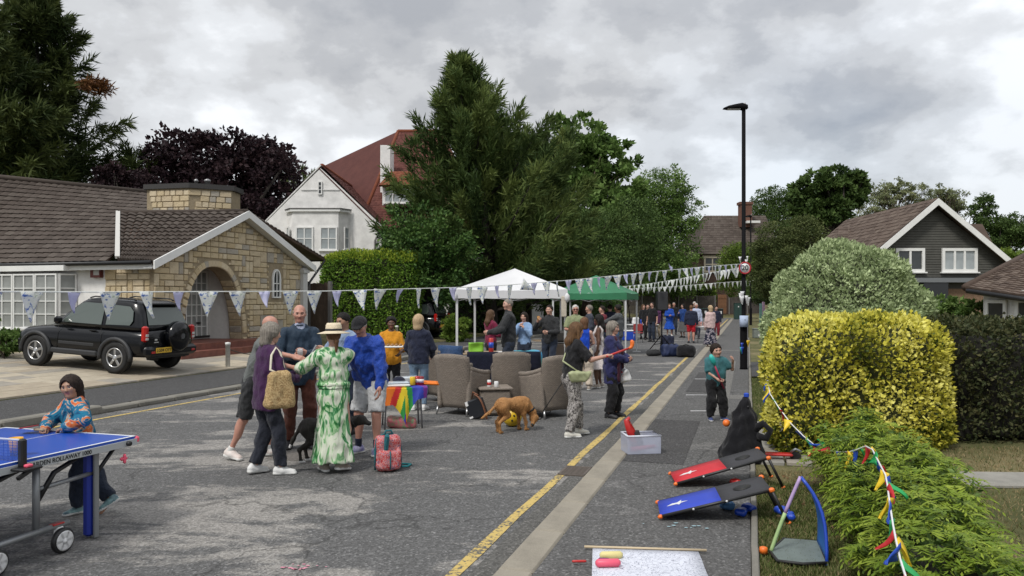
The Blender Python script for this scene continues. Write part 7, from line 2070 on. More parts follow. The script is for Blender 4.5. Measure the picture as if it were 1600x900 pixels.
b=person('grey haired woman in a purple cardigan with a straw bag seen from behind',feet((417,741)),38,1.66,True,hair=('bob',H_GREY),head=(-8,10,0),lean=3,clothes=[T(PURP,o=.030,hem=-.16,straight=True,n='cardigan',collar=.02,oc=.02),L(CC('dark_navy_trousers',(.020,.023,.034),.2),o=.016,oa=.036)],feet=[(-.10,.10,8,.015),(.11,-.11,-30,0)],shoes=SH_W,rh=dict(l=(.30,-.12,1.10)),lh=dict(l=(.34,.12,1.12)),curl=(.5,.5),build=1.06)
STRAW=NT('straw_weave',.9,.2);v_=STRAW.vec();n_=STRAW.noise(v_,60,3,.7);STRAW.color(STRAW.ramp(n_,[(.35,(.26,.16,.07)),(.55,(.50,.36,.18)),(.75,(.62,.48,.28))]));STRAW.bump(n_,.8,.02)
sh=b.sh[1]
strapbag('woven straw bag with cream handles on the shoulder of the woman in purple',b,STRAW.m,[sh+V3(.08,-.13,-.22),sh+V3(.04,-.07,.02),sh+V3(0,-.05,.075),sh+V3(-.06,-.08,.0),sh+V3(-.10,-.15,-.15),sh+V3(-.02,-.21,-.36)],(.155,.075,.20),mat('cream_handle',(.62,.57,.46),.8))
GREYT=CC('grey_tshirt',(.13,.14,.135),.1)
b=person('bald man in grey tee shirt and dark shorts reaching to the right',feet((404,716)),2,1.75,sk=SKIN_PINK,build=.92,lean=16,hip=(-.06,0),head=(-6,14,0),hair=None,feet=[(.10,.13,0,0),(-.30,-.10,-25,.03)],clothes=[T(GREYT,sleeve=.42,o=.018,hem=-.10,straight=True,n='tee_shirt',armfat=1.1),L(CHAR,o=.034,oa=.05,upto=.48,n='shorts'),dict(k='socks',m=mat('white_sock',(.6,.6,.58),.9),h=.05)],shoes=dict(m=mat('white_trainer',(.66,.65,.63),.6,col2=(.62,.48,.42),vscale=9),w=1.15),rh=dict(p=P(468,560,8.85),palm=(.2,.3,-.6),hint=(-.1,-.2,-1)),lh=dict(l=(.42,.1,1.08)),curl=(.4,.45))
NJ=CC('navy_jacket',(.016,.034,.060),.2,.5,.6)
b=person('tall balding man in a navy jacket and rust trousers holding a glass',feet((468,699)),-68,1.86,sk=SKIN_PINK,build=.94,hair=('fringe',H_GREY),head=(-6,4,0),clothes=[T(CC('pale_blue_shirt',(.36,.40,.52),.15),o=.010,hem=0,sleeve=.6,collar=.035,vee=.5),T(NJ,o=.028,hem=-.14,straight=True,n='jacket',collar=.025,vee=.75,oc=.02),L(CC('rust_trousers',(.105,.036,.024),.2),o=.022,oa=.034)],shoes=SH_D,lh=dict(l=(.26,.04,1.16)),rh=dict(l=(.24,-.10,1.12)),curl=(.7,.7),feet=[(.05,.12,14,0),(-.02,-.13,-14,0)])
for nm,p in(('glass held by the tall man in the navy jacket',b.w(b.hd[0][0]+b.hd[0][1]*.08+V3(.03,-.02,-.02))),):
 t_=thing('wine_glass','clear stemmed '+nm,'glass',tuple(p));m_=MB();m_.lathe([(.032,-.12),(.004,-.115),(.004,-.03),(.03,.0),(.036,.04),(.03,.08),(.028,.08),(.034,.04),(.02,.0)],n=14);m_.build('glass',mat('clear_glass',(.75,.78,.78),.05,alpha=.45),t_)
k=NT('leaf_print_dress',.75,.25);v_=k.vec((1,1,.42),rot=(.35,.3,.2));n1=k.noise(v_,5.0,2,.5,2.2);n2=k.noise(k.vec((1,1,.35),rot=(-.5,-.4,.5)),7.5,2,.5,2.6)
c1=k.ramp(n1,[(.44,(.60,.64,.52)),(.505,(.58,.63,.5)),(.53,(.26,.46,.25)),(.575,(.04,.18,.07)),(.63,(.07,.25,.10)),(.67,(.40,.54,.34))]);c2=k.ramp(n2,[(.50,(1,1,1)),(.545,(.66,.86,.64)),(.59,(.20,.48,.25)),(.65,(.5,.75,.5))]);k.color(k.mix(1.0,c1,c2,'MULTIPLY'));k.bump(k.noise(k.vec((1,1,.15)),16,3),.7,.03);LEAF=k.m
b=person('woman in a long green leaf print dress and straw hat with her back turned',feet((521,737)),104,1.62,True,hair=('pony',H_RUST),head=(14,2,0),clothes=[T(LEAF,o=.024,hem=.10,n='dress_top',oc=.03,fat=1.1,wr=.006),dict(k='skirt',m=LEAF,z=.13,r=.225,kx=1.12,o=.02,wr=.006,n='dress_skirt',waist=.17),dict(k='belt',m=LEAF,o=.034,waist=.155,n='dress_belt'),dict(k='hat',style='straw',m=mat('cream_straw',(.68,.58,.42),.8,var=.12,vscale=40,bump=.4,bscale=90))],feet=[(.03,.09,20,0),(-.06,-.08,-40,.03)],shoes=dict(m=mat('taupe_shoe',(.30,.26,.22),.7)),lh=dict(p=P(487,562,8.75),hint=(-.1,.8,-.6)),rh=dict(p=P(506,548,8.95),hint=(.3,-.8,-.5)),curl=(.4,.5),build=1.08)
m_=MB();t_=thing('phone','silver phone held up by the woman in the leaf print dress','phone',tuple(P(489,548,8.85)),R(20));m_.box((0,0,0),(.012,.07,.15),0,rot=Matrix.Rotation(.5,3,'Y'),bevel=.004);m_.build('case',mat('silver_phone',(.35,.36,.40),.3,.4),t_)
b=person('dark haired man in a pale blue shirt mostly hidden behind the straw hat',(-2.36,11.0,0),-116,1.74,sk=SKIN_TAN,hair=('short',H_BLACK),head=(-8,14,0),lean=6,clothes=[T(CC('sky_shirt',(.22,.29,.42),.1),sleeve=.45,o=.02,hem=-.08,straight=True),L(DJEANS,o=.02,oa=.03)],shoes=SH_D,rh=dict(l=(.40,-.12,1.16)),lh=dict(l=(.38,.1,1.1)),lod=1)
RBLUE=CC('royal_blue_jacket',(.012,.055,.34),.25,.9,.45,140)
b=person('man in a royal blue jacket flat cap and white shorts bending forward',feet((575,710)),-108,1.78,sk=SKIN_PINK,lean=24,hip=(-.12,-.02),hair=('fringe',H_WHITE),head=(0,30,0),twist=8,clothes=[T(RBLUE,o=.034,hem=-.10,straight=True,n='jacket',collar=.02,wr=.008,oc=.024),L(CC('white_grey_shorts',(.50,.51,.52),.1),o=.036,oa=.05,upto=.47,n='shorts',wr=.006),dict(k='socks',m=NAVY,h=.10),dict(k='hat',style='flat',m=BLK)],feet=[(.02,.13,18,0),(-.03,-.15,-22,0)],shoes=dict(m=mat('purple_trainer',(.14,.12,.34),.6,col2=(.4,.4,.5),vscale=10),w=1.1),lh=dict(l=(.18,.26,.74)),rh=dict(l=(.50,-.10,1.02)),curl=(.35,.4))
b=person('smiling woman in a mustard yellow top carrying a white food tray',(-2.20,14.0,0),-84,1.60,True,sk=SKIN_BROWN,hair=('curly',H_BLACK),head=(4,4,0),clothes=[T(CC('mustard_top',(.58,.25,.018),.12),o=.020,hem=-.10,sleeve=.62,straight=True,vee=.55,n='top'),L(BLK,o=.016,oa=.02)],shoes=SH_D,lh=dict(l=(.30,.16,1.03),palm=(0,0,1)),rh=dict(l=(.30,-.16,1.03),palm=(0,0,1)),curl=(.45,.45),lod=1)
t_=thing('serving_tray','white serving tray of snacks carried by the woman in yellow','tray',tuple(b.w((.40,0,1.10))),R(-84+90));m_=MB();m_.box((0,0,-.012),(.46,.26,.03),0,bevel=.01);m_.build('tray',WHP,t_)
m_=MB();[m_.lathe([(.028,0),(.03,.02),(.015,.035)],(x,y,.002),n=7)for x in np.linspace(-.18,.18,6)for y in(-.07,.07)];q=m_.build('snacks',mat('pastry',(.3,.16,.06),.8),t_);q['kind']='stuff'
b=person('blonde woman in a dark top and blue jeans seen from behind',feet((654,641)),82,1.66,True,hair=('bob',H_BLOND),head=(-6,0,0),clothes=[T(NAVY,o=.020,hem=-.05,straight=True,n='top'),L(JEANS,o=.010,oa=.012,wr=.003)],shoes=SH_W,lh=dict(l=(.26,.17,.98)),rh=dict(l=(.26,-.19,.98)),feet=[(.0,.095,12,0),(.0,-.10,-10,0)],lod=0)
b=person('long haired woman in a maroon jumper under the white gazebo',(-.52,18.6,0),40,1.68,True,hair=('long',H_BROWN),clothes=[T(CC('maroon_jumper',(.16,.012,.042),.12),o=.020,hem=-.06),L(BLK,o=.014)],shoes=SH_D,rh=dict(l=(.3,-.1,1.1)),lh=dict(l=(.32,.1,1.1)),lod=1)
b=person('tall grey cropped man in a charcoal fleece turning to the left',(-.07,16.2,0),-172,1.96,sk=SKIN_PALE,hair=('crop',H_GREY),head=(24,3,0),twist=-8,clothes=[T(CHAR,o=.026,hem=-.08,straight=True,n='fleece',collar=.05),L(DJEANS,o=.02,oa=.03)],shoes=SH_D,rh=dict(l=(.36,-.02,1.10)),lh=dict(l=(.38,.10,1.10)),curl=(.7,.7),lod=1)
b=person('girl in a pale blue jumper eating with both hands at her mouth',(.30,18.7,0),-110,1.62,True,hair=('long',H_DARK),head=(0,6,0),clothes=[T(CC('pale_blue_jumper',(.22,.34,.54),.1),o=.018,hem=0),L(DJEANS,o=.014)],shoes=SH_D,rh=dict(l=(.24,-.05,1.40)),lh=dict(l=(.25,.07,1.36)),curl=(.7,.7),lod=1)
b=person('dark haired man in a black shirt holding a glass under the gazebo edge',(.92,18.8,0),-112,1.80,hair=('short',H_DARK),head=(-4,0,0),clothes=[T(CHAR,o=.02,hem=-.08,straight=True,collar=.03,vee=.5),L(DJEANS,o=.02)],shoes=SH_D,rh=dict(l=(.28,-.20,1.36)),lh=dict(l=(.28,.06,1.10)),curl=(.7,.8),lod=1)
p=b.w(b.hd[1][0]+b.hd[1][1]*.08);t_=thing('drinking_glass','small amber drink raised by the man in the black shirt','glass',tuple(p));m_=MB();m_.lathe([(.03,-.04),(.035,.08),(.0,.03)],n=12);m_.build('glass',mat('amber_drink',(.35,.17,.05),.1),t_)
b=person('white haired man in sunglasses and an olive shirt',(1.62,19.6,0),-100,1.80,sk=SKIN_PINK,hair=('short',H_WHITE),head=(10,0,0),clothes=[T(CC('olive_shirt',(.24,.27,.15),.1),sleeve=.45,o=.024,hem=-.10,straight=True,collar=.03,vee=.5),L(CC('khaki',(.2,.17,.12)),o=.02),dict(k='glasses',m=mat('red_brown_lens',(.06,.012,.01),.2))],shoes=SH_D,rh=dict(l=(.36,-.1,1.14)),lh=dict(l=(.34,.12,1.05)),belly=.04,lod=1)
ANIM=NT('snake_print',.85,.2);v_=ANIM.vec((1,1,.6));w_=ANIM.noise(v_,24,3,.6,2.0);ANIM.color(ANIM.ramp(w_,[(.43,(.06,.055,.055)),(.49,(.33,.31,.29)),(.56,(.46,.44,.42)),(.60,(.10,.09,.09))]))
b=person('woman in a black tee shirt and snake print trousers pointing a red hockey stick',feet((893,682)),14,1.60,True,hair=('long',H_OMBRE),head=(6,6,0),lean=6,clothes=[T(BLK,sleeve=.46,o=.022,hem=-.03,armfat=1.2,straight=True,n='tee_shirt'),L(ANIM.m,o=.028,oa=.040,wr=.006)],feet=[(.14,.08,12,0),(-.06,-.10,-6,0)],shoes=dict(m=mat('cream_trainer',(.58,.56,.50),.7),w=1.1),rh=dict(p=P(948,556,10.6),hint=(0,-.5,-1),palm=(0,0,-1)),lh=dict(l=(.10,.22,.82)),curl=(.5,.95),build=1.06)
h=b.w(b.hd[1][0]+b.hd[1][1]*.085);e1=P(983,544,10.75);hd_=e1-h
t_=thing('hockey_stick','red and orange plastic hockey stick pointed to the right','hockey stick',tuple(h));m_=MB();m_.tube([-hd_*.35,hd_*.1,hd_],[.017,.016,.015],0,8);m_.build('shaft',REDP,t_)
m_=MB();m_.tube([hd_*.97,hd_*1.12+V3(0,0,.0),hd_*1.18+V3(0,0,.03),hd_*1.19+V3(0,0,.075),hd_*1.13+V3(0,0,.095)],[.016,.024,.03,.03,.02],0,8);m_.build('blade',ORP,t_)
nk_,hp_=b.neck,b.hip
strapbag('pale green crossbody bag on the hip of the woman with the hockey stick',b,mat('pale_green_leather',(.36,.39,.22),.6),[nk_+V3(.09,.04,-.05),nk_+V3(-.02,.09,.02),nk_+V3(-.13,.02,-.16),hp_+V3(-.16,-.10,.24),hp_+V3(.04,-.21,.03)],(.155,.045,.075),mat('pale_green_strap',(.36,.39,.22),.6),top=(.72,.45))
b=person('auburn haired woman in a bright blue top and cream trousers seen from behind',feet((913,609)),78,1.54,True,hair=('bob',H_RUST),clothes=[T(CC('cobalt_top',(.008,.055,.42),.12),sleeve=0,o=.02,hem=-.06,straight=True,strap=.02),L(CC('cream_trousers',(.55,.47,.38),.08),o=.024,oa=.05)],shoes=dict(m=mat('taupe_shoe',(.30,.26,.22),.7)),rh=dict(l=(.3,-.1,1.05)),lh=dict(l=(.3,.12,1.1)),lod=1)
b=person('black haired woman in a white sleeveless dress turned to the left',feet((936,606)),168,1.60,True,sk=SKIN_BROWN,hair=('long',H_BLACK),clothes=[T(CC('white_dress',(.58,.53,.52),.08),sleeve=0,o=.016,hem=.05,n='dress_top'),dict(k='skirt',m=CC('white_dress',(.58,.53,.52)),z=.45,r=.22,n='dress_skirt')],shoes=dict(m=mat('taupe_shoe',(.30,.26,.22),.7)),rh=dict(l=(.28,-.1,1.08)),lod=1)
COAT=CC('navy_coat',(.022,.024,.085),.25,.6)
b=person('grey haired woman in a navy coat and plum scarf looking to the right',feet((957,652)),-24,1.56,True,hair=('bob',H_GREY),head=(-4,2,0),clothes=[T(COAT,o=.034,hem=-.28,straight=True,n='coat',oc=.03),dict(k='scarf',m=CC('plum_scarf',(.050,.010,.022),.3),down=.22),L(BLK,o=.026,oa=.045)],shoes=SH_D,rh=dict(l=(.26,-.04,1.06)),lh=dict(l=(.28,.08,1.08)),curl=(.6,.6),build=1.08)
p=b.w((.18,.10,.58));t_=thing('carrier_bag','white carrier bag with a red disc hanging by the woman in the navy coat','bag',tuple(p),R(-60));sdf_obj('bag',bagfn(4,.11,.06,.11,.04),(-.2,-.15,-.05),(.2,.15,.3),.015,WHP,t_);m_=MB();m_.lathe([(.06,0),(.055,.012)],(-.0,-.066,.12),(0,-1,0),18);m_.build('red_disc',REDP,t_);m_=MB();m_.tube([(-.05,0,.2),(0,0,.42),(.05,0,.2)],.006,0,5);m_.build('handle',WHP,t_)
b=person('small boy in a teal tee shirt and black trousers striding on the pavement',(G(1118,657,.085)[0],G(1118,657,.085)[1],.085),-84,1.13,sk=SKIN_PALE,hair=('boy',H_DARK),headk=1.08,head=(6,4,4),lean=2,clothes=[T(CC('teal_tee',(.045,.155,.175),.12),sleeve=.42,o=.022,hem=-.10,straight=True,armfat=1.15,n='tee_shirt'),L(BLK,o=.030,oa=.034,wr=.007)],feet=[(.02,.12,24,.0),(.02,-.09,-8,0)],shoes=dict(m=mat('blue_trainer',(.05,.07,.18),.6),w=1.1),lh=dict(l=(.20,.34,1.40)),rh=dict(l=(.24,-.02,.98)),curl=(.5,.95))
h=b.w(b.hd[1][0]+b.hd[1][1]*.05);up_=V3(-.13,-.05,.30);t_=thing('toy_stick','toy stick with a teal head and red shaft in the small boys hand','toy',tuple(h));m_=MB();m_.tube([-up_*.35,up_*.85],.013,0,8);m_.build('shaft',mat('crimson_plastic',(.32,.02,.06),.4),t_);m_=MB();m_.tube([up_*.82,up_*1.0,up_*1.22,up_*1.36],[.015,.04,.042,.02],0,8);m_.build('head',TEALP,t_)
def far(label,px,Y,H,yaw,top,leg,hair,fem=False,sk=SKIN_PALE,lod=1,skirt=None,**k):
 x=(px-CX)/F*Y
 cl=[T(top,o=.024,hem=-.10,straight=True,sleeve=k.pop('sleeve',1.0))]+([dict(k='skirt',m=leg,z=skirt,r=.24)]if skirt else[L(leg,o=.022,oa=.03,upto=k.pop('upto',.97))])
 return person(label,(x,Y,0),yaw,H,fem,sk,clothes=cl,hair=hair,shoes=k.pop('shoes',SH_D),lod=lod,**k)
far('person in a grey jumper and blue jeans reaching out under the green gazebo',966,22.6,1.80,150,CC('grey_jumper',(.08,.085,.09)),CC('mid_jeans',(.06,.12,.21)),('short',H_BLACK),sk=SKIN_BROWN,lh=dict(l=(.50,.12,1.2)))
far('person in a dark jacket with a pink cap facing left under the green gazebo',921,23.0,1.78,180,CC('slate_jacket',(.05,.055,.075)),DJEANS,('short',H_GREY),rh=dict(l=(.3,-.1,1.2)))
far('person in a maroon top behind the black haired woman',941,24.5,1.74,200,CC('maroon_top',(.13,.02,.03)),DJEANS,('short',H_DARK),lh=dict(l=(.35,.1,1.2)))
far('person in a navy top under the far side of the green gazebo',953,27.0,1.78,100,NAVY,DJEANS,('short',H_DARK))
far('long haired person in black standing far back by the snack table',1005,38.5,1.72,-60,BLK,DJEANS,('long',H_BROWN),True,lod=2)
far('person in black with pale face standing next to the black tee shirt man',1012,37.0,1.74,-100,BLK,BLK,('short',H_DARK),lod=2)
far('dark haired man in a black tee shirt by the snack table',1019,35.5,1.84,-130,BLK,DJEANS,('short',H_DARK),sleeve=.45,lod=2)
far('person in a purple jacket and beige trousers with back turned',1027,38.4,1.66,95,CC('violet_jacket',(.075,.022,.075)),CC('beige_trousers',(.23,.19,.14)),('short',H_GREY),lod=2)
far('woman in a bright blue dress far along the road',1046,41.0,1.74,-95,CC('blue_dress_top',(.012,.065,.36)),CC('blue_dress',(.012,.075,.42)),('bob',H_BROWN),True,skirt=.38,shoes=SH_W,lh=dict(l=(.26,.04,1.1)),rh=dict(l=(.26,-.04,1.12)),lod=2)
far('man in a dark coat just behind the woman in the blue dress',1053,43.0,1.82,-100,BLK,DJEANS,('crop',H_GREY),sk=SKIN_PINK,lod=2)
far('dark haired woman in a blue and black top holding food',1067,39.5,1.74,-140,CC('blue_black',(.015,.05,.19)),CC('grey_skirt',(.10,.10,.10)),('long',H_BLACK),True,skirt=.3,rh=dict(l=(.3,-.05,1.25)),lod=2)
far('stout man in a navy fleece and bright red shorts seen from behind',1080,34.6,1.70,80,NAVY,CC('red_shorts',(.50,.012,.025)),('short',H_RUST),sk=SKIN_PINK,upto=.46,build=1.14,lod=2)
far('white haired man in a pale blue shirt and sunglasses facing the camera',1088,38.5,1.78,-95,CC('ice_blue_shirt',(.42,.47,.62)),DJEANS,('short',H_WHITE),sk=SKIN_PINK,lod=2)
far('white haired person standing behind the man in the pale blue shirt',1085,43.0,1.86,-80,CHAR,DJEANS,('short',H_WHITE),lod=2)
FLOR=NT('dark_floral_skirt',.8,.2);n_=FLOR.noise(FLOR.vec(),9,3,.6,1.0);FLOR.color(FLOR.ramp(n_,[(.44,(.012,.014,.03)),(.52,(.03,.035,.06)),(.56,(.42,.38,.40)),(.66,(.10,.08,.12))]))
far('blonde woman in a pale pink top and dark floral skirt by the kerb',1110,30.6,1.72,108,CC('blush_top',(.58,.43,.42),.06),FLOR.m,('bob',H_BLOND),True,skirt=.16,rh=dict(l=(.28,-.1,1.05)),lod=2,shoes=dict(m=mat('rust_shoe',(.28,.08,.05),.6)))
far('dark dressed person standing behind the blonde woman in pink',1119,40.0,1.62,-90,NAVY,CC('dark_red_trousers',(.18,.02,.03)),('short',H_DARK),lod=2)
# dogs
def dog(label,loc,rz,m,head,tail,sc=1.0,white=False,fur=None):
 t=thing('dog',label,'dog',loc,R(rz));t.scale=(sc,)*3
 hb,hc,mz=head
 def fn(Q):
  d=ell(Q,(.13,0,.36),(.15,.095,.125));d=smin(d,seg(Q,(-.18,0,.40),(.1,0,.385),.082,.09),.05);d=smin(d,ell(Q,(-.2,0,.385),(.10,.085,.10)),.05)
  for s in(1,-1):
   y=.062*s;f=.02*s
   for a,b_,r0,r1 in(((-.21,y,.36),(-.14,y,.25),.064,.044),((-.14,y,.25),(-.265+f,y,.15),.038,.021),((-.265+f,y,.15),(-.245+f,y,.03),.02,.017),((-.245+f,y,.022),(-.205+f,y,.018),.02,.017),((.17,y,.36),(.14,y,.25),.055,.035),((.14,y,.25),(.165-f,y,.12),.030,.02),((.165-f,y,.12),(.165-f,y,.03),.02,.017),((.165-f,y,.022),(.205-f,y,.018),.02,.017)):
    d=smin(d,seg(Q,a,b_,r0,r1),.025)
  d=smin(d,seg(Q,(.20,0,.40),hb,.078,.056),.04);d=smin(d,ell(Q,hc,(.064,.058,.056)),.03);d=smin(d,seg(Q,hc,mz,.042,.026),.02)
  for s in(1,-1):d=smin(d,ell(Q,np.array(hc)+[-.015,.05*s,.0],(.028,.012,.048)),.01)
  for a,b_ in zip(tail[:-1],tail[1:]):d=smin(d,seg(Q,a,b_,.024,.016),.02)
  return d+wrinkle(Q,3,.003,.07)
 tp=np.array(tail[-1])
 fm=(lambda c:np.where((np.linalg.norm(c-np.array(mz),axis=1)<.03),2,((c[:,2]<.035)|(np.linalg.norm(c-tp,axis=1)<.035)).astype(int)if white else 0))
 sdf_obj('body',fn,(-.55,-.25,-.02),(.55,.25,.75),.0115,[m,WHP,INK],t,fmat=fm)
 if fur:
  _,p_,n_=hedge_sdf_points(fn,(-.55,-.25,-.02),(.55,.25,.75),.016,7000,inset=(-.006,.002));q=link('fur',leaves_mesh('fur',p_,n_*.18+V3(-.6,0,-.35)+nrg.normal(0,.12,p_.shape),nrg.uniform(.010,.022,7000),.005,fur),t);q['kind']='stuff'
 m_=MB();n=nrmv(np.array(hb)-V3(.20,0,.40));c=V3(.20,0,.40)*.25+np.array(hb)*.75;m_.lathe([(.066,-.012),(.07,0),(.066,.012)],c,n,14);m_.build('collar',INK,t)
 return t
FURB=hair_mat('ginger_fur',(.27,.125,.042),(.46,.24,.095));FURL=leaf_mat('ginger_fur_strands',(.22,.10,.032),(.38,.19,.07),(.55,.33,.15),.6,.1,9);FURD=hair_mat('dark_fur',(.022,.02,.018),(.045,.04,.036))
dg=G(802,674);dog('ginger brown dog with its head down at a yellow ball',tuple(dg),36,FURB,((.31,-.05,.25),(.32,-.08,.17),(.26,-.11,.08)),[(-.28,0,.41),(-.40,.02,.30),(-.52,.03,.23)],1.02,fur=FURL)
dog('dark dog with white paws half hidden behind the leaf print dress',tuple(G(510,722)),4,FURD,((.33,-.01,.46),(.38,-.02,.47),(.47,-.03,.43)),[(-.28,0,.40),(-.36,.0,.26),(-.40,0,.17)],1.06,True)
t_=thing('ball','yellow ball on the road behind the legs of the brown dog','ball',tuple(G(797,671)+V3(.03,.28,.15)));m_=MB();m_.lathe([(.15*math.sin(a),-.15*math.cos(a))for a in np.linspace(.02,3.12,14)],n=22);m_.build('ball',YELP,t_);m_=MB();[m_.box((x,-.142,z),(.03,.02,.03),0,bevel=.008)for x,z in((-.03,.03),(.03,.03),(0,-.04))];q=m_.build('spots',INK,t_);q['kind']='stuff'
t_=thing('dog_lead','thin dark lead from the brown dog to the woman with the hockey stick','lead',(0,0,0));m_=MB();a,c,e=dg+V3(.36,.05,.16),P(850,640,11.0),P(878,598,10.9);m_.tube([a,(a+c)/2-V3(0,0,.06),c,e],.008,0,5);m_.build('cord',INK,t_)
# bunting
FLO=NT('blue_floral_cotton',.85,.2);n_=FLO.noise(FLO.vec(loc=(3,1,2)),17,4,.6,.8);FLO.color(FLO.ramp(n_,[(.38,(.12,.20,.48)),(.42,(.34,.42,.60)),(.46,(.84,.85,.83)),(.60,(.80,.82,.78)),(.66,(.50,.58,.46))]))
LAV=mat('lavender_cotton',(.60,.60,.78),.85,var=.05);WFL=mat('white_bunting_cloth',(.80,.82,.80),.85,var=.06)
for mm in(FLO.m,LAV,WFL):
 nt=mm.node_tree;b0=nt.nodes['Principled BSDF'];tr=nt.nodes.new('ShaderNodeBsdfTranslucent');mx=nt.nodes.new('ShaderNodeMixShader');mx.inputs[0].default_value=.35
 src=b0.inputs['Base Color'].links[0].from_socket;nt.links.new(src,tr.inputs[0]);nt.links.new(b0.outputs[0],mx.inputs[1]);nt.links.new(tr.outputs[0],mx.inputs[2]);nt.links.new(mx.outputs[0],nt.nodes['Material Output'].inputs[0])
def flag_mesh(w,h,m,k=0):
 m_=MB();m_.slab(lambda s,t:V3((s-.5)*w*(1-.985*t),.022*math.sin(3*t+k)*t+.01*math.sin(6*s+k),-h*t),(0,1,0),.003,4,5);return m_.mesh('flag',m)
def bunting(label,pts,flags,step,m_s,r=.006,flip=0.035,tilt=.16):
 pts=[np.array(p,float)for p in pts];L_=np.cumsum([0]+[np.linalg.norm(b_-a)for a,b_ in zip(pts[:-1],pts[1:])])
 at=lambda d:np.array([np.interp(d,L_,[p[i]for p in pts])for i in range(3)])
 t=thing('bunting',label,'bunting',tuple(pts[0]));o=pts[0]
 m_=MB();m_.tube([at(d)-o for d in np.arange(0,L_[-1],.25)]+[pts[-1]-o],r,0,5);m_.build('cord',m_s,t)
 d,i=step*.5,0
 while d<L_[-1]-.1:
  p=at(d);e=at(d+.05)-at(d-.05);me=flags[i%len(flags)]
  ry=rnd.gauss(0,.05)+(rnd.choice((1.3,2.2,-1.2))if rnd.random()<flip else 0)
  link('flag',me,t,tuple(p-o),(rnd.gauss(0,tilt),ry,math.atan2(e[1],e[0])+rnd.gauss(0,.25)));d+=step*rnd.uniform(.92,1.08);i+=1
 return t
zs=([4.2,7.1,9.5,11.9,14,15.6,18,20.3],[1.98,1.98,2.02,2.12,2.29,2.45,2.68,2.88])
x0,y0,x1,y1=-4.1-.77*2.6,7.1-2.6,lb_[0],lb_[1]
pl=[V3(x0+(x1-x0)*s,y0+(y1-y0)*s,float(np.interp(y0+(y1-y0)*s,*zs)))for s in np.linspace(0,1,30)]
FB=[flag_mesh(.215,.275,FLO.m,k)for k in(0,1.7)];FL=flag_mesh(.14,.20,LAV,.8)
bunting('long bunting of blue floral and lavender flags crossing the road to the lamp post',pl,[FL,FB[0],FB[1]],.345,WFL)
FW=[flag_mesh(.32,.42,WFL,k)for k in(0,2)]
pole2=G(1173,508,.08)
bunting('far string of small white flags tied to the second lamp post',[P(930,456,50),P(985,451,51),P(1060,447,53),P(1120,442,55),V3(pole2[0]+.3,pole2[1],CAM_H+32/F*pole2[1])],FW,.48,WFL,.012)
FW2=[flag_mesh(.20,.26,WFL,k)for k in(0,2)]
bunting('white bunting string sagging from the dark trees to the first lamp post',[P(960,449,30),P(1010,444,28),P(1060,436,25.5),P(1110,426,23),V3(lb_[0],lb_[1],2.80)],FW2,.30,WFL)
FC=[flag_mesh(.105,.14,m,k)for k,m in enumerate((GRNP if False else mat('flag_green_bright',(.02,.33,.09),.5),mat('flag_red_bright',(.45,.015,.02),.5),mat('flag_yellow_bright',(.75,.52,.02),.5),mat('flag_blue_bright',(.01,.06,.40),.5)))]
cp=[P(1205,548,10.6),P(1199,590,9.6),P(1203,615,8.75),P(1222,645,8.45),P(1245,673,8.3),P(1275,697,7.9),P(1305,706,7.1),P(1332,706,6.35),P(1352,697,6.0),P(1362,700,5.8),P(1372,720,5.4),P(1385,745,5.0),P(1390,785,4.45),P(1397,830,4.05),P(1408,880,3.6),P(1425,930,3.25)]
bunting('string of red yellow green and blue flags looped over the hedges',cp,FC,.17,WHP,.006,.2,.5)
# games on the pavement
EMB=[(.0,.0),(.07,.05),(.13,.045),(.19,.10),(.18,.045),(.26,.03),(.18,.015),(.15,-.035),(.12,.0)]
def toss_board(label,p1,ang,col,L_=.92,W_=.46,hz=.26):
 t=thing('toss_board',label,'game board',tuple(p1),ang);th=math.atan2(hz,L_);Mr=Matrix.Rotation(-th,3,'Y')
 pt=lambda x,y,z=0:V3(*(Mr@Vector((x,y,z))))+V3(0,0,.03)
 m_=MB();m_.slab(lambda s,q:pt(L_*.56*s,W_*q),tuple(Mr@Vector((0,0,1))),.012,4,3);pn=m_.build('panel',col,t)
 m_=MB();m_.slab(lambda s,q:pt(L_*(.56+.44*s),W_*q,.0005),tuple(Mr@Vector((0,0,1))),.012,4,3);m_.build('panel',mat('dark_mesh',(.035,.035,.04),.8),t)
 m_=MB();m_.lathe([(.075,.0),(.075,.0035)],pt(L_*.78,W_/2,.0135),tuple(Mr@Vector((0,0,1))),20);m_.build('hole',INK,t)
 m_=MB();m_.prism([pt(.07+.7*x,W_*.45+.9*y,.0135)for x,y in EMB],tuple(Mr@Vector((0,0,.002))));m_.build('emblem',WHP,pn)
 for y in(0,W_):
  m_=MB();m_.tube([pt(0,y),pt(L_,y)],.014,0,7);m_.build('frame_tube',BLACKP,t)
  m_=MB();m_.tube([pt(L_,y),V3(L_+.10,y,.012)],.014,0,7);m_.build('leg',BLACKP,t)
  for c,s_ in((pt(0,y),.021),(pt(L_,y),.023),(V3(L_+.10,y,.02),.018)):m_=MB();m_.box(c,(s_*2.1,s_*1.7,s_*1.7),0,rot=Mr,bevel=.012);m_.build('corner_joint',ORP,t)
 for x in(.3,.6):m_=MB();m_.lathe([(.01,0),(.008,.006)],pt(L_*x,-.012,.0),(0,-1,0),8);m_.build('button',WHP,t)
 return t
pb,pr_=G(1032,813,.085),G(1056,761,.085)
toss_board('blue bean bag toss board with white emblem and orange corners on the pavement',pb,R(-8),mat('toss_blue',(.02,.05,.42),.6));toss_board('red bean bag toss board with white emblem behind the blue one',pr_,R(-5),mat('toss_red',(.50,.015,.025),.6),hz=.28)
BB=lambda s:(lambda Q:rbox(Q,(0,0,.03),(.06,.05,.03),None,.028)+wrinkle(Q,s,.006,.07))
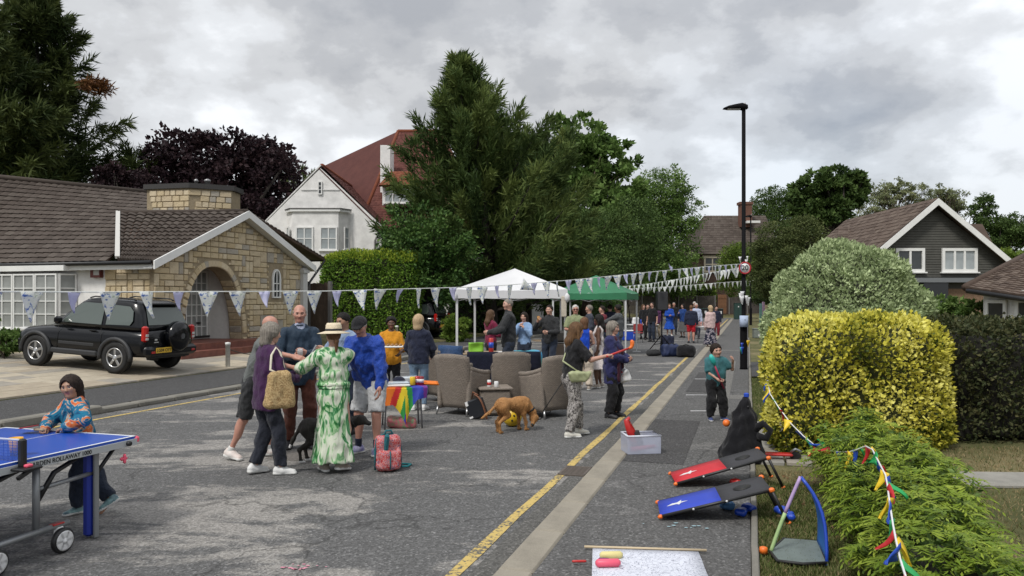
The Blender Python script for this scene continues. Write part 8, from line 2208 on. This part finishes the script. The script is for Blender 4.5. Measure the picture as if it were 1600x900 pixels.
for i,(px,py,m_c,lab)in enumerate(((1137,795,mat('bag_light_blue',(.10,.25,.5),.8),'pale blue bean bag under the edge of the blue board'),(1158,805,BLUEP,'left blue bean bag of the pair near the blue board'),(1170,799,BLUEP,'right blue bean bag of the pair near the blue board'),(1222,803,BLUEP,'blue bean bag on the grass behind the blue board legs'),(1232,812,BLUEP,'blue bean bag on the grass by the foot of the blue board'),(1150,758,REDP,'red bean bag lying under the red board'))):
 t_=thing('bean_bag',lab,'bean bag',tuple(G(px,py,.09)),i*1.1,'bean bags around the toss boards');sdf_obj('bag',BB(i),(-.1,-.1,-.03),(.1,.1,.1),.011,m_c,t_)
jp=G(1163,720,.085)
t_=thing('coat','black coat draped over a scooter handle on the pavement','coat',tuple(jp),R(-20));t_.scale=(1.1,1.1,1.12)
def coat(Q):
 d=seg(Q,(-.03,0,.04),(.0,0,.42),.20,.105,(1,0,0),1.15);d=smin(d,seg(Q,(.0,0,.42),(.02,0,.62),.085,.035),.05);d=smin(d,seg(Q,(.02,0,.60),(-.10,0,.48),.03,.035),.04)
 an=np.arctan2(Q[:,1],Q[:,0]);d=d+.014*np.sin(an*6+5*Q[:,2])*np.clip(1.1-Q[:,2]*1.4,.2,1)+wrinkle(Q,5,.012,.14)
 return np.maximum(d,.0-Q[:,2])
sdf_obj('cloth',coat,(-.4,-.35,-.03),(.4,.35,.75),.016,CC('black_coat',(.006,.006,.008),.2,.5),t_)
m_=MB();m_.tube([(.10,-.05,.33),(.19,-.09,.40),(.26,-.1,.34),(.22,-.1,.26),(.13,-.08,.27)],[.045,.036,.032,.036,.04],0,8);m_.build('hood',CC('black_coat',(.006,.006,.008)),t_);m_=MB();m_.box((.02,0,.665),(.05,.03,.05),0,bevel=.01);m_.build('tag',BLUEP,t_)
t_=thing('toy_ball','orange ball peeping out from the left of the black coat','ball',tuple(jp+V3(-.19,.05,.42)));m_=MB();m_.lathe([(.042*math.sin(a),-.042*math.cos(a))for a in np.linspace(.02,3.12,10)],n=14);m_.build('ball',ORP,t_)
t_=thing('scooter','red childrens scooter standing under the black coat','scooter',tuple(jp+V3(.04,.02,0)),R(-12));m_=MB();m_.box((.24,0,.085),(.5,.11,.03),0,bevel=.012);m_.build('deck',REDP,t_)
for x in(-.04,.52):m_=MB();m_.lathe([(.03,-.014),(.06,-.014),(.062,0),(.06,.014),(.03,.014)],(x,0,.062),(0,1,0),16);m_.build('wheel',TYRE,t_)
m_=MB();m_.tube([(-.02,0,.08),(.0,0,.64)],.015,0,6);m_.tube([(0,-.1,.62),(0,.1,.62)],.013,0,6);m_.build('handlebar',BLACKP,t_);m_=MB();m_.tube([(.47,0,.11),(.52,0,.15),(.58,0,.12)],.018,0,6);m_.build('mudguard',STEEL,t_)
ga,gb=G(1203,866,.09),G(1292,884,.09);ap_=P(1251,745,5.45)
t_=thing('toy_goal','small folding pop up goal with blue side and dark mesh base on the grass','goal',tuple(ga));O_=ga
bp_=[ga,G(1225,846,.09),G(1278,850,.09),gb,G(1255,886,.09),G(1215,881,.09)]
m_=MB();m_.prism([p-O_+V3(0,0,.02)for p in bp_],V3(0,0,.006));m_.build('base',mat('grey_green_mesh',(.13,.16,.15),.6,var=.15,vscale=9),t_);m_=MB();m_.tube([p-O_+V3(0,0,.02)for p in bp_]+[bp_[0]-O_+V3(0,0,.02)],.012,0,6);m_.build('rim',INK,t_)
def arc_(a,b_,bul,s):return a+(b_-a)*s+np.array(bul)*math.sin(math.pi*s)
m_=MB();m_.tube([arc_(ga,ap_,(.0,0,.02),s)-O_ for s in np.linspace(0,.5,7)],.014,0,6);m_.build('pole',mat('lime_pole',(.35,.5,.22),.6),t_);m_=MB();m_.tube([arc_(ga,ap_,(.0,0,.02),s)-O_ for s in np.linspace(.5,1,7)],.013,0,6);m_.build('pole',mat('lilac_pole',(.42,.30,.52),.6),t_)
q2=G(1276,851,.09)
m_=MB();m_.slab(lambda s,q:arc_(ap_,gb,(.06,0,.05),s)*(1-q)+q*arc_(ap_,q2,(.05,0,.03),s)-O_,(1,0,.2),.008,10,4);m_.build('side_panel',mat('goal_blue',(.01,.12,.42),.6,var=.1),t_);m_=MB();m_.tube([arc_(ap_,gb,(.06,0,.05),s)-O_ for s in np.linspace(0,1,9)],.012,0,6);m_.build('pole',BLUEP,t_)
t_=thing('orange_cap','small orange plastic cap on the grass beside the toy goal','toy',tuple(G(1193,864,.1)));m_=MB();m_.lathe([(.03,0),(.028,.04),(.015,.045),(0,.045)],n=12);m_.build('cap',ORP,t_)
cpz=G(1001,706,.085);t_=thing('crate','clear plastic crate of red and pink toys on the kerb','crate',tuple(cpz),R(8));CLP=mat('clear_crate_plastic',(.52,.55,.66),.2,alpha=.5)
for c,s_ in(((0,-.15,.11),(.40,.008,.21)),((0,.15,.11),(.40,.008,.21)),((-.20,0,.11),(.008,.29,.21)),((.20,0,.11),(.008,.29,.21)),((0,0,.008),(.39,.29,.01))):m_=MB();m_.box(c,s_);m_.build('panel',CLP,t_)
m_=MB();m_.tube([(-.2,-.15,.215),(.2,-.15,.215),(.2,.15,.215),(-.2,.15,.215),(-.2,-.15,.215)],.012,0,5);m_.build('rim',mat('crate_rim',(.58,.60,.68),.3),t_)
for lab,pth,r,m_c in(('red toy gun sticking up out of the clear crate',[(-.06,.02,.06),(-.12,.02,.26),(-.17,.02,.38),(-.13,.02,.41)],[.05,.055,.035,.02],REDP),('dark grey toy leaning inside the clear crate',[(0,.03,.04),(-.06,.0,.25)],[.06,.04],CHAR),('pink toy bat lying in the clear crate',[(-.15,-.10,.05),(.15,-.09,.08)],[.03,.025],PINKP)):
 q_=thing('toy',lab,'toy',tuple(cpz),R(8));m_=MB();m_.tube(pth,r,0,8);m_.build('toy',m_c,q_)
k=NT('line_drawing_paper',.8,.3);w1_=k.noise(k.vec(),7,3,.5,1.5);w2_=k.noise(k.vec(loc=(5,2,0)),14,3,.5,2.0);f1=k.math('PINGPONG',k.math('MULTIPLY',w1_,9),.5);f2=k.math('PINGPONG',k.math('MULTIPLY',w2_,5),.5)
k.color(k.mix(1.0,k.ramp(f1,[(.0,(.22,.23,.28)),(.09,(.56,.58,.66)),(.13,(.63,.65,.72))]),k.ramp(f2,[(.0,(.42,.42,.48)),(.10,(1,1,1))]),'MULTIPLY'))
pa,pbb=G(926,858,.092),G(1091,863,.092);xa=nrmv(pbb-pa);pw=np.linalg.norm(pbb-pa)
t_=thing('poster','large white sheet of line drawings to colour in on the pavement','poster',tuple(pa),math.atan2(xa[1],xa[0]));m_=MB();m_.slab(lambda s,q:V3(pw*s-.02*q,-1.05*q,.006*math.sin(9*q)**2+.004),(0,0,1),.003,6,10);m_.build('sheet',k.m,t_);m_=MB();m_.tube([(-.06,.012,.012),(pw+.06,.012,.012)],.010,0,6);m_.build('batten',mat('pale_batten',(.52,.42,.28),.7),t_)
for nm,lab,px,py,L_,r,m_c,cat in(('pencil_case','pink pencil case on the white colouring sheet',950,886,.17,.028,PINKP,'pencil case'),('pencil_case','pale yellow pencil case on the white colouring sheet',955,873,.16,.026,mat('pale_yellow',(.66,.58,.25),.6),'pencil case'),('marker_pen','red marker pen lying left of the colouring sheet',905,879,.10,.009,REDP,'pen'),('marker_pen','dark purple pens between the two pencil cases',944,877,.08,.012,mat('purple_pen',(.12,.02,.12),.5),'pen')):
 q_=thing(nm,lab,cat,tuple(G(px,py,.10)+V3(0,0,r)),R(rnd.uniform(-12,5)));m_=MB();m_.tube([(-L_/2,0,0),(-L_*.4,0,0),(L_*.4,0,0),(L_/2,0,0)],[r*.5,r,r,r*.5],0,10);m_.build('case',m_c,q_)
dp=S(uof(G(896,737)),-.20,.006);t_=thing('drain_grate','iron drain grate in the gutter beside the kerb','drain',tuple(dp),STREET);t_.scale=(.85,.8,1);IRON=mat('worn_iron',(.12,.10,.085),.7,.2,var=.3,vscale=20)
m_=MB();m_.box((0,0,-.001),(.50,.36,.004));m_.build('pit',INK,t_);m_=MB();[m_.box((0,y,.004),(.50,.03,.014))for y in(-.17,.17)];[m_.box((x,0,.004),(.03,.37,.014))for x in(-.25,.25)];m_.build('frame',IRON,t_)
bmz=MB().box((0,0,0),(.022,.31,.01)).mesh('bar',IRON)
for i in range(11):link('bar',bmz,t_,(-.21+i*.042,0,.006))
for px,py,w,m_c in((478,884,.16,mat('pink_chalk',(.62,.25,.33),.9)),(462,888,.08,mat('pink_chalk',(.62,.25,.33),.9)),(1075,822,.2,mat('pale_blue_chalk',(.30,.45,.50),.9,var=.3,vscale=40))):
 p=G(px,py,.006 if px<600 else.092);m_=MB();g_=random.Random(px)
 for i in range(9):x,y=g_.gauss(0,w*.5),g_.gauss(0,w*.25);r=g_.uniform(.008,.022);m_.add([(x+r*math.cos(a),y+.6*r*math.sin(a),0)for a in(0,1,2.1,3.1,4.2,5.2)],[(0,1,2,3,4,5)])
 tag(m_.build('chalk_mark',m_c,None,tuple(p)),kind='structure')
rdm=G(432,712,.004);tag(link('road_cover',MB().box((0,0,0),(.62,.5,.004)).mesh('road_cover',mat('worn_manhole',(.17,.155,.14),.7,.2,var=.45,vscale=28)),None,tuple(rdm+V3(.25,.05,0)),(0,0,STREET)),kind='structure')
# speaker, bags and far tables
sp=G(1034,553);t_=thing('speaker_stand','black tripod speaker stand on the road beside the pile of bags','stand',tuple(sp));m_=MB();m_.tube([(0,0,.35),(0,0,1.55)],.025,0,8);m_.build('pole',LP,t_)
for a in(.4,2.5,4.4):m_=MB();m_.tube([(0,0,.68),(math.cos(a)*.58,math.sin(a)*.58,.02)],.018,0,6);m_.tube([(0,0,.38),(math.cos(a)*.32,math.sin(a)*.32,.32)],.012,0,6);m_.build('leg',LP,t_)
t_=thing('speaker','black loudspeaker on the tripod stand','speaker',(sp[0],sp[1],1.55));m_=MB();m_.box((0,0,.34),(.40,.36,.68),0,bevel=.03,top=.95);m_.build('cabinet',BLACKP,t_);m_=MB();m_.box((-.0,-.182,.34),(.34,.012,.6),0);m_.build('grille',mat('speaker_grille',(.025,.025,.028),.7),t_)
for px,py,hx,hz,m_c,lab in((1022,556,.28,.10,CHAR,'low black kit bag left of the bag pile by the speaker stand'),(1047,557,.32,.21,mat('navy_kit_bag',(.012,.022,.07),.7,var=.2),'navy kit bag in the middle of the bag pile'),(1072,558,.30,.20,BLK,'black rounded kit bag right of the bag pile'),(1042,540,.26,.22,NAVY,'dark rucksack behind the navy kit bag')):
 p=G(px,py);t_=thing('kit_bag',lab,'bag',tuple(p),R(rnd.uniform(-15,15)));sdf_obj('bag',bagfn(int(px),hx,.2,hz,.12),(-hx-.1,-.35,-.05),(hx+.1,.35,hz*2+.15),.03,m_c,t_);m_=MB();m_.tube([(-.15,-.12,hz*1.9),(0,-.14,hz*2.2),(.15,-.12,hz*1.9)],.014,0,5);m_.build('handle',INK,t_)
for px,py,Y,lab in((1003,530,37.0,'far snack table with white bags and a blue box beyond the green gazebo'),(1098,535,33.4,'far white table with red party things by the blonde woman in pink')):
 p=G(px,py);trestle(lab,(p[0],p[1],0),1.5 if px<1050 else.85,.7,.74,R(12),WHP)
p=G(1003,530)
for dx,dz,s_,m_c,lab in((-.35,.74,.34,WHP,'left white carrier bag on the far snack table'),(.38,.74,.36,WHP,'right white carrier bag on the far snack table'),(.02,.74,.26,BLUEP,'blue box between two white bags on the far snack table')):
 t_=thing('bag' if m_c is WHP else 'box',lab,'bag' if m_c is WHP else 'box',(p[0]+dx,p[1]-.1,dz));sdf_obj('bag',bagfn(int(dx*50+60),s_/2,.14,s_/2,.07),(-.4,-.3,-.05),(.4,.3,.6),.035,m_c,t_)
p=G(1098,535)
for dx,lab in((-.2,'left red party box on the far white table'),(.15,'right red party box on the far white table')):t_=thing('box',lab,'box',(p[0]+dx,p[1]-.1,.742));m_=MB();m_.box((0,0,.1),(.26,.2,.2),0,bevel=.02);m_.build('box',mat('party_red',(.35,.02,.02),.6,col2=(.6,.5,.45),vscale=14),t_)
t_=thing('plastic_chair','dark red plastic chair in front of the far snack table','chair',tuple(G(997,535)),R(80));m_=MB();m_.box((0,0,.44),(.42,.44,.04),0,bevel=.015);m_.build('seat',mat('dark_red_plastic',(.26,.03,.03),.5),t_);m_=MB();m_.box((-.2,0,.68),(.04,.42,.34),0,bevel=.02);m_.build('backrest',MATS['dark_red_plastic'],t_)
for sx in(-.18,.18):
 for sy in(-.18,.18):m_=MB();m_.tube([(sx,sy,.43),(sx*1.15,sy*1.15,0)],.013,0,5);m_.build('leg',STEEL,t_)
t_=thing('cool_box','bright blue cool box under the edge of the green gazebo','cool box',tuple(G(982,532)+V3(0,0,0)));m_=MB();m_.box((0,0,.22),(.62,.4,.44),0,bevel=.04);m_.build('box',BLUEP,t_);m_=MB();m_.box((0,0,.47),(.64,.42,.06),0,bevel=.02);m_.build('lid',WHP,t_)
